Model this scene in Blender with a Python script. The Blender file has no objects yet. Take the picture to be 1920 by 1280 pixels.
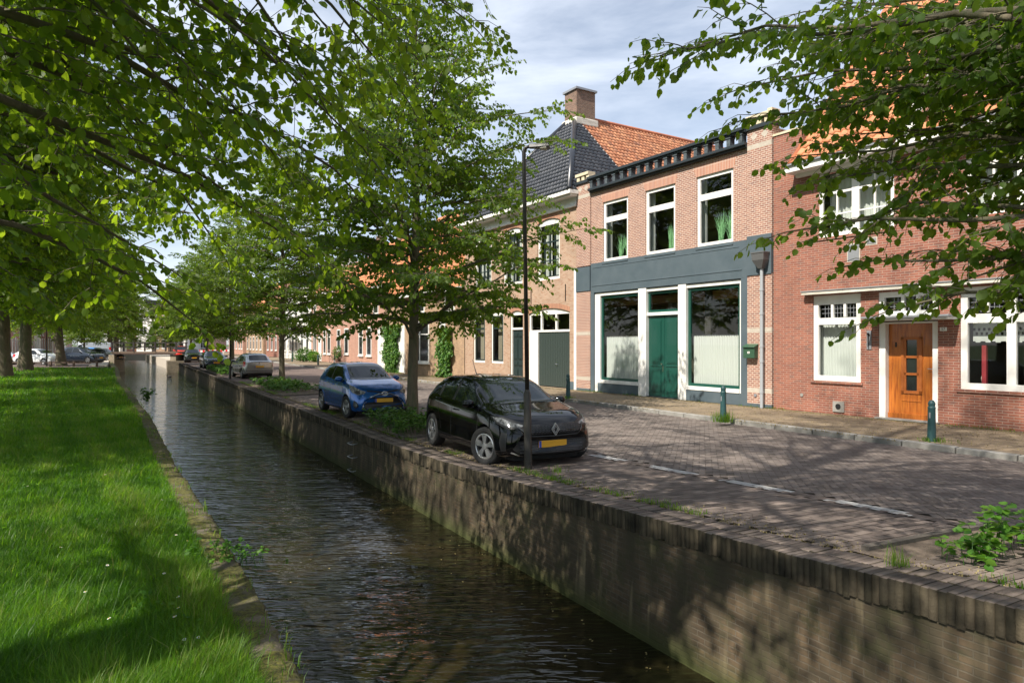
import bpy, bmesh, math, random
import numpy as np
from mathutils import Vector, Matrix
from mathutils.bvhtree import BVHTree
from mathutils.geometry import delaunay_2d_cdt
R = math.radians
C = bpy.context.scene.collection
sc = bpy.context.scene
# ---------------------------------------------------------------- camera
cd = bpy.data.cameras.new('camera'); cam = bpy.data.objects.new('camera', cd); C.objects.link(cam)
cam.location = (0, 0, 2.0); cam.rotation_euler = (R(90), 0, 0)
cd.sensor_width = 36; cd.lens = 24; cd.shift_y = 3/1920; cd.clip_start = .05; cd.clip_end = 2000
sc.camera = cam
# ---------------------------------------------------------------- sky, sun, exposure
SUN = Vector((-.737, -.705, 1.2)).normalized()
w = bpy.data.worlds.new('World'); sc.world = w; w.use_nodes = True
nt = w.node_tree; nt.nodes.clear()
def N(nt, t, **k):
    n = nt.nodes.new(t)
    for a, b in k.items(): setattr(n, a, b)
    return n
wo = N(nt, 'ShaderNodeOutputWorld'); bg = N(nt, 'ShaderNodeBackground')
sky = N(nt, 'ShaderNodeTexSky', sky_type='NISHITA'); sky.sun_disc = False
sky.sun_elevation = math.asin(SUN.z); sky.sun_rotation = math.atan2(SUN.x, SUN.y)
sky.air_density = 1.0; sky.dust_density = .8; sky.ozone_density = 1.2
tc = N(nt, 'ShaderNodeTexCoord'); mp = N(nt, 'ShaderNodeMapping'); mp.inputs['Scale'].default_value = (1.1, 1.1, 4.2)
mp.inputs['Rotation'].default_value = (.1, .25, .5)
nz = N(nt, 'ShaderNodeTexNoise'); nz.inputs['Scale'].default_value = 1.9; nz.inputs['Detail'].default_value = 9; nz.inputs['Roughness'].default_value = .58; nz.inputs['Distortion'].default_value = .35
rp = N(nt, 'ShaderNodeValToRGB'); rp.color_ramp.elements[0].position = .42; rp.color_ramp.elements[1].position = .72
mx = N(nt, 'ShaderNodeMix', data_type='RGBA'); mx.inputs['B'].default_value = (8.6, 9.2, 10.2, 1)
L = nt.links.new
L(tc.outputs['Generated'], mp.inputs[0]); L(mp.outputs[0], nz.inputs['Vector']); L(nz.outputs['Fac'], rp.inputs[0])
mm = N(nt, 'ShaderNodeMath', operation='MULTIPLY_ADD'); mm.inputs[1].default_value = .62; mm.inputs[2].default_value = .26
L(rp.outputs[0], mm.inputs[0]); L(mm.outputs[0], mx.inputs['Factor'])
L(sky.outputs[0], mx.inputs['A']); L(mx.outputs['Result'], bg.inputs[0]); L(bg.outputs[0], wo.inputs[0])
bg.inputs[1].default_value = .085
sl = bpy.data.lights.new('sun', 'SUN'); sl.energy = 5.0; sl.angle = R(.53); sl.color = (1, .93, .82)
so = bpy.data.objects.new('sun', sl); C.objects.link(so); so.rotation_euler = SUN.to_track_quat('Z', 'Y').to_euler(); so.location = (-20, -20, 40)
sc.view_settings.view_transform = 'Standard'; sc.view_settings.look = 'None'; sc.view_settings.exposure = 0.72; sc.view_settings.gamma = 1
sc.render.engine = 'CYCLES'
sc.cycles.max_bounces = 9; sc.cycles.diffuse_bounces = 5; sc.cycles.transparent_max_bounces = 12; sc.cycles.sample_clamp_indirect = 6
try: sc.cycles.use_denoising = True
except Exception: pass
# ---------------------------------------------------------------- helpers
rng = np.random.default_rng(7); random.seed(7)
def tag(o, label=None, cat=None, group=None, kind=None):
    if label: o['label'] = label
    if cat: o['category'] = cat
    if group: o['group'] = group
    if kind: o['kind'] = kind
    return o
def empty(name, loc=(0, 0, 0), rz=0, **k):
    o = bpy.data.objects.new(name, None); C.objects.link(o); o.location = loc; o.rotation_euler = (0, 0, rz); o.empty_display_size = .2
    return tag(o, **k)
class MB:
    def __init__(s): s.v = []; s.f = []; s.m = []
    def q(s, *pts, m=0):
        b = len(s.v); s.v += [tuple(p) for p in pts]; s.f.append(tuple(range(b, b+len(pts)))); s.m.append(m)
    def box(s, x0, x1, y0, y1, z0, z1, m=0):
        b = len(s.v); s.v += [(x, y, z) for z in (z0, z1) for y in (y0, y1) for x in (x0, x1)]
        for f in ((0, 2, 3, 1), (4, 5, 7, 6), (0, 1, 5, 4), (2, 6, 7, 3), (0, 4, 6, 2), (1, 3, 7, 5)):
            s.f.append(tuple(b+i for i in f)); s.m.append(m)
        return s
    def hexa(s, P, m=0):   # 8 points: bottom 4 ccw, top 4 ccw
        b = len(s.v); s.v += [tuple(p) for p in P]
        for f in ((3, 2, 1, 0), (4, 5, 6, 7), (0, 1, 5, 4), (1, 2, 6, 5), (2, 3, 7, 6), (3, 0, 4, 7)):
            s.f.append(tuple(b+i for i in f)); s.m.append(m)
    def tube(s, pts, rad, n=8, cap=True, m=0):
        pts = [Vector(p) for p in pts]; rad = rad if hasattr(rad, '__len__') else [rad]*len(pts)
        b = len(s.v); u = None
        for i, p in enumerate(pts):
            t = (pts[min(i+1, len(pts)-1)]-pts[max(i-1, 0)]).normalized()
            if u is None: u = t.orthogonal().normalized()
            else: u = (u-t*u.dot(t)).normalized()
            w = t.cross(u)
            for k in range(n):
                a = 2*math.pi*k/n; s.v.append(tuple(p+(u*math.cos(a)+w*math.sin(a))*rad[i]))
        for i in range(len(pts)-1):
            for k in range(n):
                s.f.append((b+i*n+k, b+i*n+(k+1) % n, b+(i+1)*n+(k+1) % n, b+(i+1)*n+k)); s.m.append(m)
        if cap:
            s.f.append(tuple(b+k for k in reversed(range(n)))); s.m.append(m)
            s.f.append(tuple(b+(len(pts)-1)*n+k for k in range(n))); s.m.append(m)
        return s
    def lathe(s, prof, c=(0, 0, 0), n=20, axis='z', m=0):
        b = len(s.v)
        for r, h in prof:
            for k in range(n):
                a = 2*math.pi*k/n; x, y = r*math.cos(a), r*math.sin(a)
                p = {'z': (x, y, h), 'y': (x, h, y), 'x': (h, x, y)}[axis]
                s.v.append((p[0]+c[0], p[1]+c[1], p[2]+c[2]))
        for i in range(len(prof)-1):
            for k in range(n):
                s.f.append((b+i*n+k, b+i*n+(k+1) % n, b+(i+1)*n+(k+1) % n, b+(i+1)*n+k)); s.m.append(m)
        return s
    def build(s, name, mats, parent=None, smooth=False, angle=None, bevel=0):
        me = bpy.data.meshes.new(name); me.from_pydata(s.v, [], s.f)
        if not isinstance(mats, (list, tuple)): mats = [mats]
        for m in mats: me.materials.append(m)
        me.polygons.foreach_set('material_index', s.m)
        me.update()
        if smooth:
            me.polygons.foreach_set('use_smooth', [True]*len(me.polygons))
            if angle: me.set_sharp_from_angle(angle=R(angle))
        o = bpy.data.objects.new(name, me); C.objects.link(o)
        if parent: o.parent = parent
        if bevel:
            b = o.modifiers.new('bevel', 'BEVEL'); b.width = bevel; b.segments = 2; b.limit_method = 'ANGLE'
        return o
def fastmesh(name, V, F, mats, parent=None, attr=None, smooth=False, mi=None):
    """V (n,3); F list of (m,k) int arrays"""
    me = bpy.data.meshes.new(name); V = np.asarray(V, np.float32)
    me.vertices.add(len(V)); me.vertices.foreach_set('co', V.ravel())
    F = [np.asarray(f, np.int32) for f in F if len(f)]
    nl = sum(f.size for f in F); npol = sum(len(f) for f in F)
    me.loops.add(nl); me.polygons.add(npol)
    me.loops.foreach_set('vertex_index', np.concatenate([f.ravel() for f in F]))
    tot = np.concatenate([np.full(len(f), f.shape[1], np.int32) for f in F])
    me.polygons.foreach_set('loop_start', np.concatenate([[0], np.cumsum(tot)[:-1]]).astype(np.int32))
    me.polygons.foreach_set('loop_total', tot)
    if smooth: me.polygons.foreach_set('use_smooth', np.ones(npol, bool))
    if mi is not None: me.polygons.foreach_set('material_index', np.asarray(mi, np.int32))
    for m in (mats if isinstance(mats, (list, tuple)) else [mats]): me.materials.append(m)
    if attr is not None:
        a = me.attributes.new('rnd', 'FLOAT', 'POINT'); a.data.foreach_set('value', np.asarray(attr, np.float32))
    me.update(calc_edges=True); me.validate()
    o = bpy.data.objects.new(name, me); C.objects.link(o)
    if parent: o.parent = parent
    return o
# ---------------------------------------------------------------- materials
def mat(name, col=(.5, .5, .5), rough=.6, metal=0, spec=.5, coat=0):
    m = bpy.data.materials.new(name); m.use_nodes = True; p = m.node_tree.nodes['Principled BSDF']
    p.inputs['Base Color'].default_value = (*col, 1); p.inputs['Roughness'].default_value = rough
    p.inputs['Metallic'].default_value = metal; p.inputs['Specular IOR Level'].default_value = spec
    p.inputs['Coat Weight'].default_value = coat; p.inputs['Coat Roughness'].default_value = .03
    return m
def P_(m): return m.node_tree.nodes['Principled BSDF']
def ramp(nt, pts):
    r = N(nt, 'ShaderNodeValToRGB'); e = r.color_ramp.elements
    while len(e) < len(pts): e.new(.5)
    for i, (p, c) in enumerate(pts): e[i].position = p; e[i].color = (*c, 1) if len(c) == 3 else c
    return r
def varied(name, c1, c2, scale=3, rough=.7, bump=.1, bscale=60, detail=6, stretch=(1, 1, 1), c3=None, **k):
    m = mat(name, c1, rough, **k); t = m.node_tree; l = t.links.new; p = P_(m)
    co = N(t, 'ShaderNodeTexCoord'); mp = N(t, 'ShaderNodeMapping'); mp.inputs['Scale'].default_value = stretch
    n = N(t, 'ShaderNodeTexNoise'); n.inputs['Scale'].default_value = scale; n.inputs['Detail'].default_value = detail; n.inputs['Roughness'].default_value = .62
    r = ramp(t, [(.32, c1), (.68, c2)] if c3 is None else [(.3, c1), (.5, c2), (.7, c3)])
    l(co.outputs['Object'], mp.inputs[0]); l(mp.outputs[0], n.inputs['Vector']); l(n.outputs['Fac'], r.inputs[0]); l(r.outputs[0], p.inputs['Base Color'])
    if bump:
        n2 = N(t, 'ShaderNodeTexNoise'); n2.inputs['Scale'].default_value = bscale; n2.inputs['Detail'].default_value = 4
        b = N(t, 'ShaderNodeBump'); b.inputs['Strength'].default_value = bump; b.inputs['Distance'].default_value = .02
        l(mp.outputs[0], n2.inputs['Vector']); l(n2.outputs['Fac'], b.inputs['Height']); l(b.outputs[0], p.inputs['Normal'])
    return m
def brick(name, c1, c2, mortar, w=.22, h=.061, joint=.006, rot=False, stain=.25, rough=.85, bias=0, offs=.5, c3=None, bump=.6, squash=1, sqf=2):
    m = mat(name, c1, rough); t = m.node_tree; l = t.links.new; p = P_(m)
    co = N(t, 'ShaderNodeTexCoord'); sx = N(t, 'ShaderNodeSeparateXYZ'); l(co.outputs['Object'], sx.inputs[0])
    ad = N(t, 'ShaderNodeMath', operation='ADD'); l(sx.outputs[0], ad.inputs[0]); l(sx.outputs[1], ad.inputs[1])
    cb = N(t, 'ShaderNodeCombineXYZ')
    if rot: l(sx.outputs[2], cb.inputs[0]); l(ad.outputs[0], cb.inputs[1])
    else: l(ad.outputs[0], cb.inputs[0]); l(sx.outputs[2], cb.inputs[1])
    b = N(t, 'ShaderNodeTexBrick', offset=offs, squash=squash, squash_frequency=sqf); b.inputs['Scale'].default_value = 1; b.inputs['Brick Width'].default_value = w
    b.inputs['Row Height'].default_value = h; b.inputs['Mortar Size'].default_value = joint; b.inputs['Mortar Smooth'].default_value = .25; b.inputs['Bias'].default_value = bias
    b.inputs['Color1'].default_value = (*c1, 1); b.inputs['Color2'].default_value = (*c2, 1); b.inputs['Mortar'].default_value = (*mortar, 1)
    l(cb.outputs[0], b.inputs['Vector'])
    n = N(t, 'ShaderNodeTexNoise'); n.inputs['Scale'].default_value = 1.3; n.inputs['Detail'].default_value = 8; n.inputs['Roughness'].default_value = .65; l(co.outputs['Object'], n.inputs['Vector'])
    r = ramp(t, [(.3, (1-stain,)*3), (.7, (1+stain*.25,)*3)]); l(n.outputs['Fac'], r.inputs[0])
    mu = N(t, 'ShaderNodeMix', data_type='RGBA', blend_type='MULTIPLY'); mu.inputs[0].default_value = 1
    last = b.outputs['Color']
    n3 = N(t, 'ShaderNodeTexNoise'); n3.inputs['Scale'].default_value = 9; n3.inputs['Detail'].default_value = 3
    mp = N(t, 'ShaderNodeMapping'); mp.inputs['Scale'].default_value = (.45, 1.7, 1); l(cb.outputs[0], mp.inputs[0]); l(mp.outputs[0], n3.inputs['Vector'])
    if c3:
        r3 = ramp(t, [(.54, (0, 0, 0)), (.62, (1, 1, 1))]); l(n3.outputs['Fac'], r3.inputs[0])
        iv = N(t, 'ShaderNodeMath', operation='SUBTRACT'); iv.inputs[0].default_value = 1; l(b.outputs['Fac'], iv.inputs[1])
        mq = N(t, 'ShaderNodeMath', operation='MULTIPLY'); l(iv.outputs[0], mq.inputs[0]); l(r3.outputs[0], mq.inputs[1])
        m3 = N(t, 'ShaderNodeMix', data_type='RGBA'); l(mq.outputs[0], m3.inputs[0]); l(last, m3.inputs['A']); m3.inputs['B'].default_value = (*c3, 1); last = m3.outputs['Result']
    l(last, mu.inputs['A']); l(r.outputs[0], mu.inputs['B']); l(mu.outputs['Result'], p.inputs['Base Color'])
    bp = N(t, 'ShaderNodeBump'); bp.inputs['Strength'].default_value = bump; bp.inputs['Distance'].default_value = .006; bp.invert = True
    l(b.outputs['Fac'], bp.inputs['Height']); l(bp.outputs[0], p.inputs['Normal'])
    return m
M = {}
M['red'] = brick('red_brick', (.32, .115, .072), (.24, .08, .054), (.38, .27, .21), joint=.007, c3=(.19, .09, .07), stain=.22)
M['pink'] = brick('pink_brick', (.37, .19, .135), (.27, .125, .092), (.62, .52, .43), w=.165, joint=.0085, c3=(.22, .11, .09), stain=.15)
M['pinkarch'] = brick('pink_brick_arch', (.46, .21, .13), (.36, .15, .10), (.62, .52, .43), rot=True, w=.4, h=.062, joint=.008, offs=0, stain=.1)
M['tan'] = brick('tan_brick', (.42, .285, .205), (.345, .23, .165), (.56, .43, .31), w=.17, h=.052, joint=.006, c3=(.30, .15, .09), stain=.2)
M['tan2'] = brick('yellow_brown_brick', (.42, .27, .15), (.33, .2, .12), (.5, .42, .32), w=.2, h=.06, joint=.006, c3=(.25, .15, .1), stain=.3)
M['rosy'] = brick('rosy_brick', (.46, .24, .17), (.38, .18, .13), (.55, .46, .38), stain=.2)
M['chim'] = brick('chimney_brick', (.24, .14, .10), (.17, .105, .075), (.30, .24, .19), c3=(.12, .08, .06), stain=.3)
M['greyb'] = brick('grey_plaster_brick', (.42, .38, .32), (.36, .32, .27), (.45, .42, .36), stain=.3)
M['white'] = varied('white_paint', (.80, .79, .76), (.70, .68, .64), 2.5, .45, .03)
M['whiteold'] = varied('weathered_white_paint', (.72, .69, .62), (.45, .41, .34), 3.5, .6, .1, stretch=(.6, .6, 3))
M['cream'] = varied('cream_stone', (.66, .58, .42), (.5, .42, .28), 5, .8, .2)
M['stone'] = varied('pale_stone', (.50, .45, .38), (.38, .33, .27), 5, .8, .1)
M['slate'] = varied('slate_blue_plaster', (.062, .088, .105), (.085, .112, .13), 1.6, .62, .12, 9)
M['slatec'] = varied('slate_blue_cornice', (.03, .04, .05), (.10, .12, .13), 14, .55, .1, 30)
M['slatedk'] = mat('dark_slate_paint', (.022, .03, .036), .45)
M['green'] = mat('dark_green_gloss_paint', (.008, .062, .045), .28, coat=.3)
M['greend'] = mat('greenish_black_paint', (.018, .032, .032), .4)
M['garage'] = mat('garage_green_paint', (.035, .05, .045), .5)
M['orange'] = varied('orange_tile', (.60, .20, .085), (.42, .13, .06), 2.2, .75, .1, c3=(.30, .11, .06))
M['otile'] = None
M['concrete'] = varied('grey_concrete', (.30, .29, .27), (.2, .19, .17), 4, .85, .25)
M['lead'] = mat('lead_grey', (.28, .29, .31), .45, .3)
M['pipe'] = mat('grey_pipe', (.33, .35, .37), .5)
M['hopper'] = mat('dark_grey_hopper', (.1, .1, .1), .5)
M['black'] = mat('black_metal', (.012, .013, .015), .4)
M['bollard'] = varied('green_bollard_paint', (.015, .06, .065), (.025, .075, .075), 12, .5, .1)
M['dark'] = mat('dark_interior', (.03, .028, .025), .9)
M['room'] = varied('room_plaster', (.26, .235, .18), (.19, .17, .13), 1, .9, 0)
M['roomwood'] = mat('room_wood_beam', (.22, .1, .035), .6)
M['wood'] = None
M['chrome'] = mat('chrome', (.75, .75, .75), .12, 1)
M['plantgreen'] = mat('green_grass_plant', (.22, .46, .22), .5)
M['curtain'] = mat('white_curtain', (.52, .545, .525), .9)
M['curtain'].node_tree.nodes['Principled BSDF'].inputs['Subsurface Weight'].default_value = 0
M['text'] = mat('black_lettering', (.02, .02, .02), .6)
M['blue'] = mat('blue_enamel', (.03, .06, .2), .4)
def glassmat(name, tint=(.93, .95, .93), refl=.07):
    m = bpy.data.materials.new(name); m.use_nodes = True; t = m.node_tree; t.nodes.clear(); l = t.links.new
    o = N(t, 'ShaderNodeOutputMaterial'); a = N(t, 'ShaderNodeBsdfTransparent'); a.inputs[0].default_value = (*tint, 1)
    g = N(t, 'ShaderNodeBsdfGlossy'); g.inputs['Roughness'].default_value = .02; fw = N(t, 'ShaderNodeLayerWeight'); fr = N(t, 'ShaderNodeMath', operation='POWER'); fr.inputs[1].default_value = 4; l(fw.outputs['Facing'], fr.inputs[0])
    ad = N(t, 'ShaderNodeMath', operation='ADD'); ad.inputs[1].default_value = refl; ad.use_clamp = True
    n = N(t, 'ShaderNodeTexNoise'); n.inputs['Scale'].default_value = 1.2; b = N(t, 'ShaderNodeBump'); b.inputs['Strength'].default_value = .05; b.inputs['Distance'].default_value = .05
    l(n.outputs[0], b.inputs['Height']); l(b.outputs[0], g.inputs['Normal'])
    mi = N(t, 'ShaderNodeMixShader'); l(fr.outputs[0], ad.inputs[0]); l(ad.outputs[0], mi.inputs[0]); l(a.outputs[0], mi.inputs[1]); l(g.outputs[0], mi.inputs[2]); l(mi.outputs[0], o.inputs[0])
    return m
M['glass'] = glassmat('window_glass')
M['gdark'] = mat('dark_window_glass', (.02, .024, .025), .06, spec=.7)
def woodmat():
    m = mat('varnished_orange_wood', (.5, .17, .02), .35, coat=.3); t = m.node_tree; l = t.links.new
    co = N(t, 'ShaderNodeTexCoord'); mp = N(t, 'ShaderNodeMapping'); mp.inputs['Scale'].default_value = (9, 9, .7)
    n = N(t, 'ShaderNodeTexNoise'); n.inputs['Scale'].default_value = 3; n.inputs['Detail'].default_value = 6
    r = ramp(t, [(.3, (.24, .06, .010)), (.5, (.40, .115, .016)), (.7, (.48, .16, .025))])
    l(co.outputs['Object'], mp.inputs[0]); l(mp.outputs[0], n.inputs[0]); l(n.outputs[0], r.inputs[0]); l(r.outputs[0], P_(m).inputs['Base Color'])
    return m
M['wood'] = woodmat()
def attrmat(name, pts, rough=.8, noise=.0, nscale=30, bump=.2, bscale=80, spec=.3):
    m = mat(name, pts[0][1], rough, spec=spec); t = m.node_tree; l = t.links.new; p = P_(m)
    a = N(t, 'ShaderNodeAttribute', attribute_name='rnd'); r = ramp(t, pts); l(a.outputs['Fac'], r.inputs[0])
    co = N(t, 'ShaderNodeTexCoord'); n = N(t, 'ShaderNodeTexNoise'); n.inputs['Scale'].default_value = nscale; n.inputs['Detail'].default_value = 6; l(co.outputs['Object'], n.inputs['Vector'])
    r2 = ramp(t, [(.3, (1-noise,)*3), (.7, (1+noise*.5,)*3)]); l(n.outputs['Fac'], r2.inputs[0])
    mu = N(t, 'ShaderNodeMix', data_type='RGBA', blend_type='MULTIPLY'); mu.inputs[0].default_value = 1
    l(r.outputs[0], mu.inputs['A']); l(r2.outputs[0], mu.inputs['B']); l(mu.outputs['Result'], p.inputs['Base Color'])
    if bump:
        n2 = N(t, 'ShaderNodeTexNoise'); n2.inputs['Scale'].default_value = bscale; l(co.outputs['Object'], n2.inputs['Vector'])
        b = N(t, 'ShaderNodeBump'); b.inputs['Strength'].default_value = bump; b.inputs['Distance'].default_value = .01
        l(n2.outputs['Fac'], b.inputs['Height']); l(b.outputs[0], p.inputs['Normal'])
    return m
M['otile'] = attrmat('orange_clay_tile', [(0, (.30, .115, .06)), (.35, (.44, .185, .10)), (.7, (.52, .245, .13)), (1, (.26, .12, .08))], .7, .3, 6)
M['ortile'] = attrmat('bright_orange_clay_tile', [(0, (.52, .20, .095)), (.5, (.58, .245, .115)), (1, (.48, .175, .085))], .65, .2, 6)
M['btile'] = attrmat('glazed_black_tile', [(0, (.022, .025, .032)), (.5, (.03, .033, .04)), (1, (.05, .053, .06))], .3, .2, 6, bump=.05, spec=.6)
M['road'] = attrmat('road_clinker', [(0, (.118, .098, .087)), (.3, (.155, .128, .113)), (.6, (.19, .158, .14)), (.85, (.145, .124, .113)), (1, (.235, .198, .175))], .8, .3, 2.5, .3, 120)
M['park'] = attrmat('parking_clinker', [(0, (.10, .082, .073)), (.35, (.145, .115, .10)), (.7, (.18, .145, .125)), (1, (.225, .18, .155))], .82, .35, 2.5, .35, 120)
M['cope'] = attrmat('coping_brick', [(0, (.032, .027, .016)), (.4, (.052, .043, .027)), (.8, (.078, .063, .04)), (1, (.11, .088, .056))], .9, .7, 5, .6, 70)
M['whitebrick'] = varied('white_paving_brick', (.46, .46, .45), (.34, .33, .32), 8, .8, .2)
M['mortar'] = varied('sandy_joint', (.055, .045, .036), (.085, .072, .05), 6, .95, .3)
def leafmat(name, cols, trans, tw=.55, rough=.5, vein=False):
    m = bpy.data.materials.new(name); m.use_nodes = True; t = m.node_tree; l = t.links.new; p = P_(m); o = t.nodes['Material Output']
    a = N(t, 'ShaderNodeAttribute', attribute_name='rnd'); n = len(cols)
    r = ramp(t, [(i/(n-1), c) for i, c in enumerate(cols)]); l(a.outputs['Fac'], r.inputs[0]); l(r.outputs[0], p.inputs['Base Color'])
    p.inputs['Roughness'].default_value = rough; p.inputs['Specular IOR Level'].default_value = .3
    r2 = ramp(t, [(i/(n-1), c) for i, c in enumerate(trans)]); l(a.outputs['Fac'], r2.inputs[0])
    tr = N(t, 'ShaderNodeBsdfTranslucent'); l(r2.outputs[0], tr.inputs[0])
    mi = N(t, 'ShaderNodeMixShader'); mi.inputs[0].default_value = tw; l(p.outputs[0], mi.inputs[1]); l(tr.outputs[0], mi.inputs[2]); l(mi.outputs[0], o.inputs[0])
    return m
M['leaf'] = leafmat('lime_leaf', [(.04, .08, .010), (.065, .115, .013), (.10, .155, .018)], [(.21, .36, .012), (.32, .48, .018), (.42, .56, .025)])
M['leafy'] = leafmat('young_lime_leaf', [(.04, .085, .014), (.065, .125, .018), (.11, .17, .028)], [(.17, .31, .015), (.27, .42, .02), (.38, .52, .03)])
M['ivy'] = leafmat('ivy_leaf', [(.03, .09, .015), (.06, .15, .02), (.12, .22, .04)], [(.08, .2, .02), (.14, .3, .03), (.2, .36, .05)], .3)
M['herb'] = leafmat('herb_leaf', [(.04, .12, .015), (.07, .18, .02), (.12, .25, .03)], [(.12, .3, .02), (.2, .42, .03), (.3, .5, .05)], .4)
M['grass'] = leafmat('grass_blade', [(.035, .10, .006), (.055, .145, .009), (.095, .185, .014), (.16, .18, .045)], [(.13, .34, .008), (.20, .45, .012), (.30, .54, .025), (.4, .42, .1)], .5, .45)
M['dry'] = leafmat('dry_grass', [(.16, .13, .05), (.26, .21, .09), (.34, .28, .13)], [(.2, .16, .05), (.3, .24, .09), (.4, .3, .12)], .3, .6)
M['bark'] = varied('lime_bark', (.075, .062, .042), (.15, .125, .085), 5, .9, .9, 30, stretch=(1.6, 1.6, .3), c3=(.07, .085, .04))
M['barkold'] = varied('old_lime_bark', (.06, .05, .033), (.13, .105, .07), 4, .9, 1, 16, stretch=(1.3, 1.3, .35), c3=(.08, .09, .035))
M['soil'] = varied('bed_soil', (.10, .075, .055), (.17, .13, .10), 9, .95, .8, 40)
M['turf'] = varied('turf_base', (.03, .065, .012), (.05, .10, .018), 6, .95, .6, 40)
# ---------------------------------------------------------------- frames of the place
TH = R(32.4); D0 = 17.08
NV = Vector((math.cos(TH), math.sin(TH), 0)); XV = Vector((math.sin(TH), -math.cos(TH), 0))     # into the houses, along them to the right
def W(u, D, z=0): return NV*D+XV*u+Vector((0, 0, z))
RZ = math.atan2(XV.y, XV.x)
Q0 = np.array([.29, 9.225]); DQ = np.array([-.492, .8706]); NQ = np.array([.8706, .492])          # quay edge, along it, across it
TS = [-30, -9, -5.8, -4.2, -2, 0, 3.2, 7, 13.5, 300]; TZ = [.5, .45, .36, .25, .15, .06, -.06, -.12, -.10, -.10]
def sa(s, a):
    s = np.asarray(s, float); a = np.asarray(a, float)
    return Q0[0]+DQ[0]*s+NQ[0]*a, Q0[1]+DQ[1]*s+NQ[1]*a
def gz(X, Y):
    X = np.asarray(X, float); Y = np.asarray(Y, float)
    s = (X-Q0[0])*DQ[0]+(Y-Q0[1])*DQ[1]; Dq = 5.19+.051*s; D = X*NV.x+Y*NV.y
    k = np.clip((D-Dq)/np.maximum(13.8-Dq, .5), 0, 1)
    return (1-k)*np.interp(s, TS, TZ)+k*-.02
def ksa(s):   # kerb distance a at station s
    return np.where(s < 36, 8.45+0*s, 8.45+0*s)
def SA(s, a, dz=0):
    X, Y = sa(s, a); return Vector((float(X), float(Y), float(gz(X, Y))+dz))
RQ = math.atan2(-DQ[1], -DQ[0])      # local +x towards the viewer's right along the quay
WZ = -1.15
# ---------------------------------------------------------------- ground sheets
def grid_sa(name, s0, s1, ns, a0, a1, na, dz, m, kind='structure', clampz=None):
    S, A = np.meshgrid(np.linspace(s0, s1, ns), np.linspace(a0, a1, na)); X, Y = sa(S, A); Z = gz(X, Y)+dz
    if clampz is not None: Z = Z*0+clampz
    V = np.stack([X.ravel(), Y.ravel(), Z.ravel()], 1); i = np.arange(ns*na).reshape(na, ns)
    F = np.stack([i[:-1, :-1].ravel(), i[1:, :-1].ravel(), i[1:, 1:].ravel(), i[:-1, 1:].ravel()], 1)[:, ::-1]
    o = fastmesh(name, V, [F], m); tag(o, kind=kind); return o
def pavemat(name, c1, c2, mort, rz, w, h):
    m = brick(name, c1, c2, mort, w=w, h=h, joint=.012, stain=.35, bump=.5); t = m.node_tree; l = t.links.new
    b = [n for n in t.nodes if n.type == 'TEX_BRICK'][0]; co = [n for n in t.nodes if n.type == 'TEX_COORD'][0]
    mp = N(t, 'ShaderNodeMapping'); mp.inputs['Rotation'].default_value = (0, 0, rz); l(co.outputs['Object'], mp.inputs[0]); l(mp.outputs[0], b.inputs['Vector'])
    return m
M['roadfar'] = pavemat('far_road_clinker', (.18, .13, .11), (.14, .10, .088), (.07, .055, .045), -RQ+R(45), .2, .1)
M['walk'] = pavemat('sidewalk_clinker', (.26, .19, .13), (.18, .135, .10), (.20, .16, .09), -RZ, .2, .065)
# ground out to the horizon, well below canal bed level under the canal and flush behind the houses
g = MB(); g.q((-1500, -1500, -1.9), (1500, -1500, -1.9), (1500, 1500, -1.9), (-1500, 1500, -1.9)); tag(g.build('ground', M['turf']), kind='structure')
grid_sa('street', -30, 140, 240, .4, 8.5, 14, -.012, M['mortar'])
grid_sa('street_far_paving', 28, 140, 120, 2.6, 8.45, 8, -.004, M['roadfar'])
grid_sa('backyard_ground', -60, 400, 8, 8.6, 420, 6, 0, M['turf'], clampz=-.09)
def brickfield(name, cs, ca, ls, wa, ang, m, lift=.004, jitter=.0015, white=None):
    """flat bricks centred at (cs,ca) in quay coordinates; ls/wa half sizes along local axes, ang rotation"""
    n = len(cs); c, s_ = np.cos(ang), np.sin(ang); out = []
    rz = rng.random(n)*jitter
    for sx, sy in ((-1, -1), (1, -1), (1, 1), (-1, 1)):
        ds = sx*ls*c-sy*wa*s_; da = sx*ls*s_+sy*wa*c; X, Y = sa(cs+ds, ca+da)
        out.append(np.stack([X, Y, gz(X, Y)+lift+rz+(rng.random(n)-.5)*jitter], 1))
    V = np.stack(out, 1).reshape(-1, 3); F = np.arange(n*4).reshape(n, 4)[:, ::-1]
    return fastmesh(name, V, [F], m, attr=np.repeat(rng.random(n), 4), mi=white)
# road: herringbone clinkers 0.2 x 0.1 at 45 degrees to the kerb
Wd = .1; n = 2; hs, ha, hr = [], [], []
for a in range(-420, 420):
    for b in range(-160, 160):
        for k in (0, 1):
            if k == 0: x, y = a+b*2*n+n/2, a+.5
            else: x, y = a+b*2*n+n+.5, a+1-n/2
            x *= Wd; y *= Wd; u, v = (x-y)*.70711, (x+y)*.70711
            if -11 < u < 28.2 and 2.72 < v < 8.38: hs.append(u); ha.append(v); hr.append(-math.pi/4 if k == 0 else math.pi/4)
hs, ha, hr = map(np.array, (hs, ha, hr))
tag(brickfield('road', hs, ha, .0965, .0465, hr+0*math.pi/2, M['road']), kind='structure')
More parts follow.
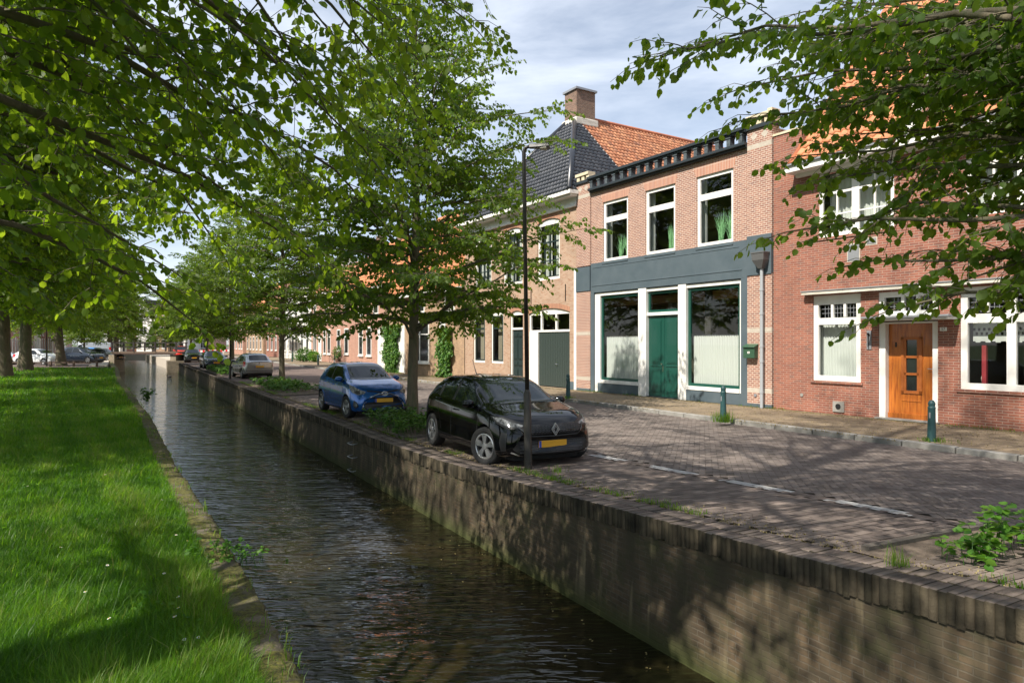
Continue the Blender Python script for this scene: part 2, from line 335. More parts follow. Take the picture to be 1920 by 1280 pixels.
# two edging rows with the white bricks of the parking dashes
cs, ca, wh = [], [], []
for r_ in range(2):
    for i in range(-55, 200):
        s_ = i*.208+.1*r_; cs.append(s_); ca.append(2.505+.104*r_)
        f = ((s_-.62+.08*r_) % 1.62); wh.append(1 if (f > .70 and s_ < 30) else 0)
ed = brickfield('parking_line', np.array(cs), np.array(ca), .1, .048, np.zeros(len(cs)), [M['park'], M['whitebrick']], white=wh); tag(ed, kind='structure')
cs, ca = [], []
for i in range(-105, 290):
    for j in range(10):
        cs.append(i*.105); ca.append(.56+j*.205+(.1 if i % 2 else 0))
cs = np.array(cs); ca = np.array(ca); k = ca < 2.42
tag(brickfield('parking_strip', cs[k], ca[k], .0485, .099, np.zeros(k.sum()), M['park'], jitter=.003), kind='structure')
grid_sa('parking_far', 30.3, 140, 100, .46, 2.46, 4, -.003, M['roadfar'])
# kerb and sidewalk
def kerb():
    b = MB()
    for i in range(-28, 130):
        s0, s1 = i+.012, i+.988; j = random.uniform(-.006, .006)
        def p(s, a, z): X, Y = sa(s, a); return (X, Y, z+j)
        b.hexa([p(s1, 8.42, -.15), p(s0, 8.42, -.15), p(s0, 8.56, -.15), p(s1, 8.56, -.15), p(s1, 8.425, .09), p(s0, 8.425, .09), p(s0, 8.56, .1), p(s1, 8.56, .1)])
    return b.build('kerb', M['concrete'], bevel=.012)
M['concrete2'] = M['concrete']; tag(kerb(), kind='structure')
def sheet(name, pts, m, z=None):
    b = MB(); b.q(*[(x, y, z if z is not None else zz) for x, y, zz in pts]); return tag(b.build(name, m), kind='structure')
p0, p1 = sa(-30, 8.56), sa(140, 8.56)
far = sa(140, 16)
near = W(30, 19); sheet('sidewalk', [(float(p0[0]), float(p0[1]), 0), (near.x+6, near.y-6, 0), (W(-30, 22).x, W(-30, 22).y, 0), (float(far[0]), float(far[1]), 0), (float(p1[0]), float(p1[1]), 0)], M['walk'], .092)
# ---------------------------------------------------------------- canal water
def water():
    m = mat('canal_water', (.022, .020, .009), .02, spec=.5); p = P_(m); p.inputs['IOR'].default_value = 1.45; t = m.node_tree; l = t.links.new
    co = N(t, 'ShaderNodeTexCoord')
    def ns(sc_, det, rot, dist=0):
        mp = N(t, 'ShaderNodeMapping'); mp.inputs['Scale'].default_value = sc_; mp.inputs['Rotation'].default_value = (0, 0, rot)
        n = N(t, 'ShaderNodeTexNoise'); n.inputs['Scale'].default_value = 1; n.inputs['Detail'].default_value = det; n.inputs['Distortion'].default_value = dist
        l(co.outputs['Object'], mp.inputs[0]); l(mp.outputs[0], n.inputs['Vector']); return n.outputs['Fac']
    a = ns((1.5, 6.2, 1), 1.5, R(3), .5); b = ns((3.6, 13, 1), 1.5, R(-9), .5); c = ns((.8, 1.7, 1), 2, 0)
    ad = N(t, 'ShaderNodeMath', operation='MULTIPLY_ADD'); l(a, ad.inputs[0]); ad.inputs[1].default_value = 1.5; l(b, ad.inputs[2])
    mu = N(t, 'ShaderNodeMath', operation='MULTIPLY'); l(ad.outputs[0], mu.inputs[0]); l(c, mu.inputs[1])
    bp = N(t, 'ShaderNodeBump'); bp.inputs['Strength'].default_value = .8; bp.inputs['Distance'].default_value = .045
    l(mu.outputs[0], bp.inputs['Height']); l(bp.outputs[0], p.inputs['Normal'])
    n = ns((.5, .5, 1), 4, 0); r = ramp(t, [(.35, (.008, .008, .003)), (.6, (.020, .015, .006)), (.75, (.011, .014, .004))]); l(n, r.inputs[0]); l(r.outputs[0], p.inputs['Base Color'])
    b_ = MB(); A = [sa(s, .3) for s in (-14, 170)]; B = [sa(s, -9) for s in (170, -14)]
    b_.q(*[(float(x), float(y), WZ) for x, y in A+B]); return b_.build('water', m)
tag(water(), kind='structure')
# ---------------------------------------------------------------- quay wall on the street side
def wallmat(name):
    m = brick(name, (.17, .115, .065), (.105, .073, .043), (.17, .14, .10), w=.19, h=.054, joint=.006, stain=.6, c3=(.09, .065, .04), bump=1)
    t = m.node_tree; l = t.links.new; p = P_(m); src = p.inputs['Base Color'].links[0].from_socket
    co = N(t, 'ShaderNodeTexCoord'); mp = N(t, 'ShaderNodeMapping'); mp.inputs['Scale'].default_value = (3.2, 3.2, .55)
    n = N(t, 'ShaderNodeTexNoise'); n.inputs['Scale'].default_value = 1; n.inputs['Detail'].default_value = 7; l(co.outputs['Object'], mp.inputs[0]); l(mp.outputs[0], n.inputs['Vector'])
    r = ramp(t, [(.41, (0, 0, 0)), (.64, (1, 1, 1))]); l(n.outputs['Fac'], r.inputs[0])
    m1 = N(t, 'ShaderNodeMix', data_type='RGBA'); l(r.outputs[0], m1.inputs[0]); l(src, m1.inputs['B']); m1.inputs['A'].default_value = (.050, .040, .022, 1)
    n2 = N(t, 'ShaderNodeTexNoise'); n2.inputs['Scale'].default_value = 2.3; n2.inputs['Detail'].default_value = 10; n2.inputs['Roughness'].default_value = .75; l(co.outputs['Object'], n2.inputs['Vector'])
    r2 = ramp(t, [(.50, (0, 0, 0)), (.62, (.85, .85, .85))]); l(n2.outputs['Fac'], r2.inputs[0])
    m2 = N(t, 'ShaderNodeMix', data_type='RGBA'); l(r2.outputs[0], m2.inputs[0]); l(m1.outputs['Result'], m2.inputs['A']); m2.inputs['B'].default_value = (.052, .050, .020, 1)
    # pale lime runs, and green algae just above the water
    mp3 = N(t, 'ShaderNodeMapping'); mp3.inputs['Scale'].default_value = (1.6, 1.6, .12); n3 = N(t, 'ShaderNodeTexNoise'); n3.inputs['Scale'].default_value = 3; n3.inputs['Detail'].default_value = 5
    l(co.outputs['Object'], mp3.inputs[0]); l(mp3.outputs[0], n3.inputs['Vector']); r3 = ramp(t, [(.60, (0, 0, 0)), (.70, (.7, .7, .7))]); l(n3.outputs['Fac'], r3.inputs[0])
    m3 = N(t, 'ShaderNodeMix', data_type='RGBA'); l(r3.outputs[0], m3.inputs[0]); l(m2.outputs['Result'], m3.inputs['A']); m3.inputs['B'].default_value = (.21, .17, .10, 1)
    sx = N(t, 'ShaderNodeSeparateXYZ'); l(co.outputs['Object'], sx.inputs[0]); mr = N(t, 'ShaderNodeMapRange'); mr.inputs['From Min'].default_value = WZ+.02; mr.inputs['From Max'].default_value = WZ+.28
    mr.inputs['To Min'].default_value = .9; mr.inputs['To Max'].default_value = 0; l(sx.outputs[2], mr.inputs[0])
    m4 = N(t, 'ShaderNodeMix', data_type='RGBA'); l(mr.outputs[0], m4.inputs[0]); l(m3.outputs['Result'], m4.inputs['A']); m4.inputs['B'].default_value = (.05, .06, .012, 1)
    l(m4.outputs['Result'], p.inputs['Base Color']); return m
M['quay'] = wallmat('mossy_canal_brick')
# wall built in a local frame: x along the quay towards the viewer's right, y into the street
qr = empty('quay_wall', (Q0[0], Q0[1], 0), RQ, label='long mossy brown brick canal wall below the parked cars', cat='wall')
def local_wall():
    S = np.concatenate([np.arange(-13, 30, .1), np.arange(30, 84, 1.0)]); rows = [(-.2, 0), (-.21, .003), (-.30, .004), (-.6, 0), (-1.0, -.03), (-1.35, -.05), (-2, -.06)]
    V = []; 
    for i, (h, o) in enumerate(rows):
        z = np.interp(S, TS, TZ)
        zz = z+h if i < 3 else z*(1-i/6)+h
        off = o+.012+(rng.random(len(S))-.5)*(.012 if i else .02)
        V.append(np.stack([-S, off, zz], 1))
    n_ = len(S); V = np.concatenate(V); i = np.arange(n_*len(rows)).reshape(len(rows), n_)
    F = np.stack([i[:-1, :-1].ravel(), i[1:, :-1].ravel(), i[1:, 1:].ravel(), i[:-1, 1:].ravel()], 1)
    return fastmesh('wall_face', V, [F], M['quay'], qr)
local_wall()
def coping():
    V = []; F = []; At = []; MI = []
    for s in np.arange(-12.5, 74, .0585):
        z = float(np.interp(s, TS, TZ))
        for row in range(2):
            if row == 1 and s > 40: continue
            pass
            a0 = -.004+random.uniform(-.012, .008) if row == 0 else .225; a1 = .215 if row == 0 else .45
            h = .205+random.uniform(-.012, .012) if row == 0 else .06
            zt = z+.004+random.uniform(-.006, .004)-(.0 if row == 0 else .002); w = .0262 if s < 40 else .032; b = len(V); t = random.uniform(-.004, .004)
            ch = .004+random.random()*.007
            for zz, aa, bb in ((zt-h, a0+ch*.3, a1), (zt-ch, a0, a1), (zt, a0+ch, a1)):
                for x, y in ((-s-w, aa), (-s+w, aa), (-s+w, bb), (-s-w, bb)): V.append((x+t, y, zz))
            for f in ((0, 1, 5, 4), (1, 2, 6, 5), (2, 3, 7, 6), (3, 0, 4, 7), (4, 5, 9, 8), (5, 6, 10, 9), (6, 7, 11, 10), (7, 4, 8, 11), (8, 9, 10, 11)): F.append([b+k for k in f])
            At += [random.random()]*12; MI += [0]*8+[1]
    return fastmesh('coping_bricks', V, [np.array(F)], [M['cope'], M['park']], qr, attr=At, mi=MI)
coping()
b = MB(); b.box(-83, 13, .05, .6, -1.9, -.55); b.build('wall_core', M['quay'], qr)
# abutment pier and far part of the street-side wall
b = MB()
b.hexa([(*map(float, sa(75, -1.0)), -1.9), (*map(float, sa(73.2, -1.0)), -1.9), (*map(float, sa(73.2, 1)), -1.9), (*map(float, sa(75, 1)), -1.9),
        (*map(float, sa(75, -1.0)), .1), (*map(float, sa(73.2, -1.0)), .1), (*map(float, sa(73.2, 1)), .1), (*map(float, sa(75, 1)), .1)])
tag(b.build('bridge_pier', varied('pier_stone', (.30, .25, .18), (.2, .165, .12), 4, .85, .2)), 'pale stone pier at the street end of the footbridge', 'pier')
b = MB(); a = [(-.1, 76), (-.9, 100), (-1.8, 130)]
for i in range(2):
    (x0, s0), (x1, s1) = a[i], a[i+1]
    P0, P1 = sa(s0, x0), sa(s1, x1); E0, E1 = sa(s0, 1.5), sa(s1, 1.5)
    b.hexa([(P1[0], P1[1], -1.9), (P0[0], P0[1], -1.9), (E0[0], E0[1], -1.9), (E1[0], E1[1], -1.9), (P1[0], P1[1], .02), (P0[0], P0[1], .02), (E0[0], E0[1], .02), (E1[0], E1[1], .02)])
tag(b.build('far_quay_wall', M['stone']), 'pale canal wall curving left beyond the footbridge', 'wall')
# iron rungs in the wall
s_l = 8.3
lr = empty('wall_ladder', SA(s_l, 0), RQ, label='three iron climbing rungs set in the canal wall', cat='ladder')
for zz in (-.30, -.62, -.94):
    b = MB(); b.tube([(-.19, .03, zz+.02), (-.19, -.10, zz), (-.15, -.13, zz), (.15, -.13, zz), (.19, -.10, zz), (.19, .03, zz+.02)], .011, 8); b.build('rung', M['lead'], lr, smooth=True)
# ---------------------------------------------------------------- left bank
LE = np.array([(.6, 1.2), (-.35, 2.6), (-1.13, 3.747), (-2.04, 5.32), (-3.14, 7.22), (-5.49, 11.12), (-10.06, 18.96), (-21.4, 37.5), (-32.2, 55.8), (-42.7, 73)])
LY = [-20, 3.7, 7.2, 11, 19, 37, 60]; LZ = [.2, .15, .1, .05, 0, -.04, -.05]
def gl(X, Y): return np.interp(Y, LY, LZ)
def edgeX(Y): return np.interp(Y, LE[:, 1], LE[:, 0])
ext = np.array([(3.0, -2.5), *LE.tolist(), (-100, 168)])
def bank():
    ys = np.concatenate([np.linspace(-12, 30, 140), np.linspace(31, 57.5, 50)]); off = np.concatenate([np.linspace(.30, 12, 60), np.linspace(13, 60, 24)])
    V = []
    ex = np.interp(ys, [-12, *ext[:, 1]], [9, *ext[:, 0]])
    for y, x in zip(ys, ex):
        X = x-off*1.15; bump = .02*np.sin(X*2.1+y*.7)+.02*np.sin(y*1.7-X*.9)
        V.append(np.stack([X, np.full_like(X, y), gl(X, y)+bump*np.clip(off-.5, 0, 1)-.03], 1))
    n0, n1 = len(ys), len(off); V = np.concatenate(V); i = np.arange(n0*n1).reshape(n0, n1)
    F = np.stack([i[:-1, :-1].ravel(), i[1:, :-1].ravel(), i[1:, 1:].ravel(), i[:-1, 1:].ravel()], 1)
    return fastmesh('grass_bank', V, [F], M['turf'])
tag(bank(), kind='structure')
def mossmat():
    m = varied('mossy_stone', (.085, .07, .052), (.15, .125, .095), 5, .95, .7, 45); t = m.node_tree; l = t.links.new; p = P_(m); src = p.inputs['Base Color'].links[0].from_socket
    co = N(t, 'ShaderNodeTexCoord'); n = N(t, 'ShaderNodeTexNoise'); n.inputs['Scale'].default_value = 3.1; n.inputs['Detail'].default_value = 9; n.inputs['Roughness'].default_value = .7
    l(co.outputs['Object'], n.inputs['Vector']); r = ramp(t, [(.40, (0, 0, 0)), (.50, (1, 1, 1))]); l(n.outputs['Fac'], r.inputs[0])
    n2 = N(t, 'ShaderNodeTexNoise'); n2.inputs['Scale'].default_value = 30; r2 = ramp(t, [(.35, (.045, .042, .010)), (.65, (.11, .105, .018))]); l(co.outputs['Object'], n2.inputs['Vector']); l(n2.outputs['Fac'], r2.inputs[0])
    mx = N(t, 'ShaderNodeMix', data_type='RGBA'); l(r.outputs[0], mx.inputs[0]); l(src, mx.inputs['A']); l(r2.outputs[0], mx.inputs['B']); l(mx.outputs['Result'], p.inputs['Base Color']); return m
M['moss'] = mossmat()
def leftwall():
    P = ext[1:-1]; d = np.concatenate([[0], np.cumsum(np.hypot(*np.diff(P, axis=0).T))]); t = np.concatenate([np.arange(0, 22, .06), np.arange(22, d[-1], .5)])
    x = np.interp(t, d, P[:, 0]); y = np.interp(t, d, P[:, 1]); tx = np.gradient(x); ty = np.gradient(y); ln = np.hypot(tx, ty); nx, ny = ty/ln, -tx/ln   # towards the water
    prof = [(-.42, -.12), (-.42, -.01), (-.34, .012), (-.22, .02), (-.10, .015), (-.02, .0), (.01, -.05), (0, -.2), (.01, -.5), (.03, -.9), (.04, -2)]
    V = []
    for o, h in prof:
        j = (rng.random(len(t))-.5); k = np.convolve(rng.random(len(t))-.5, np.ones(7)/7, 'same')
        oo = o+(.03*j+.07*k if h > -.3 else .02*j); zz = np.interp(y, LY, LZ)+h+(.022*j+.05*k if -.1 < h else 0)
        V.append(np.stack([x+nx*oo, y+ny*oo, zz], 1))
    n_ = len(t); V = np.concatenate(V); i = np.arange(n_*len(prof)).reshape(len(prof), n_)
    F = np.stack([i[:-1, :-1].ravel(), i[1:, :-1].ravel(), i[1:, 1:].ravel(), i[:-1, 1:].ravel()], 1)
    o = fastmesh('bank_wall', V, [F], M['moss'], smooth=True); return tag(o, 'low mossy stone retaining wall edging the lawn', 'wall')
leftwall()
# parking square behind the lawn
sheet('parking_square', [(-120, 57, 0), (-34.0, 57, 0), (-43.1, 73, 0), (-99, 168, 0), (-250, 168, 0), (-250, 57, 0)], M['roadfar'], -.02)
sheet('far_street', [(-260, 130, 0), (-60, 130, 0), (80, 210, 0), (80, 420, 0), (-320, 420, 0)], M['roadfar'], -.035)
b = MB(); P = [(-43.3, 73.2), (-47.6, 80), (-100, 170)]
for (x0, y0), (x1, y1) in zip(P[:-1], P[1:]): b.hexa([(x1, y1, -1.9), (x1-.5, y1, -1.9), (x0-.5, y0, -1.9), (x0, y0, -1.9), (x1, y1, .02), (x1-.5, y1, .02), (x0-.5, y0, .02), (x0, y0, .02)])
tag(b.build('left_far_wall', M['stone']), 'pale quay wall left of the canal beyond the lawn', 'wall')
b = MB(); b.box(-112, -52, 129.6, 130.2, -1.9, -.04); tag(b.build('canal_end_wall', M['stone']), 'low pale wall closing the canal far behind the footbridge', 'wall')
# raised quay stones near the bridge on the left
b = MB()
P = [(-35.6, 60.0), (-39.6, 67), (-43.4, 73.5)]
for (x0, y0), (x1, y1) in zip(P[:-1], P[1:]): b.hexa([(x1-1.6, y1, -1), (x0-1.6, y0, -1), (x0+.0, y0, -1), (x1+.0, y1, -1), (x1-1.6, y1, .12), (x0-1.6, y0, .04), (x0, y0, .04), (x1, y1, .12)])
tag(b.build('stone_quay', M['stone']), 'raised stone quay edge between the blue car and the canal', 'quay')
# ---------------------------------------------------------------- footbridge
M['pierst'] = varied('brown_pier_stone', (.30, .25, .18), (.2, .165, .12), 4, .85, .2)
M['deckm'] = mat('brown_bridge_deck', (.14, .095, .065), .8)
br = empty('footbridge', (-42.6, 73, 0), 0, label='small footbridge with dark rail across the canal', cat='bridge')
b = MB(); b.box(-.3, 6.9, 0, 2.2, .92, 1.06); b.build('deck', M['deckm'], br)
b = MB(); b.box(-.1, 6.7, -.06, .0, .80, .92); b.build('beam', mat('dark_bridge_steel', (.06, .035, .025), .6), br)
M['rail'] = mat('dark_rail_paint', (.028, .022, .022), .5)
for yy in (-.05, 2.15):
    b = MB(); b.box(-.3, 6.9, yy, yy+.07, 1.98, 2.07); b.box(-.3, 6.9, yy, yy+.05, 1.55, 1.63)
    b.build('handrail', M['rail'], br)
    for xx in (-.15, 2.15, 4.45, 6.7): b = MB(); b.box(xx-.07, xx+.07, yy-.03, yy+.1, 1.1, 2.12); b.build('rail_post', M['rail'], br)
for xx in (-.6, 6.0): b = MB(); b.box(xx, xx+.6, .1, 2.1, -1.9, .74); b.build('abutment', M['pierst'], br)
# ---------------------------------------------------------------- building helpers
def wall_panel(mb, x0, x1, z0, z1, holes=(), y=0, rev=.14, m=0, mr=None, top=None):
    """front wall in the plane y with rectangular or segmental-arched openings; holes (hx0,hx1,hz0,hz1,rise)"""
    mr = m if mr is None else mr
    xs = sorted({x0, x1, *[h[0] for h in holes], *[h[1] for h in holes]}); zs = sorted({z0, z1, *[h[2] for h in holes], *[h[3] for h in holes]})
    for i in range(len(xs)-1):
        for j in range(len(zs)-1):
            cx, cz = (xs[i]+xs[i+1])/2, (zs[j]+zs[j+1])/2
            if cx < x0 or cx > x1 or cz < z0 or cz > z1: continue
            if any(h[0] < cx < h[1] and h[2] < cz < h[3] for h in holes): continue
            mb.q((xs[i], y, zs[j]), (xs[i+1], y, zs[j]), (xs[i+1], y, zs[j+1]), (xs[i], y, zs[j+1]), m=m)
    for h in holes:
        a, b, c, d = h[:4]; r = h[4] if len(h) > 4 else 0; Y = y+rev
        mb.q((a, y, c), (a, y, d-r), (a, Y, d-r), (a, Y, c), m=mr); mb.q((b, y, c), (b, Y, c), (b, Y, d-r), (b, y, d-r), m=mr); mb.q((a, y, c), (a, Y, c), (b, Y, c), (b, y, c), m=mr)
        if r:
            pts = arch(a, b, d-r, r)
            for (xa, za), (xb, zb) in zip(pts[:-1], pts[1:]):
                mb.q((xa, y, za), (xb, y, zb), (xb, y, d), (xa, y, d), m=m); mb.q((xa, y, za), (xa, Y, za), (xb, Y, zb), (xb, y, zb), m=mr)
        else: mb.q((a, y, d), (b, y, d), (b, Y, d), (a, Y, d), m=mr)
def arch(a, b, z, r, n=10):
    c = (b-a)/2; Rr = (c*c+r*r)/(2*r); out = []
    for i in range(n+1):
        x = a+(b-a)*i/n; dx = x-(a+b)/2; out.append((x, z+r-Rr+math.sqrt(Rr*Rr-dx*dx)))
    return out
def window(parent, x0, x1, z0, z1, y, fr=.07, vs=(), hs=(), th=.022, mf='white', mg='glass', dep=.06, sill=None, rise=0, mbar=None, name='window', leaded=None, lab=None):
    """frame ring plus bars; vs/hs positions of mullions and transoms as (pos, half width)"""
    b = MB(); m = M[mf]
    b.box(x0, x0+fr, y, y+dep, z0, z1-rise); b.box(x1-fr, x1, y, y+dep, z0, z1-rise); b.box(x0+fr, x1-fr, y, y+dep, z0, z0+fr)
    if rise:
        pts = arch(x0, x1, z1-rise, rise)
        for (xa, za), (xb, zb) in zip(pts[:-1], pts[1:]):
            b.hexa([(xa, y, z1-rise-fr), (xb, y, z1-rise-fr), (xb, y+dep, z1-rise-fr), (xa, y+dep, z1-rise-fr), (xa, y, za-.002), (xb, y, zb-.002), (xb, y+dep, zb-.002), (xa, y+dep, za-.002)])
        z1 = z1-rise
    else: b.box(x0+fr, x1-fr, y, y+dep, z1-fr, z1)
    mats = [m]
    if mbar: mats.append(M[mbar])
    k = 1 if mbar else 0
    for h in hs:
        p, w_ = h[:2]; b.box(x0+fr, x1-fr, y+.004, y+dep-.004, p-w_, p+w_, m=k if len(h) < 3 else 0)
    for v in vs:
        p, w_ = v[:2]; za, zb = (v[2], v[3]) if len(v) > 3 else (z0+fr, z1-fr); b.box(p-w_, p+w_, y+.002, y+dep-.002, za, zb, m=k)
    f = b.build(name, mats, parent)
    if lab: f['label'] = lab
    g = MB(); yy = y+dep*.6; g.q((x0+fr*.5, yy, z0+fr*.5), (x1-fr*.5, yy, z0+fr*.5), (x1-fr*.5, yy, z1-fr*.5), (x0+fr*.5, yy, z1-fr*.5)); g.build('pane', M[mg], f)
    if leaded:
        b = MB()
        for a, b_, c, d in leaded:
            for i in range(1, 3): xx = a+(b_-a)*i/3; b.box(xx-.006, xx+.006, y+dep*.45, y+dep*.55, c, d)
            for i in range(1, 3): zz = c+(d-c)*i/3; b.box(a, b_, y+dep*.44, y+dep*.54, zz-.006, zz+.006)
        b.build('lead_bars', M['lead'], f)
    if sill:
        b = MB(); b.box(x0-.06, x1+.06, y-sill[0], y+.02, z0-sill[1], z0); b.build('sill', M[sill[2]], f, bevel=.004)
    return f
def curtain(parent, x0, x1, z0, z1, y, amp=.03, per=.10, m='curtain', name='curtain'):
    n = int((x1-x0)/.012); V = []; ph = 0
    for i in range(n+1):
        x = x0+(x1-x0)*i/n; ph += .012/per*2*math.pi*random.uniform(.6, 1.5)
        for k, z in enumerate((z0, z0+(z1-z0)*.5, z1)): V.append((x, y+amp*(1-.35*k)*math.sin(ph+.25*k), z))
    F = [(i*3+k, i*3+3+k, i*3+4+k, i*3+1+k) for i in range(n) for k in (0, 1)]
    me = bpy.data.meshes.new(name); me.from_pydata(V, [], F); me.materials.append(M[m]); me.polygons.foreach_set('use_smooth', [True]*len(F))
    o = bpy.data.objects.new(name, me); C.objects.link(o); o.parent = parent; return o
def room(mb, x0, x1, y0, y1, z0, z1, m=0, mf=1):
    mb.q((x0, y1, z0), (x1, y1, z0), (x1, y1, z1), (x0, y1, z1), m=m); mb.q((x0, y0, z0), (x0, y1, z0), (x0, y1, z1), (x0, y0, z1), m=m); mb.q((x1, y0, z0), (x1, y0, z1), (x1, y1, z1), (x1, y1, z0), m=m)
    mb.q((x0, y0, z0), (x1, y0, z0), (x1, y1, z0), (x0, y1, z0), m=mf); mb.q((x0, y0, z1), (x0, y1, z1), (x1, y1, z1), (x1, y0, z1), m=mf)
def tiles(parent, name, m, P0, U, V, x_lo, x_hi, length, pu=.225, pv=.31, lo_m=None):
    """pantile surface: P0 origin at the eave, U along it, V up the slope; x_lo/x_hi give the width at slope distance v"""
    P0, U, V = Vector(P0), Vector(U).normalized(), Vector(V).normalized(); Nn = U.cross(V).normalized()
    verts = []; faces = []; at = []
    prof = [(0, .0), (.2, .030), (.4, .042), (.6, .024), (.8, -.008), (1, 0)]
    for r in range(int(length/pv)+1):
        v0 = r*pv; v1 = min(v0+pv+.03, length)
        if v1 <= v0: break
        a, b_ = x_lo(v0), x_hi(v0)
        c0, c1 = math.floor(a/pu), math.ceil(b_/pu)
        for c in range(c0, c1):
            rv = random.random(); base = len(verts); jj = random.uniform(-.004, .006)
            for vv, lift in ((v0, .045), (v1, .012)):
                for px_, h in prof:
                    x = (c+px_)*pu; x = max(x_lo(vv), min(x_hi(vv), x)); verts.append(tuple(P0+U*x+V*vv+Nn*(h+lift+jj)))
            for h0 in range(5): faces.append((base+h0, base+h0+1, base+7+h0, base+6+h0)); at += []
            # front lip
            for h0 in range(5):
                p = Vector(verts[base+h0])-Nn*.035; q = Vector(verts[base+h0+1])-Nn*.035; k = len(verts); verts.append(tuple(p)); verts.append(tuple(q)); faces.append((k, k+1, base+h0+1, base+h0))
            at += [rv]*(len(verts)-base)
    return fastmesh(name, verts, [np.array(faces)], m, parent, attr=at, smooth=False)
def text(parent, s, size, loc, rot, m, name='lettering', ext=.002):
    cu = bpy.data.curves.new(name, 'FONT'); cu.body = s; cu.size = size; cu.align_x = 'CENTER'; cu.align_y = 'CENTER'; cu.extrude = ext
    tmp = bpy.data.objects.new(name+'_src', cu); C.objects.link(tmp); dg = bpy.context.evaluated_depsgraph_get(); me = bpy.data.meshes.new_from_object(tmp.evaluated_get(dg))
    bpy.data.objects.remove(tmp); me.materials.clear(); me.materials.append(m); o = bpy.data.objects.new(name, me); C.objects.link(o); o.location = loc; o.rotation_euler = rot; o.parent = parent; return o
FL = .1
# ================================================================ shop house with slate blue band
U0 = -21.95; rt = empty('shop_house', W(U0, D0, FL), RZ, label='pink brick shop house with a slate blue band and green double doors', cat='house')
def X(u): return u-U0
def Z(z): return z-FL
wa = X(-12.72)
b = MB()
up = [(X(-20.36), X(-18.94), Z(5.13), Z(7.42)), (X(-18.02), X(-16.58), Z(5.13), Z(7.42)), (X(-15.63), X(-14.15), Z(5.13), Z(7.42))]
wall_panel(b, X(-21.07), X(-13.58), Z(5.12), Z(7.96), up, rev=.12)
for (a, c) in ((0, X(-21.07)), (X(-13.58), wa)):     # corner pilasters stand proud
    b.box(a, c, -.06, .3, Z(5.06), Z(7.79)); b.box(a, c, -.06, .3, Z(7.93), Z(8.36)); b.box(a, c, -.06, .3, Z(.67), Z(2.32)); b.box(a, c, -.06, .3, Z(2.45), Z(4.06)); b.box(a, c, -.06, .3, Z(.2), Z(.53))
b.q((0, .3, 0), (0, 9, 0), (0, 9, Z(8.2)), (0, .3, Z(8.2))); b.q((wa, .3, 0), (wa, .3, Z(8.3)), (wa, 9, Z(8.3)), (wa, 9, 0)); b.q((0, 9, 0), (wa, 9, 0), (wa, 9, Z(8.2)), (0, 9, Z(8.2)))
b.q((0, .3, Z(7.95)), (wa, .3, Z(7.95)), (wa, 9, Z(7.95)), (0, 9, Z(7.95)))
b.build('wall', M['pink'], rt)
b = MB()
for x0, x1, z0, z1 in up: b.hexa([(x0-.02, -.004, z1+.0), (x1+.02, -.004, z1), (x1+.02, .02, z1), (x0-.02, .02, z1), (x0-.16, -.004, z1+.40), (x1+.16, -.004, z1+.40), (x1+.16, .02, z1+.40), (x0-.16, .02, z1+.40)])
b.build('window_arch', M['pinkarch'], rt)
b = MB()
for (a, c) in ((0, X(-21.07)), (X(-13.58), wa)):
    b.box(a, c, -.063, .3, Z(7.79), Z(7.93)); b.box(a, c, -.063, .3, Z(2.32), Z(2.45)); b.box(a, c, -.063, .3, Z(.53), Z(.67))
    cx = (a+c)/2
    for s in (-.19, .19):
        b.hexa([(cx+s, -.064, Z(8.04)), (cx+s+.13, -.064, Z(8.16)), (cx+s, -.064, Z(8.28)), (cx+s-.13, -.064, Z(8.16)), (cx+s, -.05, Z(8.04)), (cx+s+.13, -.05, Z(8.16)), (cx+s, -.05, Z(8.28)), (cx+s-.13, -.05, Z(8.16))])
b.build('stone_band', M['stone'], rt)
# slate blue fascia band, jambs and plinth round the shopfront
ox0, ox1 = X(-20.88), X(-13.84)
b = MB()
b.box(X(-21.07), X(-13.58), -.03, .12, Z(3.97), Z(5.12)); b.box(0, X(-21.07), -.09, .3, Z(4.06), Z(5.02)); b.box(X(-13.58), wa, -.09, .3, Z(4.02), Z(5.20))
b.box(X(-21.12), ox0, -.035, .12, 0, Z(3.97)); b.box(ox1, X(-13.56), -.035, .12, 0, Z(3.97))
b.box(X(-20.69), X(-18.38), -.0, .12, 0, Z(.46)); b.box(X(-16.09), ox1, -.0, .12, 0, Z(.46)); b.box(0, X(-21.12), -.065, .3, 0, Z(.2)); b.box(X(-13.56), wa, -.065, .3, 0, Z(.2))
b.box(X(-21.0), X(-13.8), -.045, -.03, Z(4.22), Z(4.26)); b.box(X(-20.95), X(-13.9), -.042, -.03, Z(4.93), Z(4.95))
for x0, x1, z0, z1 in up: b.box(x0-.02, x1+.02, -.05, .1, z0-.10, z0-.001)
b.build('slate_band', M['slate'], rt, bevel=.008)
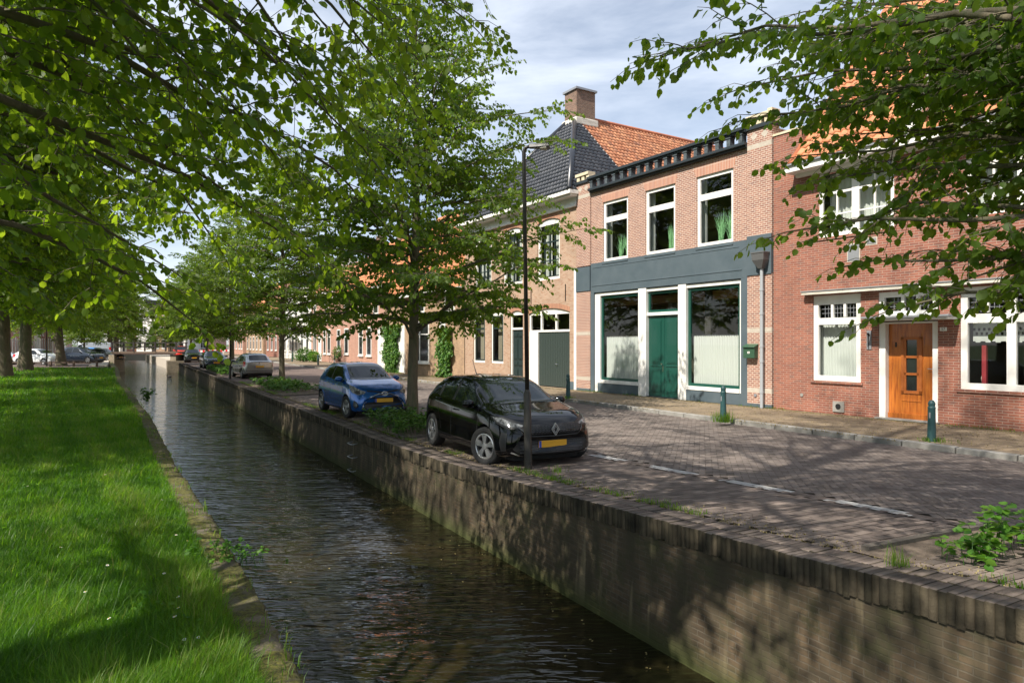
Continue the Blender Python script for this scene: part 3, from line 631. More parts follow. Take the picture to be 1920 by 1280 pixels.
# cornice with short balusters
b = MB(); ca_, cb_ = X(-21.07), X(-13.58)
b.box(ca_, cb_, -.26, .1, Z(8.40), Z(8.50)); b.box(ca_, cb_, -.20, .08, Z(8.34), Z(8.40)); b.box(ca_, cb_, -.20, .12, Z(7.96), Z(8.05)); b.box(ca_, cb_, -.12, .0, Z(7.9), Z(7.96))
for a, c in ((-.02, X(-21.05)), (X(-13.60), wa+.04)): b.box(a, c, -.12, .32, Z(8.36), Z(8.48))
b.build('cornice', M['slatedk'], rt, bevel=.01)
b = MB()
nb = 17
for i in range(nb):
    x = ca_+.18+(cb_-ca_-.36)*i/(nb-1); b.box(x-.07, x+.07, -.17, .05, Z(8.051), Z(8.34)); b.box(x-.095, x+.095, -.19, .05, Z(8.28), Z(8.338))
b.build('cornice_block', M['slatec'], rt, bevel=.008)
b = MB()
for a, c in ((0, X(-21.05)), (X(-13.60), wa)):
    w_ = (c-a)
    for i in range(3): x = a+w_*(.08+.33*i); b.box(x, x+w_*.2, -.1, .2, Z(8.48), Z(8.66))
    b.box(a+.01, c-.06, -.14, .24, Z(8.66), Z(8.78))
b.box(wa-.14, wa+.02, -.08, .3, Z(8.48), Z(8.86))
b.build('crenellation', M['cream'], rt, bevel=.01)
for i, (x0, x1, z0, z1) in enumerate(up): window(rt, x0, x1, z0, z1, .05, fr=.11, hs=[(Z(6.72), .10)], dep=.07)
# shopfront joinery
fy = .03
b = MB()
b.box(ox0, X(-20.57), fy, .2, 0, Z(3.95)); b.box(X(-18.38), X(-17.98), fy-.05, .2, 0, Z(3.96)); b.box(X(-16.44), X(-16.09), fy-.05, .2, 0, Z(3.96)); b.box(X(-13.93), ox1, fy, .2, Z(.46), Z(3.95))
b.box(X(-20.57), X(-18.38), fy, .2, Z(3.83), Z(3.95)); b.box(X(-17.98), X(-16.44), fy, .2, Z(3.83), Z(3.95)); b.box(X(-16.09), X(-13.93), fy, .2, Z(3.83), Z(3.95))
b.box(X(-20.57), X(-18.38), fy-.05, .2, Z(.46), Z(.58)); b.box(X(-16.09), X(-13.93), fy-.05, .2, Z(.46), Z(.58)); b.box(X(-17.98), X(-16.44), fy, .2, Z(2.97), Z(3.08))
b.build('shopfront_frame', M['white'], rt, bevel=.005)
window(rt, X(-20.57), X(-18.38), Z(.58), Z(3.83), .1, fr=.1, mf='green', name='shop_window'); window(rt, X(-16.09), X(-13.93), Z(.58), Z(3.83), .1, fr=.1, mf='green', name='shop_window')
window(rt, X(-17.98), X(-16.44), Z(3.08), Z(3.83), .1, fr=.09, mf='green', name='fanlight')
for x0, x1 in ((-20.46, -18.46), (-16.0, -14.0)): 
    curtain(rt, X(x0), X(x1), Z(.66), Z(2.25), .26)
    b = MB(); b.tube([(X(x0)-.05, .25, Z(2.26)), (X(x1)+.05, .25, Z(2.26))], .012, 6); b.build('curtain_rod', M['chrome'], rt)
for k, (x0, x1) in enumerate(((-17.97, -17.215), (-17.205, -16.45))):
    b = MB(); a, c = X(x0), X(x1); b.box(a, c, .115, .16, Z(.13), Z(2.96))
    for z0, z1 in ((.28, 1.12), (1.28, 2.82)):
        b.box(a+.12, c-.12, .10, .115, Z(z0), Z(z1)); b.box(a+.16, c-.16, .088, .10, Z(z0+.05), Z(z1-.05))
    b.box(a+.08, c-.08, .095, .115, Z(1.185), Z(1.215))
    d = b.build('door', M['green'], rt, bevel=.006)
    if k == 0:
        b = MB(); b.tube([(c-.05, .11, Z(1.27)), (c-.05, .05, Z(1.27))], .012, 8); b.tube([(c-.05, .05, Z(1.27)), (c-.05, .03, Z(1.27))], .035, 12); b.box(c-.07, c-.03, .105, .115, Z(1.0), Z(1.2)); b.build('handle', M['chrome'], d)
b = MB(); b.box(X(-17.98), X(-16.44), .0, .25, 0, Z(.13)); b.build('doorstep', M['slatedk'], rt)
b = MB(); room(b, .25, wa-.25, .3, 4.6, .02, Z(4.0)); b.build('shop_room', [M['room'], M['dark']], rt)
b = MB()
for yy in (.9, 2.1, 3.4): b.box(.3, wa-.3, yy, yy+.14, Z(3.45), Z(3.75))
b.box(.3, wa-.3, 2.6, 2.72, Z(3.1), Z(3.74)); b.build('ceiling_beam', M['roomwood'], rt)
b = MB(); b.box(X(-17.9), X(-17.7), 1, 4.4, .03, Z(3.9)); b.box(X(-19.1), X(-18.6), 3.3, 3.5, Z(1.9), Z(2.6), m=1); b.box(X(-16.0), X(-15.75), .8, 1.2, .03, Z(3.9), m=1); b.build('inner_wall', [M['room'], M['dark']], rt)
b = MB(); room(b, .25, wa-.25, .3, 4.2, Z(4.4), Z(7.8)); b.build('upstairs_room', [M['room'], M['dark']], rt)
b = MB()
for x0, x1, z0, z1 in up: b.box(x0-.16, x0+.08, .35, .42, z0, z1)
b.build('curtain', M['curtain'], rt)
b = MB(); b.box(X(-17.5), X(-16.9), 2.6, 2.9, Z(6.2), Z(6.75)); b.build('wicker_lampshade', brick('wicker', (.45, .33, .18), (.35, .25, .12), (.2, .14, .08), w=.08, h=.03), rt)
# rain pipe with hopper
b = MB(); px_ = X(-12.98)
b.tube([(px_, -.17, Z(4.2)), (px_, -.17, .0)], .05, 12)
for z in (3.6, 2.9, 1.95, 1.5, .6): b.tube([(px_, -.17, Z(z)), (px_, -.17, Z(z)-.07)], .06, 12); b.box(px_-.02, px_+.02, -.17, -.06, Z(z)-.05, Z(z)-.02)
dp = b.build('drainpipe', M['pipe'], rt, smooth=True, angle=40)
b = MB(); c = (px_, -.2)
def ring(r, z): return [(c[0]-r, c[1]-r*.8, z), (c[0]+r, c[1]-r*.8, z), (c[0]+r, c[1]+.13, z), (c[0]-r, c[1]+.13, z)]
b.hexa(ring(.07, Z(4.18))+ring(.20, Z(4.42))); b.hexa(ring(.20, Z(4.42))+ring(.215, Z(4.62))); b.hexa(ring(.23, Z(4.62))+ring(.23, Z(4.66))); b.build('hopper', M['hopper'], dp, bevel=.006)
b = MB(); b.tube([(X(-13.28), -.065, Z(.45)), (X(-13.28), -.085, Z(.45))], .05, 14); b.build('vent_grille', M['lead'], rt)
# mailbox with its number
mb_ = empty('mailbox', W(-13.39, D0-.065, 1.55), RZ, label='green mailbox numbered 56 beside the grey drainpipe', cat='mailbox')
b = MB(); b.hexa([(-.2, -.17, 0), (.2, -.17, 0), (.2, 0, 0), (-.2, 0, 0), (-.2, -.17, .33), (.2, -.17, .33), (.2, 0, .40), (-.2, 0, .40)]); M['mailg'] = mat('mailbox_green', (.035, .085, .05), .4); b.build('box', M['mailg'], mb_, bevel=.008)
b = MB(); b.hexa([(-.22, -.21, .315), (.22, -.21, .315), (.22, 0, .395), (-.22, 0, .395), (-.22, -.21, .335), (.22, -.21, .335), (.22, 0, .43), (-.22, 0, .43)]); b.build('lid', M['mailg'], mb_, bevel=.004)
b = MB(); b.box(-.045, .035, -.173, -.1705, .14, .20); pl_ = b.build('number_plate', M['white'], mb_); text(mb_, '56', .055, (-.005, -.1745, .17), (R(90), 0, 0), M['text'])
b = MB(); b.tube([(-.12, -.17, .09), (-.12, -.18, .09)], .012, 8); b.build('lock', M['chrome'], mb_)
# tufts of tall artificial grass standing in the upper windows
for k, (x0, x1, z0, z1) in enumerate(up):
    lab = ['tall green grass plant in the left upper shop window', 'tall green grass plant in the middle upper shop window', 'two spreading green grass plants in the right upper shop window'][k]
    o = empty('potted_grass', W(U0+x1-.52, D0+.34, FL+z0+.06), RZ, label=lab, cat='plant', group='green grass plants in the upper windows')
    b = MB()
    for c, sp in (((.18, .1), (.28, .05)) if k else ((.3, .0), (.2, .05))):
        pass
    for cx in ((-.22, .18) if k != 1 else (.0, .2)):
        for _ in range(75):
            a = random.uniform(0, 6.28); l_ = random.uniform(.55, 1.0) if k < 2 else random.uniform(.5, 1.15); sp = random.uniform(0, .16 if k == 1 else .42); w_ = .007; ba = (cx+random.uniform(-.07, .07), random.uniform(-.06, .06))
            p = [(ba[0]+math.cos(a)*sp*t*t, ba[1]+math.sin(a)*sp*.35*t*t, .02+l_*(t-.18*sp*t*t)) for t in (0, .5, 1)]
            b.q((p[0][0]-w_, p[0][1], p[0][2]), (p[0][0]+w_, p[0][1], p[0][2]), (p[1][0]+w_, p[1][1], p[1][2]), (p[1][0]-w_, p[1][1], p[1][2])); b.q((p[1][0]-w_, p[1][1], p[1][2]), (p[1][0]+w_, p[1][1], p[1][2]), (p[2][0], p[2][1], p[2][2]))
    b.build('blades', M['plantgreen'], o)
    b = MB(); b.box(-.36, .34, -.1, .1, -.08, .03); b.build('planter', M['slatedk'], o)
# ================================================================ red brick house number 57
U1 = -12.70; r2 = empty('red_brick_house', W(U1, D0, FL), RZ, label='red brick house number 57 with orange wooden door and tiled roof', cat='house')
def X(u): return u-U1
rw = X(-1.5)
hol = [(X(-11.44), X(-10.08), Z(.96), Z(3.29)), (X(-9.62), X(-8.2), 0, Z(3.27)), (X(-7.72), X(-5.35), Z(.93), Z(3.27)), (X(-11.26), X(-9.22), Z(4.86), Z(6.72)), (X(-7.6), X(-5.4), Z(4.86), Z(6.72))]
b = MB()
wall_panel(b, 0, X(-11.75), 0, Z(8.0), [h for h in hol if h[1] < X(-11.75)], rev=.16)
wall_panel(b, X(-11.75), rw, 0, Z(6.8), hol, rev=.2)
b.q((0, 0, 0), (0, 0, Z(8)), (0, 8, Z(8)), (0, 8, 0)); b.q((X(-11.75), .0, Z(6.8)), (X(-11.75), .0, Z(8)), (X(-11.75), 1.2, Z(8)), (X(-11.75), 1.2, Z(6.8))); b.q((rw, 0, 0), (rw, 9, 0), (rw, 9, Z(6.9)), (rw, 0, Z(6.9))); b.q((0, 8.9, 0), (rw, 8.9, 0), (rw, 8.9, Z(7)), (0, 8.9, Z(7)))
# big street gable on the right
gx0, gx1, gz0, gp = X(-8.6), X(-2.6), Z(6.8), Z(13.4)
b.q((gx0, .0, gz0), (gx1, .0, gz0), ((gx0+gx1)/2+.5, .0, gp-1), ((gx0+gx1)/2-.5, .0, gp-1))
b.build('wall', M['red'], r2)
b = MB(); b.box(-.02, X(-11.72), -.03, .3, Z(8.0), Z(8.06)); b.build('coping', M['cream'], r2)
# plinth band a touch proud
# fascia, soffit and roof
fx0, fx1 = X(-12.0), rw+.3
b = MB(); b.box(fx0, fx1, -.50, -.46, Z(6.71), Z(6.89)); b.box(fx0, fx0+.04, -.46, 0, Z(6.72), Z(6.88)); b.box(fx0+.04, fx1, -.46, -.001, Z(6.72), Z(6.75)); b.box(fx0+.1, fx1, -.12, -.003, Z(6.62), Z(6.72)); b.build('fascia', M['white'], r2, bevel=.004)
b = MB(); b.box(fx0-.01, fx1, -.56, -.44, Z(6.885), Z(6.93)); b.build('gutter', M['lead'], r2)
sl_ = math.atan(1.15); Vv = (0, math.cos(sl_), math.sin(sl_)); Lr = 8.6/math.sin(sl_)
tiles(r2, 'roof', M['ortile'], (0, -.48, Z(6.92)), (1, 0, 0), Vv, lambda v: X(-11.75), lambda v: fx1, Lr*.95)
b = MB(); e = Vector((X(-11.8), -.48, Z(6.94))); t_ = e+Vector(Vv)*Lr*.95; b.tube([e, t_], .085, 10); b.tube([t_, t_+Vector((fx1-X(-11.8), 0, 0))], .1, 10); b.build('ridge_tiles', M['orange'], r2, smooth=True)
b = MB(); b.q(t_, (fx1, t_.y, t_.z), (fx1, t_.y+7, Z(7)), (t_.x, t_.y+7, Z(7))); b.q(e+Vector((0.1, .1, -.03)), t_+Vector((.1, 0, 0)), (t_.x+.1, t_.y+6, Z(7)), (t_.x+.1, 0, Z(7))); b.build('rear_roof', M['orange'], r2)
# gable front with white bargeboards and two windows
M['gab'] = M['white']
for z0, z1, x0, x1 in ((7.6, 9.3, -6.9, -4.5), (10.0, 11.2, -6.1, -5.2)): window(r2, X(x0), X(x1), Z(z0), Z(z1), -.05, fr=.09, vs=[(X((x0+x1)/2), .05)], mg='gdark')
gc = (gx0+gx1)/2
b = MB()
for sx, xe in ((-1, gx0-.35), (1, gx1+.35)): 
    b.hexa([(xe, -.55, gz0-.1), (xe+sx*-.3, -.55, gz0-.1), (xe+sx*-.3, .0, gz0-.1), (xe, .0, gz0-.1), (gc+sx*.35, -.55, gp-.8), (gc, -.55, gp-.8), (gc, 0, gp-.8), (gc+sx*.35, 0, gp-.8)])
b.build('bargeboard', M['white'], r2)
for sx in (-1, 1):
    a = Vector((gx0-.4 if sx < 0 else gx1+.4, 0, gz0-.1)); t2 = Vector((gc, 0, gp-.7)); d = (t2-a)
    U_ = Vector((0, -1, 0)) if sx < 0 else Vector((0, 1, 0)); P0 = a+Vector((0, 8, 0)) if sx < 0 else a+Vector((0, -.6, 0))
    tiles(r2, 'gable_roof', M['ortile'], P0, U_, d, lambda v: 0, lambda v: 8.6 if sx < 0 else 8.6, d.length)
# canopy strip and joinery
b = MB(); b.box(X(-11.66), rw, -.20, -.0005, Z(3.32), Z(3.40)); b.build('canopy', M['whiteold'], r2, bevel=.004)
b = MB(); b.box(X(-11.68), rw, -.22, -.0005, Z(3.40), Z(3.425)); b.build('canopy_lead', M['lead'], r2)
def leadset(x0, x1, z0, z1, n, g=.05):
    w_ = (x1-x0-g*(n-1))/n; return [(x0+i*(w_+g), x0+i*(w_+g)+w_, z0, z1) for i in range(n)]
a0, a1 = X(-11.44), X(-10.08)
lz0, lz1 = Z(2.69), Z(3.04)
ls = leadset(a0+.22, a1-.14, lz0, lz1, 3, .07)
window(r2, a0, a1, Z(.98), Z(3.29), .04, fr=.14, hs=[(Z(2.59), .09), (Z(3.10), .06)], vs=[((ls[i][1]+ls[i+1][0])/2, .035, lz0, lz1) for i in (0, 1)], dep=.09, leaded=ls, sill=(.08, .07, 'red'))
curtain(r2, a0-.08, a1-.02, Z(1.06), Z(2.5), .33, amp=.03, per=.09)
a0, a1 = X(-7.72), X(-5.35)
v1 = [X(-6.715), X(-6.0)]
ls = leadset(X(-7.52), X(-6.86), lz0, lz1, 2, .07)+leadset(X(-6.57), X(-5.55), lz0, lz1, 3, .07)
window(r2, a0, a1, Z(.95), Z(3.27), .04, fr=.14, hs=[(Z(2.56), .10), (Z(3.10), .06)], vs=[(X(-6.715), .09), ((ls[0][1]+ls[1][0])/2, .035, lz0, lz1), ((ls[2][1]+ls[3][0])/2, .035, lz0, lz1), ((ls[3][1]+ls[4][0])/2, .035, lz0, lz1)], dep=.09, leaded=ls, sill=(.08, .07, 'red'))
# lace valance: a scalloped strip with small holes
b = MB()
lx0, lx1 = a0+.14, a1-.14
nn = int((lx1-lx0)/.05)
for i in range(nn):
    x = lx0+(lx1-lx0)*i/nn; dx = (lx1-lx0)/nn; d = .05*math.sin(math.pi*((i % 4)+.5)/4)
    for j, (z0, z1) in enumerate(((2.38, 2.50), (2.28, 2.345), (2.18, 2.245), (2.0-d+.06, 2.14))):
        if j in (1, 2) and (i+j) % 2: continue
        b.q((x, .3, Z(z0)), (x+dx, .3, Z(z0)), (x+dx, .3, Z(z1)), (x, .3, Z(z1)))
    b.q((x, .301, Z(2.345)), (x+dx, .301, Z(2.345)), (x+dx, .301, Z(2.38)), (x, .301, Z(2.38))); b.q((x, .301, Z(2.245)), (x+dx, .301, Z(2.245)), (x+dx, .301, Z(2.28)), (x, .301, Z(2.28))); b.q((x, .301, Z(2.14)), (x+dx, .301, Z(2.14)), (x+dx, .301, Z(2.18)), (x, .301, Z(2.18)))
b.build('lace_curtain', M['curtain'], r2)
b = MB(); b.box(X(-7.42), X(-7.33), .34, .42, Z(1.0), Z(1.95)); b.build('red_cloth', mat('red_cloth', (.30, .03, .04), .8), r2)
b = MB(); b.tube([(X(-7.4), .4, Z(1.0)), (X(-7.4), .4, Z(1.2)), (X(-7.4), .4, Z(1.35))], [.03, .06, .02], 10); b.tube([(X(-6.1), .4, Z(1.0)), (X(-6.1), .4, Z(1.25))], [.07, .12], 10); b.build('vase', M['whiteold'], r2, smooth=True)
for k, (x0, x1) in enumerate(((-11.26, -9.22), (-7.6, -5.4))):
    c_ = X((x0+x1)/2); q_ = (x1-x0)/4
    window(r2, X(x0), X(x1), Z(4.86), Z(6.70), .03, fr=.1, hs=[(Z(6.03), .03), (Z(5.45), .018)], vs=[(c_, .10), (c_-q_, .022), (c_+q_, .022)], sill=(.06, .07, 'red'))
    curtain(r2, X(x0)+.1, X(x1)-.1, Z(4.95), Z(6.6), .35, amp=.03, per=.14, m='curtain')
# door with transom light
b = MB(); b.box(X(-9.62), X(-9.46), .04, .2, 0, Z(2.52)); b.box(X(-8.34), X(-8.2), .04, .2, 0, Z(2.52)); b.box(X(-9.46), X(-8.34), .04, .2, Z(2.48), Z(2.52)); b.build('door_frame', M['white'], r2, bevel=.004)
ls = leadset(X(-9.36), X(-8.36), Z(2.79), Z(3.14), 3, .07)
window(r2, X(-9.62), X(-8.2), Z(2.66), Z(3.27), .04, fr=.13, vs=[((ls[i][1]+ls[i+1][0])/2, .035) for i in (0, 1)], dep=.09, leaded=ls, name='transom_window')
b = MB(); a, c = X(-9.46), X(-8.34); y = .2; b.box(a, a+.33, y, y+.05, Z(.14), Z(2.48)); b.box(c-.33, c, y, y+.05, Z(.14), Z(2.48)); b.box(a+.33, c-.33, y, y+.05, Z(2.13), Z(2.48)); b.box(a+.33, c-.33, y, y+.05, Z(.14), Z(.78))
b.box(a, c, y-.05, y, Z(.13), Z(.26)); b.box(a+.33, c-.33, y-.012, y, Z(.56), Z(.60))
dr = b.build('door', M['wood'], r2, bevel=.006)
M['wood2'] = varied('brown_door_moulding', (.32, .09, .02), (.42, .13, .03), 8, .35, 0)
b = MB(); e0, e1, f0, f1 = a+.31, c-.31, Z(.76), Z(2.15)
for x0, x1, z0, z1 in ((e0, e0+.07, f0, f1), (e1-.07, e1, f0, f1), (e0, e1, f0, f0+.07), (e0, e1, f1-.07, f1)): b.box(x0, x1, y-.025, y+.03, z0, z1)
hx0, hx1 = e0+.07, e1-.07
for z in (Z(1.24), Z(1.66)): b.box(hx0, hx1, y-.015, y+.03, z-.03, z+.03)
b.box(hx0, hx0+.05, y-.015, y+.03, f0, f1); b.box(hx1-.05, hx1, y-.015, y+.03, f0, f1); b.build('panel_moulding', M['wood2'], dr)
b = MB(); b.q((hx0, y+.02, f0), (hx1, y+.02, f0), (hx1, y+.02, f1), (hx0, y+.02, f1)); b.build('pane', M['gdark'], dr)
b = MB(); b.box(c-.07, c-.03, y-.012, y, Z(1.2), Z(1.46)); b.tube([(c-.05, y, Z(1.38)), (c-.05, y-.06, Z(1.38)), (c-.16, y-.06, Z(1.38))], .01, 8); b.build('handle', M['lead'], dr)
b = MB(); b.box(a+.16, a+.2, y-.01, y, Z(1.9), Z(2.02)); b.build('bell_push', M['black'], dr)
b = MB(); b.box(X(-9.66), X(-8.16), -.12, .22, 0, Z(.135)); b.build('doorstep', M['concrete'], r2, bevel=.01)
b = MB(); b.box(X(-9.68), X(-7.76), -.52, -.001, Z(2.55), Z(2.60)); b.build('door_canopy', M['white'], r2)
b = MB(); b.box(X(-9.74), X(-7.70), -.58, -.001, Z(2.601), Z(2.655)); b.build('door_canopy_lead', M['lead'], r2, bevel=.01)
b = MB(); b.box(X(-8.15), X(-8.0), -.014, -.001, Z(2.28), Z(2.37)); b.build('number_plate', M['white'], r2); text(r2, '57', .085, (X(-8.075), -.0165, Z(2.325)), (R(90), 0, 0), M['text'])
b = MB(); lx = X(-9.85); b.box(lx-.06, lx+.06, -.02, -.001, Z(1.84), Z(2.32)); lm = b.build('wall_lamp', M['lead'], r2)
b = MB(); b.tube([(lx, -.06, Z(1.9)), (lx, -.06, Z(2.2))], .012, 8); b.tube([(lx, -.02, Z(2.2)), (lx, -.07, Z(2.24)), (lx, -.07, Z(2.26))], .03, 10); b.build('lamp_bracket', M['black'], lm)
for nm, x, z, w_, h in (('vent_grille', -10.27, 4.36, .15, .21), ('vent_grille', -9.79, 4.6, .12, .07)):
    b = MB(); b.box(X(x)-w_-.03, X(x)+w_+.03, -.006, -.001, Z(z)-h-.03, Z(z)+h+.03, m=1); b.box(X(x)-w_, X(x)+w_, -.014, -.006, Z(z)-h, Z(z)+h); b.build(nm, [M['lead'], M['stone']], r2)
b = MB(); b.box(X(-10.84), X(-10.52), -.03, -.001, Z(.17), Z(.45)); b.tube([(X(-10.68), -.03, Z(.32)), (X(-10.68), -.05, Z(.32))], .07, 14, m=1); b.tube([(X(-11.78), -.001, Z(.55)), (X(-11.78), -.02, Z(.55))], .05, 14); b.build('cellar_vent', [M['concrete'], M['black']], r2)
b = MB(); room(b, .3, X(-9.8), .45, 4, .05, Z(3.9)); room(b, X(-8.0), rw-.3, .45, 4, .05, Z(3.9)); room(b, .3, rw-.3, .6, 4, Z(4.3), Z(6.7)); b.box(X(-9.62), X(-8.2), .26, .3, 0, Z(3.2), m=1); b.build('rooms', [M['room'], M['dark']], r2)
# ================================================================ tan brick house with hipped black and orange roof
U2 = -31.5; r3 = empty('hipped_roof_house', W(U2, D0, FL), RZ, label='tan brick house with garage door and black tiled hip roof', cat='house')
def X(u): return u-U2
wb = X(-22.0)
hol = [(X(-24.82), X(-23.17), Z(4.72), Z(7.36), .16), (X(-27.68), X(-26.03), Z(4.72), Z(7.36), .16), (X(-30.45), X(-28.80), Z(4.72), Z(7.36), .16),
       (X(-30.61), X(-29.42), Z(1.02), Z(3.55), .16), (X(-28.85), X(-27.68), Z(1.02), Z(3.55), .16), (X(-27.08), X(-25.98), 0, Z(3.5), .16), (X(-25.52), X(-22.48), 0, Z(3.50), .2)]
b = MB(); wall_panel(b, 0, X(-22.2), 0, Z(7.54), hol, rev=.16)
b.box(X(-22.2), wb, .0, .3, Z(.4), Z(7.54)); b.q((wb, .3, 0), (wb, 15, 0), (wb, 15, Z(8)), (wb, .3, Z(8))); b.q((0, 0, 0), (0, 0, Z(8)), (0, 15, Z(8)), (0, 15, 0)); b.q((0, 15, 0), (0, 15, Z(8)), (wb, 15, Z(8)), (wb, 15, 0)); b.build('wall', M['tan'], r3)
b = MB()
for h in hol:
    pts = arch(h[0]-.02, h[1]+.02, h[3]-h[4], h[4]+.0)
    for (xa, za), (xb, zb) in zip(pts[:-1], pts[1:]): b.hexa([(xa, -.006, za), (xb, -.006, zb), (xb, .01, zb), (xa, .01, za), (xa, -.006, za+.2), (xb, -.006, zb+.2), (xb, .01, zb+.2), (xa, .01, za+.2)])
b.build('brick_arch', brick('tan_arch_brick', (.45, .21, .12), (.36, .16, .10), (.5, .38, .28), rot=True, w=.4, h=.055, joint=.006, offs=0), r3)
b = MB(); b.box(X(-22.16), wb-.0, -.03, -.001, 0, Z(5.05)); b.build('white_pilaster', M['white'], r3)
b = MB(); b.box(0, wb+.05, -.13, .02, Z(7.54), Z(7.63)); b.box(0, wb+.03, -.08, .02, Z(7.63), Z(7.92)); b.box(-.05, wb+.12, -.42, .02, Z(7.92), Z(8.0)); b.box(-.08, wb+.2, -.52, .02, Z(8.0), Z(8.16)); b.build('cornice', M['white'], r3, bevel=.01)
# hipped roof: front hip black tiles, sides black then orange
apx, apz, apy = X(-26.8), Z(13.15), 3.6
ez = Z(8.14); xl, xr = -.1, wb+.15
fr_ = Vector((0, apy+.5, apz-ez)); hl = fr_.length
tiles(r3, 'front_roof', M['btile'], (0, -.5, ez), (1, 0, 0), fr_, lambda v: xl+(apx-xl)*min(1, v/hl), lambda v: xr-(xr-apx)*min(1, v/hl), hl)
sd = Vector((apx-xr, 0, apz-ez)); sl2 = sd.length
hipy = lambda v: (apy+.5)*min(1, v/sl2)
tiles(r3, 'side_roof', M['btile'], (xr, -.5, ez), (0, 1, 0), sd, hipy, lambda v: 4.1, sl2)
tiles(r3, 'side_roof', M['otile'], (xr, -.5, ez), (0, 1, 0), sd, lambda v: 4.1, lambda v: 16, sl2)
sd2 = Vector((apx-xl, 0, apz-ez))
tiles(r3, 'side_roof', M['btile'], (xl, 15.5, ez), (0, -1, 0), sd2, lambda v: 0, lambda v: 16-hipy(v), sd2.length)
b = MB()
for e in (xl, xr): b.tube([(e, -.5, ez+.05), (apx, apy, apz+.06)], .12, 10)
b.build('hip_tiles', M['btile'], r3, smooth=True)
b = MB(); b.tube([(apx, apy, apz+.05), (apx, 15.5, apz+.05)], .11, 10); b.q((xl, 15.5, ez), (xr, 15.5, ez), (apx, 15.5, apz)); b.build('ridge_tiles', M['orange'], r3)
b = MB(); b.box(X(-27.28), X(-26.33), 3.35, 4.5, Z(12.0), Z(14.35)); ch = b.build('chimney', M['chim'], r3); b = MB(); b.box(X(-27.36), X(-26.25), 3.27, 4.58, Z(14.35), Z(14.45)); b.build('chimney_cap', M['lead'], ch)
b = MB(); b.box(X(-27.4), X(-26.2), 3.22, 4.62, Z(12.62), Z(12.98)); b.build('chimney_flashing', M['whiteold'], ch, bevel=.05)
for h in hol[:3]:
    x0, x1 = h[0], h[1]; w_ = (x1-x0)
    window(r3, x0, x1, h[2], h[3], .06, fr=.13, dep=.08, rise=.14, mbar='greend', hs=[(Z(6.35), .035), (Z(5.55), .02)], vs=[(x0+w_*.5, .03), (x0+w_*.27, .016), (x0+w_*.73, .016)])
    curtain(r3, x0+.2, x0+w_*.42, h[2]+.1, h[3]-.15, .3, amp=.04); curtain(r3, x0+w_*.58, x1-.2, h[2]+.1, h[3]-.15, .3, amp=.04)
    b = MB(); b.box(x0+.13, x1-.13, .05, .09, h[2]+.13, h[2]+.17); b.build('sash_rail', M['greend'], r3)
for h in hol[3:5]:
    x0, x1 = h[0], h[1]; f = window(r3, x0, x1, h[2], h[3], .06, fr=.11, dep=.08, rise=.12, mbar='greend', hs=[(Z(2.72), .05)], sill=(.05, .06, 'white'))
    b = MB()
    for a, c, d, e in ((x0+.11, x0+.17, h[2]+.11, h[3]-.24), (x1-.17, x1-.11, h[2]+.11, h[3]-.24), (x0+.17, x1-.17, h[2]+.11, h[2]+.17), (x0+.17, x1-.17, h[3]-.3, h[3]-.24)): b.box(a, c, .05, .1, d, e)
    b.build('sash', M['greend'], f)
    b = MB(); b.box(x0+.2, x1-.2, .32, .36, h[2], h[3]-.3); b.build('blind', M['room'], f)
h = hol[5]; window(r3, h[0], h[1], Z(2.62), h[3], .06, fr=.09, rise=.12, name='transom_window')
b = MB(); b.box(h[0], h[0]+.09, .06, .15, 0, Z(2.62)); b.box(h[1]-.09, h[1], .06, .15, 0, Z(2.62)); b.build('door_frame', M['white'], r3)
b = MB(); a, c = h[0]+.09, h[1]-.09; b.box(a, c, .12, .17, Z(.2), Z(2.62)); cx = (a+c)/2
for z0, z1 in ((.35, .8), (.95, 1.15), (1.25, 2.2), (2.28, 2.5)):
    for x0, x1 in ((a+.08, cx-.03), (cx+.03, c-.08)): b.box(x0, x1, .095, .12, Z(z0), Z(z1)); b.box(x0+.04, x1-.04, .08, .095, Z(z0)+.04, Z(z1)-.04)
b.build('door', M['greend'], r3, bevel=.005)
h = hol[6]; w_ = h[1]-h[0]; window(r3, h[0], h[1], Z(2.48), h[3], .06, fr=.09, dep=.09, rise=.18, vs=[(h[0]+w_*.3, .05), (h[0]+w_*.66, .05)], name='garage_window')
b = MB(); b.box(h[0], h[0]+.68, .04, .16, 0, Z(2.48)); b.build('garage_jamb', M['white'], r3)
b = MB(); n_ = 19; gx = h[0]+.68
for i in range(n_): x0 = gx+(h[1]-gx)*i/n_; b.box(x0+.006, x0+(h[1]-gx)/n_-.006, .10, .13, .05, Z(2.47))
b.box(gx, h[1], .12, .15, .03, Z(2.48)); gd = b.build('garage_door', M['garage'], r3)
b = MB(); cx = (gx+h[1])/2+.15; b.box(cx-.02, cx+.02, .085, .1, Z(1.0), Z(1.2)); b.tube([(cx-.07, .07, Z(1.12)), (cx+.07, .07, Z(1.08))], .012, 6); b.build('handle', M['chrome'], gd)
b = MB(); room(b, .3, wb-.3, .4, 4, .05, Z(3.9)); room(b, .3, wb-.3, .4, 4, Z(4.2), Z(7.5)); b.build('rooms', [M['room'], M['dark']], r3)
b = MB()
for x in (-30.2, -27.9, -25.3, -22.75): b.box(X(x)-.015, X(x)+.015, -.03, -.001, Z(3.75), Z(4.45))
b.build('wall_anchor', M['black'], r3)
b = MB(); b.box(X(-22.48), X(-22.17), -.035, -.001, 0, Z(.42)); b.build('plinth', M['slate'], r3)
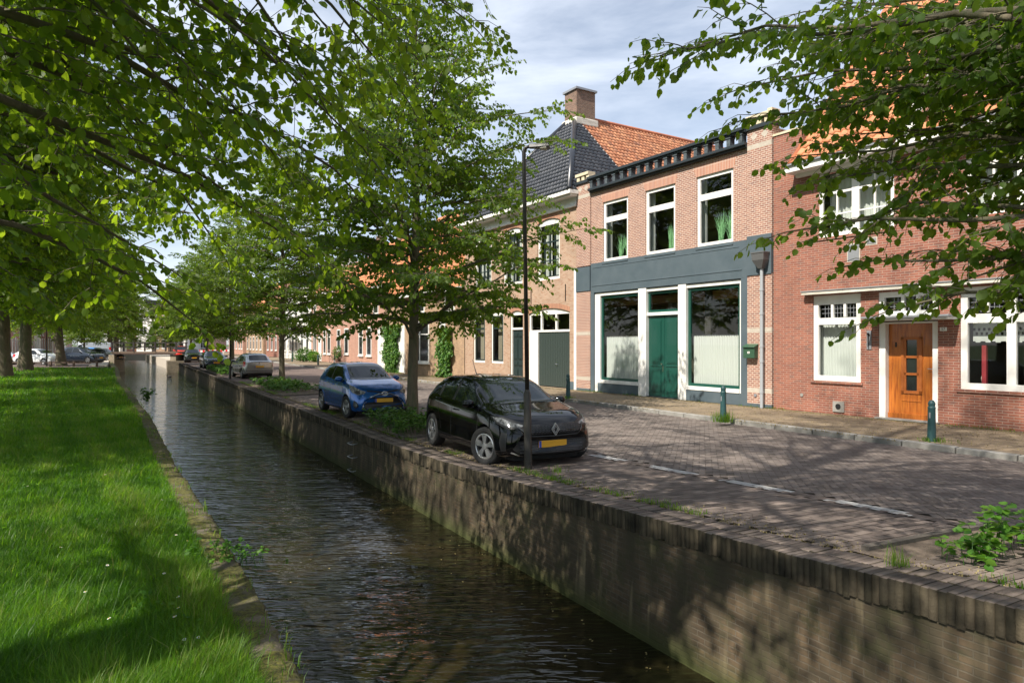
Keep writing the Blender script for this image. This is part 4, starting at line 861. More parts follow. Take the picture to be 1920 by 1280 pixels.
# ================================================================ generic terrace houses
def house(name, loc, rz, wd, dp, ez, rz_, wall, roof, label, wins=(), doors=(), hip=False, gable=False, mw='white', chim=None, eave='white', split=0):
    r = empty(name, loc, rz, label=label, cat='house')
    b = MB(); b.q((0, 0, 0), (wd, 0, 0), (wd, 0, ez), (0, 0, ez)); b.q((wd, 0, 0), (wd, dp, 0), (wd, dp, ez), (wd, 0, ez)); b.q((0, 0, 0), (0, 0, ez), (0, dp, ez), (0, dp, 0)); b.q((0, dp, 0), (0, dp, ez), (wd, dp, ez), (wd, dp, 0))
    if gable: b.q((0, 0, ez), (wd, 0, ez), (wd/2, 0, rz_)); b.q((0, dp, ez), (wd/2, dp, rz_), (wd, dp, ez))
    else: b.q((0, 0, ez), (0, dp/2, rz_), (0, dp, ez)); b.q((wd, 0, ez), (wd, dp, ez), (wd, dp/2, rz_))
    b.build('wall', M[wall], r)
    o = .25
    if gable:
        d = Vector((wd/2+o, 0, (rz_-ez)*(1+o/(wd/2)))); 
        tiles(r, 'roof', M[roof], (wd+o, -.2, ez-o*(rz_-ez)/(wd/2)), (0, 1, 0), Vector((-d.x, 0, d.z)), lambda v: 0, lambda v: dp, d.length, pu=.3, pv=.4)
        tiles(r, 'roof', M[roof], (-o, dp-.2, ez-o*(rz_-ez)/(wd/2)), (0, -1, 0), d, lambda v: 0, lambda v: dp, d.length, pu=.3, pv=.4)
        b = MB()
        for s_, xe in ((1, -.1), (-1, wd+.1)): b.hexa([(xe, -.22, ez-.3), (xe+s_*.25, -.22, ez-.3), (xe+s_*.25, -.02, ez-.3), (xe, -.02, ez-.3), (wd/2, -.22, rz_), (wd/2+s_*.01, -.22, rz_-.3), (wd/2+s_*.01, -.02, rz_-.3), (wd/2, -.02, rz_)])
        b.build('bargeboard', M['white'], r)
    else:
        d = Vector((0, dp/2+o, (rz_-ez)*(1+o/(dp/2)))); zz = ez-o*(rz_-ez)/(dp/2)
        tiles(r, 'roof', M[roof], (0, -o, zz), (1, 0, 0), d, lambda v: -.02, lambda v: wd+.02, d.length, pu=.3, pv=.4)
        b = MB(); b.q((0, dp/2, rz_+.05), (wd, dp/2, rz_+.05), (wd, dp+o, zz), (0, dp+o, zz)); b.build('rear_roof', M['orange' if roof != 'btile' else 'btile'], r)
        b = MB(); b.box(-.02, wd+.02, -o-.14, -.001, zz-.18, zz+.02); b.build('gutter', M[eave], r)
    if chim: b = MB(); b.box(chim-.4, chim+.4, dp/2-.4, dp/2+.4, rz_-.8, rz_+1.1); b.build('chimney', M['chim'], r)
    for q in wins:
        x0, x1, z0, z1 = q[:4]; f = MB(); t = .1
        for a, c, e, g_ in ((x0, x0+t, z0, z1), (x1-t, x1, z0, z1), (x0+t, x1-t, z0, z0+t), (x0+t, x1-t, z1-t, z1)): f.box(a, c, -.05, .02, e, g_)
        zc = z0+(z1-z0)*.68; f.box(x0+t, x1-t, -.04, .02, zc-.04, zc+.04)
        if x1-x0 > 1.3: f.box((x0+x1)/2-.05, (x0+x1)/2+.05, -.045, .02, z0+t, z1-t)
        fo = f.build('window', M[mw if len(q) < 5 else q[4]], r); g = MB(); g.box(x0+t*.5, x1-t*.5, -.012, .005, z0+t*.5, z1-t*.5); g.build('pane', M['gdark'], fo)
        g = MB(); g.box(x0-.06, x1+.06, -.1, 0, z0-.09, z0-.001); g.build('sill', M['white'], fo)
    for x0, x1, z1, m in doors:
        f = MB(); f.box(x0, x1, -.03, .0, .05, z1); f.box(x0+.12, x1-.12, -.045, -.03, .3, 1.0); f.box(x0+.12, x1-.12, -.045, -.03, 1.2, z1-.25); do = f.build('door', M[m], r)
        f = MB(); f.box(x0-.1, x0, -.06, 0, 0, z1+.1); f.box(x1, x1+.1, -.06, 0, 0, z1+.1); f.box(x0, x1, -.06, 0, z1, z1+.1); f.build('door_frame', M['white'], do)
    return r
# B2: lower tan house with orange roof, next to the hipped one
h2 = house('terrace_house', W(-43.0, D0+.15, FL), RZ, 11.3, 8, 5.2, 10.6, 'tan2', 'ortile', 'low yellow brown brick house with orange roof and two ivy columns',
      wins=[(.5, 1.7, .9, 2.9), (4.3, 6.9, .75, 3.2), (8.3, 9.0, 2.35, 3.2), (8.9, 10.1, 3.7, 4.9), (5.0, 6.3, 3.7, 4.9)], doors=[(2.2, 3.3, 2.9, 'white'), (8.3, 9.0, 2.2, 'greend')])
b = MB(); b.box(10.75, 11.35, -.12, .2, 0, 5.2); b.build('brick_pier', M['tan2'], h2)
# houses further along, on the canal frame
def far(name, s, a, wd, *args, **k):
    x, y = sa(s, a); return house(name, (float(x), float(y), FL), RQ, wd, *args, **k)
far('terrace_house', 49.3, 11.0, 13.0, 8, 6.2, 10.5, 'rosy', 'ortile', 'rosy brick house with white panelled door and two low sash windows',
    wins=[(1.0, 2.2, 1.0, 3.1), (5.0, 6.1, .95, 3.1), (7.0, 8.2, .95, 3.1), (1.0, 2.2, 4.0, 5.6), (5, 6.1, 4, 5.6), (8.6, 9.8, 4, 5.6)], doors=[(9.8, 11.6, 2.9, 'white')], chim=4)
M['white2'] = mat('cream_white_plaster', (.72, .70, .64), .7)
far('terrace_house', 58.4, 12.9, 9.1, 8, 6.6, 11.2, 'rosy', 'orange' and 'ortile', 'brick house with green glazed double doors behind the bicycle', wins=[(.8, 2.0, 1.2, 3.2), (5.2, 6.4, 1.0, 3.2), (2.6, 3.8, 4.1, 5.9), (6.0, 7.2, 4.1, 5.9)], doors=[(2.8, 5.0, 2.9, 'green')], chim=2)
far('terrace_house', 68.2, 12.9, 9.8, 8, 7.2, 10.6, 'rosy', 'otile', 'brick house with white bay and shrubs at its foot', wins=[(1.0, 2.4, 1.0, 3.3), (5.4, 6.4, .8, 3.3), (7.0, 8.2, .8, 3.3), (1.2, 2.4, 4.2, 6.0), (6, 7.4, 4.2, 6.0)], doors=[(3.4, 4.5, 2.6, 'white')])
far('white_house', 84, 12.9, 15.8, 8, 8.4, 12, 'white2', 'btile', 'tall white plastered house behind the scaffold', wins=[(x, x+1.2, z, z+2.2) for x in (1, 4.2, 7.6, 10.8, 13.4) for z in (.9, 4.6)], doors=[(5.9, 7.0, 2.8, 'greend')])
far('terrace_house', 96, 12.9, 12, 8, 6.5, 10.5, 'red', 'otile', 'dark red brick house left of the white one', wins=[(x, x+1.2, z, z+2) for x in (1, 4, 7, 10) for z in (.9, 4.2)])
far('terrace_house', 112, 12.5, 16, 8, 7.4, 11.5, 'tan2', 'ortile', 'yellowish brick house behind the red car', wins=[(x, x+1.2, z, z+2) for x in (1, 4, 7, 10, 13.4) for z in (.9, 4.2)])
far('terrace_house', 130, 12.0, 18, 8, 6.8, 11, 'rosy', 'btile', 'rosy brick house with dark roof furthest along the street', wins=[(x, x+1.2, z, z+2) for x in (1, 4, 7, 10, 13.4, 16) for z in (.9, 4.2)])
# houses closing the view behind the footbridge
for i, (px_, Y, wd, ez, rp_, wl, rf, lab) in enumerate([(196, 150, 6.5, 7, 10.5, 'white2', 'otile', 'white gabled house far behind the bridge, leftmost of its row'), (225, 152, 6.2, 6.2, 10.6, 'rosy', 'ortile', 'brick gabled house far behind the bridge beside the white one'),
        (256, 150, 6.3, 7.6, 11.6, 'white2', 'btile', 'cream gabled house with grey roof behind the middle of the bridge'), (288, 150, 6.0, 6.6, 10.2, 'tan2', 'ortile', 'tan gabled house behind the bridge right of the cream one'),
        (317, 152, 7, 6.4, 10, 'white2', 'otile', 'low white gabled house behind the right end of the bridge'), (352, 158, 9, 7, 11, 'rosy', 'ortile', 'wide brick gabled house at the far right end of the cross street')]):
    x0 = (px_-960)/1280*Y
    house('gabled_house', (x0, Y, 0), R(-6), wd*.56+0, 8, ez, rp_, wl, rf, lab, wins=[(wd*.06, wd*.2, .8, 2.8), (wd*.33, wd*.5, .8, 2.8), (wd*.12, wd*.4, 3.8, 5.6)], gable=True)
# left row behind the parked cars
LL = [(5.6, 3.6, 6.4, 'greyb', 'btile', 'grey plastered cottage with white dormer, nearest of the left row'), (6, 3.7, 6.8, 'tan2', 'otile', 'tan cottage with orange gable second in the left row'), (5.5, 4.3, 8, 'red', 'ortile', 'red brick cottage with tall doors in the left row'),
      (7, 4.4, 8.2, 'rosy', 'btile', 'rosy brick house with black roof behind the dark car'), (7, 4.2, 7.6, 'white2', 'otile', 'white house behind the silver van'), (9, 5, 9, 'rosy', 'ortile', 'brick house with black roof sixth in the left row'), (9, 5, 9, 'white2', 'otile', 'white house seventh in the left row beyond the lime trunks'), (10, 5.5, 9.5, 'red', 'btile', 'red brick house far along the left row'), (12, 5, 9, 'tan2', 'ortile', 'tan house far along the left row'), (13, 6, 10, 'rosy', 'otile', 'brick house near the end of the left row'), (16, 5.6, 10, 'white2', 'btile', 'white house with dark roof near the end of the left row'), (20, 6.5, 11, 'rosy', 'ortile', 'long brick house furthest along the left row')]
t_ = 0; A0 = np.array([-49.5, 64.]); 
for i, (wd, ez, rr, wl, rf, lab) in enumerate(LL):
    p = A0+DQ*t_; t_ += wd+.02
    r = house('cottage', (float(p[0]), float(p[1]), 0), math.atan2(DQ[1], DQ[0]), wd, 7, ez, rr, wl, rf, lab, wins=[(wd*.08, wd*.08+1.1, .8, 2.7), (wd*.42, wd*.42+1.1, .8, 2.7)]+([(wd*.2, wd*.2+1.2, 3.2, 4.0)] if ez > 4.2 else []), doors=[(wd*.72, wd*.72+1, 2.4, 'greend' if i % 2 else 'white')])
    if i in (0, 2):
        b = MB(); b.box(1.6, 3.4, .3, 2.5, ez-.1, ez+1.9); b.hexa([(1.4, .2, ez+1.9), (3.6, .2, ez+1.9), (3.6, 2.6, ez+1.9), (1.4, 2.6, ez+1.9), (1.4, .2, ez+2.05), (3.6, .2, ez+2.05), (3.6, 2.6, ez+2.05), (1.4, 2.6, ez+2.05)]); d = b.build('dormer', M['white'], r)
        b = MB(); b.box(1.8, 3.2, .28, .3, ez+.3, ez+1.6); b.build('pane', M['gdark'], d)
# ---------------------------------------------------------------- trees
LT = np.array([(0, 0, 0), (-.36, .22, .07), (-.34, .66, .05), (0, 1, -.04), (.34, .66, .05), (.36, .22, .07)])   # folded heart leaf: width x, length y
LF = np.array([(0, 1, 2, 3), (0, 3, 4, 5)])
def leaves(name, pos, dirn, size, m, parent, tilt=.5, seed=1, nrm=(0, 0, 1), rnd=None):
    r = np.random.default_rng(seed); n = len(pos); pos = np.asarray(pos); d = np.asarray(dirn, float)+r.normal(0, .25, (n, 3)); d /= np.linalg.norm(d, axis=1)[:, None]
    up = np.array(nrm, float)+r.normal(0, tilt, (n, 3)); x = np.cross(d, up); x /= np.linalg.norm(x, axis=1)[:, None]+1e-9; z = np.cross(x, d)
    s = size*r.uniform(.65, 1.25, n); T = LT[None]*s[:, None, None]
    V = pos[:, None]+T[..., 0:1]*x[:, None]+T[..., 1:2]*d[:, None]+T[..., 2:3]*z[:, None]
    F = (LF[None]+6*np.arange(n)[:, None, None]).reshape(-1, 4)
    rn = r.random(n) if rnd is None else np.clip(rnd+r.normal(0, .15, n), 0, 1)
    return fastmesh(name, V.reshape(-1, 3), [F], m, parent, attr=np.repeat(rn, 6))
def bez(p0, p1, p2, n):
    t = np.linspace(0, 1, n)[:, None]; return (1-t)**2*p0+2*t*(1-t)*p1+t*t*p2
class Grower:
    def __init__(s, seed): s.r = np.random.default_rng(seed); s.mb = MB(); s.lp = []; s.ld = []; s.lr = []
    def twig(s, p, d, ln, droop=.25, step=.043):
        r = s.r; e = p+d*ln+np.array([0, 0, -droop*ln]); m = (p+e)/2+np.array([0, 0, droop*ln*.3])
        if s.tube_twigs: s.mb.tube([p, m, e], [.005, .0035, .002], 3, cap=False)
        n = max(3, int(ln/step)); t = (np.arange(n)+.6)/n; q = bez(p, m, e, 24)[np.minimum((t*23).astype(int), 23)]
        side = np.cross(d, [0, 0, 1.]); side /= np.linalg.norm(side)+1e-9; sg = np.where(np.arange(n) % 2, 1, -1)[:, None]
        dd = d[None]*.5+side[None]*sg*.65+np.array([0, 0, -.95]); q = q+r.normal(0, .015, (n, 3)); s.lp.append(q); s.ld.append(dd); s.lr.append(np.full(n, r.random()))
    def spray(s, p, d, ln, r0, tw=.15, tl=.42, droop=.15):
        """a side branch with alternate leafy twigs lying roughly flat"""
        r = s.r; e = p+d*ln+np.array([0, 0, -droop*ln]); m = (p+e)/2+np.array([0, 0, .12*ln]); P = bez(p, m, e, max(4, int(ln/.25))); s.mb.tube([*P], list(np.linspace(r0, .004, len(P))), 4, cap=False)
        n = max(2, int(ln/tw)); Pf = bez(p, m, e, 40); side = np.cross(d, [0, 0, 1.]); side /= np.linalg.norm(side)+1e-9
        for i in range(n):
            t = (i+.5+r.uniform(-.3, .3))/n
            if t < .12: continue
            sg = 1 if i % 2 else -1; dd = d*.6+side*sg*.85+np.array([0, 0, r.uniform(-.35, .25)]); dd /= np.linalg.norm(dd)
            s.twig(Pf[min(39, int(t*39))], dd, tl*(1.1-.5*t)*r.uniform(.7, 1.25), droop=r.uniform(.1, .5))
        s.twig(e, d, tl*.8, droop=.35)
    def limb(s, P, r0, sp=.3, sl=1.3, start=.2, tw=.15, tl=.42, n=6, droop=.15, drop=0):
        P = np.asarray(P, float); s.mb.tube([*P], list(np.linspace(r0, .008, len(P))**1), n, cap=False)
        seg = np.linalg.norm(np.diff(P, axis=0), axis=1); d = np.concatenate([[0], np.cumsum(seg)]); L_ = d[-1]; k = int(L_*(1-start)/sp); r = s.r
        for i in range(k):
            if r.random() < drop: continue
            t = start*L_+(i+.5)*sp+r.uniform(-.1, .1); p = np.array([np.interp(t, d, P[:, j]) for j in range(3)]); q = np.array([np.interp(min(t+.1, L_), d, P[:, j]) for j in range(3)]); T = q-p; T /= np.linalg.norm(T)+1e-9
            side = np.cross(T, [0, 0, 1.]); side /= np.linalg.norm(side)+1e-9; sg = 1 if i % 2 else -1; a = r.uniform(.6, 1.15)
            dd = T*math.cos(a)+side*sg*math.sin(a)+np.array([0, 0, r.normal(.12, .38)]); dd /= np.linalg.norm(dd); f = t/L_
            s.spray(p, dd, sl*(1.15-.75*f)*r.uniform(.65, 1.2), max(.006, r0*.35*(1-f)), tw, tl, droop)
        T = P[-1]-P[-2]; T /= np.linalg.norm(T); s.spray(P[-1], T, sl*.5, .008, tw, tl, droop)
def curve_limb(base, az, length, elev, droop, n=7, r=None):
    t = np.linspace(0, 1, n); h = np.array([math.cos(az), math.sin(az), 0]); out = base[None]+h[None]*(length*t)[:, None]+np.array([0, 0, 1.])[None]*(length*(math.tan(elev)*t-droop*t*t))[:, None]
    if r is not None: out[1:] += r.normal(0, .035*length/3, (n-1, 3))
    return out
def make_tree(name, loc, seed, H, prof, nlimb, trunk_r, leafm, leaf, barkm, z0=1.8, extra=(), sp=.3, sl=1.3, tw=.15, tl=.42, sides=12, elev=(.35, .95), twigs=True, keep=None, hframe=None, lean=(0, 0), flare=1.25, rz=0, droopf=.30, **k):
    root = empty(name, loc, 0, **k); g = Grower(seed); g.tube_twigs = twigs; r = g.r
    n = 14; t = np.linspace(0, 1, n); wob = np.cumsum(r.normal(0, .025, (n, 2)), axis=0); wob[:2] = 0
    T = np.stack([wob[:, 0]+lean[0]*t, wob[:, 1]+lean[1]*t, H*.96*t], 1); T[0, 2] = -.15
    rad = trunk_r*(1-t)**.75+.012; rad[0] *= flare
    g.mb.tube([*T], list(rad), sides, cap=False); az = r.uniform(0, 6)
    for i in range(nlimb):
        f = (i+.5)/nlimb; az += 2.4+r.uniform(-.3, .3); zt = z0+(H-z0)*f**.9; R_ = np.interp(zt, [p[0] for p in prof], [p[1] for p in prof])*r.uniform(.66, 1.12)
        el = max(.12, elev[0]+(elev[1]-elev[0])*f+r.normal(0, .13)); rise = R_*(math.tan(el)-droopf); zb = max(z0*.85, zt-rise); 
        if zb > H*.95: zb = H*.95
        b = np.array([np.interp(zb, T[:, 2], T[:, 0]), np.interp(zb, T[:, 2], T[:, 1]), zb])
        if keep and not keep(b+np.array([math.cos(az), math.sin(az), 0])*R_+np.array([0, 0, zt-zb])+np.array(loc)): continue
        g.limb(curve_limb(b, az, R_, el, droopf, r=r), max(.018, trunk_r*.30*(1-f)+.012), sp, sl*(.75+.25*R_/4), .18, tw, tl)
    for zb, tip, mid in extra:
        low = tip[2] < 3.2
        b = np.array([np.interp(zb, T[:, 2], T[:, 0]), np.interp(zb, T[:, 2], T[:, 1]), zb]); tip = np.array(tip)-np.array(loc); m_ = (b+tip)/2+np.array([0, 0, mid])
        P = bez(b, m_, tip, 9); P[1:-1] += r.normal(0, .06, (7, 3)); g.limb(P, .05, sp*.85, sl*(.58 if low else .8), .45 if low else .36, tw, tl, n=7, drop=.08)
    g.mb.build('trunk', barkm, root, smooth=True)
    rn = np.concatenate(g.lr)*.6+.2; lp = np.concatenate(g.lp); ld = np.concatenate(g.ld); zf = (lp[:, 2]/H); rn = rn
    leaves('crown', lp, ld, leaf, leafm, root, seed=seed, rnd=rn, tilt=.85); root['_n'] = len(lp); print(name, 'leaves', len(lp), 'trunk faces', len(g.mb.f)); del root['_n']
    return root
def copy_tree(o, parent=None):
    c = o.copy(); C.objects.link(c); c.parent = parent
    for ch in [x for x in C.objects if x.parent == o]: copy_tree(ch, c)
    return c
PR = [(1.6, 1.2), (2.4, 2.6), (3.4, 3.8), (4.6, 4.2), (6, 3.8), (7.2, 3.6), (8.6, 3.3), (9.6, 2.4), (11.2, 1.2), (12.6, .4)]
GQ = 'young lime trees along the quay'
ty = make_tree('lime_tree', SA(9.9, 2.1), 11, 12.8, PR, 88, .14, M['leafy'], .10, M['bark'], z0=2.5, sl=1.25, sp=.215, tw=.10, tl=.40, group=GQ,
     label='tall young lime tree between the blue and the black car', cat='tree')
for i, (s_, a_, rz_, sc_, lab) in enumerate([(28.6, 2.2, 1.9, .98, 'young lime tree in the planted bed beside the silver hatchback'), (48.2, 2.3, 4.0, 1.0, 'young lime tree between the silver and the dark blue car'), (67.5, 2.3, .7, .97, 'young lime tree behind the dark blue saloon'),
        (86.5, 2.3, 3.1, 1.02, 'young lime tree standing between the black car and the red car'), (106, 2.3, 5.0, 1.0, 'young lime tree furthest along the quay past the footbridge')]):
    o = copy_tree(ty); o.location = SA(s_, a_); o.rotation_euler = (0, 0, rz_); o.scale = (sc_,)*3; o['label'] = lab
# tree whose branches hang into the upper right of the picture
TR = [(4.3, 7, 5.2), (4.45, 6.4, 5.05), (4.6, 6.3, 4.3), (4.1, 6.2, 3.5), (3.9, 6.6, 4.75), (4.5, 6.1, 3.8), (3.4, 6.8, 5.0), (3.7, 6.4, 4.4), (1.42, 6.5, 4.78), (2.32, 7, 4.64), (2.31, 6.8, 4.25), (2.95, 7, 3.93), (2.46, 6.3, 3.04), (2.95, 6.3, 3.12), (3.13, 5.8, 2.30), (3.09, 6, 2.72), (3.66, 6, 2.81), (3.67, 5.6, 2.56), (3.82, 5.2, 2.6), (3.76, 6.5, 3.34), (3.5, 7, 4.15), (2.95, 7, 4.97), (3.77, 7, 5.19), (4.17, 6, 4.55), (3.94, 6, 3.84), (4.26, 5.8, 3.19), (4.32, 7, 4.53), (2.52, 7, 5.41), (3.05, 6.5, 4.35), (1.86, 7, 5.19), (3.04, 6.6, 3.61), (4.07, 6.2, 3.5), (3.23, 6, 4.17)]
TR = [t for t in TR if t not in ((1.86, 7, 5.19), (2.52, 7, 5.41))]
TR = [(1.62, 6.5, 4.78)]+[(x+.18, y, z) for x, y, z in TR[1:]]+[(3.3, 7.4, 5.6), (3.7, 7.3, 4.6), (4.0, 7.4, 5.4), (4.3, 7.2, 4.9), (4.7, 7.0, 4.5), (3.9, 7.0, 4.1), (4.4, 6.7, 5.3), (4.6, 6.6, 3.9), (3.5, 7.0, 4.55), (4.1, 6.9, 5.0), (4.8, 6.8, 5.0), (3.1, 7.2, 5.2)]
mid = lambda tip: .55
keepR = lambda p: not (abs(math.degrees(math.atan2(p[0], p[1]))) < 38 and 2 < p[1] < 12 and (p[2]-2)/p[1] < .52)
make_tree('lime_tree', (6.2, 3.1, .3), 23, 12.5, [(z, r_*1.02) for z, r_ in PR], 60, .16, M['leafy'], .082, M['bark'], z0=2.6, sl=1.1, sp=.24, tw=.105, tl=.36, keep=keepR,
     extra=[(min(3.0, max(1.9, t[2]-1.4)), t, .45) for t in TR], group=GQ, label='lime tree at the right edge whose branches hang before the red brick house', cat='tree')
# old limes on the lawn
PL = [(2.6, 3.4), (3.8, 5.4), (6, 6.4), (9, 6.8), (12, 6.2), (15, 4.8), (17, 3), (18.6, .8)]
GL_ = 'old lime trees on the lawn'
tl_ = make_tree('old_lime_tree', (-30.8, 41.3, -.05), 5, 18.5, PL, 104, .42, M['leaf'], .135, M['barkold'], z0=3.1, sl=1.9, sp=.34, tw=.15, tl=.5, elev=(.14, .95), sides=16, flare=1.35, droopf=.4, group=GL_,
     label='thick old lime trunk at the left edge of the lawn, foremost of three', cat='tree')
for i, (x, y, rz_, sc_, lab) in enumerate([(-36.0, 50.5, 2.0, .98, 'old lime tree with knobbly trunk, second from the left on the lawn'), (-40.4, 61.2, 3.6, .86, 'leaning old lime tree at the far edge of the lawn, right of the other two'),
        (-24.2, 30.5, 1.2, 1.0, 'old lime tree whose crown fills the left side above the lawn'), (-17.6, 20.8, 4.4, .97, 'old lime tree left of the frame with crown over the lawn'), (-12.3, 10.6, 5.3, .98, 'old lime tree nearest the camera on the left, crown only in view'),
        (-58, 100, 2.2, .85, 'lime tree far behind the vans, left of the bridge'), (-66, 112, 1.0, .9, 'lime tree far behind the white van'), (-78, 124, 2.9, .95, 'lime tree at the far left end of the parking square')]):
    o = copy_tree(tl_); o.location = (x, y, 0); o.rotation_euler = (0, 0, rz_); o.scale = (sc_,)*3; o['label'] = lab
    if i == 1: o.rotation_euler = (0, R(4), rz_)
o = copy_tree(ty); o.location = (-46.4, 74, 0); o.scale = (.8,)*3; o['label'] = 'thin lime tree between the grey car and the silver van'; o['group'] = 'small street trees behind the bridge'
for i, (px_, Y, sc_, lab) in enumerate([(250, 120, .42, 'small pale green tree behind the bridge, left of the cream house'), (285, 122, .4, 'small pale green tree behind the bridge before the tan house'), (222, 128, .45, 'small tree behind the left end of the bridge'), (320, 118, .5, 'small tree behind the right end of the bridge')]):
    o = copy_tree(ty); o.location = ((px_-960)/1280*Y, Y, 0); o.scale = (sc_,)*3; o.rotation_euler = (0, 0, i*1.7); o['label'] = lab; o['group'] = 'small street trees behind the bridge'
TLn = [(-3.52, 5, 4.04), (-3.8, 6, 3.61), (-3.61, 6.5, 3.59), (-3.6, 7.5, 2.31), (-3.55, 7, 2.78), (-2.58, 5, 3.93), (-2.95, 7, 3.71), (-2.75, 8, 3.39), (-2.53, 9, 3.01), (-1.57, 6.5, 4.0), (-1.62, 8, 3.52), (-1.72, 5.5, 4.25), (-1.22, 6.5, 4.61), (-0.6, 7, 5.41), (-1.12, 5.5, 4.63), (-1.79, 4.5, 4.05), (-2.33, 4.2, 4.04), (-3.5, 8, 3.21), (-5.19, 8, 3.33), (-1.46, 8.5, 4.34), (-2.44, 6.5, 4.0), (-2.95, 6.5, 4.35), (-2.34, 7.5, 3.83), (-1.73, 6.5, 4.96), (-3.35, 5.5, 3.99)]
TLn = [t for t in TLn[1:] if t not in ((-5.19, 8, 3.33), (-3.61, 6.5, 3.59), (-2.95, 7, 3.71), (-3.8, 6, 3.61))]
keepL = lambda p: not (p[1] > 2 and abs(p[0]/p[1]) < .8 and (p[2]-2)/p[1] < .5)
make_tree('old_lime_tree', (-4.8, 1.4, .1), 31, 22.5, [(3, 3.0), (5, 5.0), (9, 6.0), (13, 6.6), (18, 6.4), (20.5, 4.6), (22.5, 1.2)], 46, .45, M['leaf'], .088, M['barkold'], z0=4.6, sl=1.6, sp=.33, tw=.15, tl=.45, elev=(.3, .95), sides=16, droopf=.4, lean=(2.0, 3.0), keep=keepL,
     extra=[(min(5.2, t[2]+.3), t, 1.0) for t in TLn], group=GL_, label='old lime tree beside the camera whose twigs hang over the canal at the upper left', cat='tree')
# ---------------------------------------------------------------- cars
M['tyre'] = mat('tyre_rubber', (.018, .018, .018), .8)
M['rim'] = mat('silver_rim', (.42, .43, .44), .3, .8)
M['rimdark'] = mat('dark_wheel_well', (.01, .01, .01), .8)
M['carglass'] = mat('car_glass', (.006, .009, .010), .02, spec=.6)
M['trim'] = mat('black_trim', (.015, .015, .016), .45)
M['plate'] = mat('yellow_number_plate', (.75, .38, .02), .4)
M['plateblue'] = mat('blue_plate_strip', (.02, .06, .35), .4)
M['lamp'] = varied('clear_lamp', (.03, .032, .035), (.30, .31, .32), 14, .12, 0, detail=1)
M['gstrip'] = mat('dark_satin_strip', (.10, .11, .12), .25, .6)
M['tail'] = mat('red_tail_lamp', (.45, .01, .01), .12, coat=1)
M['silver'] = mat('silver_trim', (.55, .56, .57), .25, .8)
def paint(name, c, metal=.3): return mat(name, c, .22, metal, coat=1, spec=.3)
def cr(pts, n):
    """Catmull-Rom through pts, n samples"""
    P = np.array(pts, float); P = np.vstack([2*P[0]-P[1], P, 2*P[-1]-P[-2]]); m = len(P)-3; t = np.linspace(0, m-1e-6, n); i = t.astype(int); f = (t-i)[:, None]
    a, b, c, d = P[i], P[i+1], P[i+2], P[i+3]; return .5*(2*b+(c-a)*f+(2*a-5*b+4*c-d)*f**2+(3*b-a-3*c+d)*f**3)
def body_mesh(sp):
    """closed body surface; x from the rear (0) to the nose (L), y across, z up"""
    Lc, Wd2 = sp['L'], sp['W']/2; top, belt, bot = sp['top'], sp['belt'], sp['bot']; wr = sp['roofw']
    xs = np.unique(np.concatenate([[0, .015, .04, .08, .13], np.linspace(.2, Lc-.25, 64), [Lc-.18, Lc-.12, Lc-.07, Lc-.035, Lc-.012, Lc]]))
    I = lambda T, x: np.interp(x, [p[0] for p in T], [p[1] for p in T])
    def sm(T, x, w=.06): return sum(I(T, np.clip(x+o*w, 0, Lc)) for o in (-1, -.5, 0, .5, 1))/5
    rows = []; M_ = 46
    for x in xs:
        e0 = max(0, 1-x/sp.get('rr', .5)); e1 = max(0, 1-(Lc-x)/sp.get('fr', .75)); W_ = Wd2*(1-sp.get('rc', .10)*e0**2.4-.10*max(0, 1-x/.06)**2)*(1-sp.get('fc', .20)*e1**2.3-.10*max(0, 1-(Lc-x)/.06)**2)
        zt = float(sm(top, x, .05)); zb = min(float(sm(belt, x, .08)), zt-.02); z0 = float(I(bot, x)); e2 = max(0, 1-x/.05)**2+max(0, 1-(Lc-x)/.05)**2
        z0 += .05*e2; rw = float(sm(wr, x, .12))*W_/Wd2
        zm = z0+(zb-z0)
        pts = [(0, z0), (W_*.7, z0), (W_-.07, z0+.01), (W_-.012, z0+.10), (W_, z0+(zm-z0)*.42), (W_-.004, z0+(zm-z0)*.62), (W_-.022, z0+(zm-z0)*.84), (W_-.05, zb)]
        gh = zt-zb
        if gh > .18:
            pts += [(W_-.05-(W_-.05-rw)*.28, zb+gh*.30), (W_-.05-(W_-.05-rw)*.62, zb+gh*.62), (rw+.01, zt-.085), (rw-.07, zt-.025), (rw*.6, zt), (0, zt+.015)]
        else:
            k = W_-.05; pts += [(k-.02, zb+gh*.3), (k-.05, zb+gh*.5), (k-.10, zb+gh*.72), (k-.2, zb+gh*.9), (k*.5, zt), (0, zt+.01)]
        rows.append(cr(pts, M_))
    A = np.array(rows); A[..., 0] = np.maximum(A[..., 0], 0); A[:, 0, 0] = 0; A[:, -1, 0] = 0
    V = []; F = []; nx = len(xs); ring = 2*M_-2
    for i, x in enumerate(xs):
        bow = 0
        for j in range(M_): V.append((x, -A[i, j, 0], A[i, j, 1]))
        for j in range(M_-2, 0, -1): V.append((x, A[i, j, 0], A[i, j, 1]))
    V = np.array(V)
    # bow the nose and tail in plan so they are not flat
    yy = np.abs(V[:, 1])/Wd2; fx = np.clip((V[:, 0]-(Lc-.6))/.6, 0, 1); V[:, 0] -= fx*sp.get('bow', .18)*yy**2.2; rx = np.clip((.4-V[:, 0])/.4, 0, 1); V[:, 0] += rx*sp.get('rbow', .10)*yy**2.4
    for i in range(nx-1):
        for k in range(ring): F.append((i*ring+k, i*ring+(k+1) % ring, (i+1)*ring+(k+1) % ring, (i+1)*ring+k))
    F.append(tuple(reversed(range(ring)))); F.append(tuple((nx-1)*ring+k for k in range(ring)))
    return V.tolist(), F
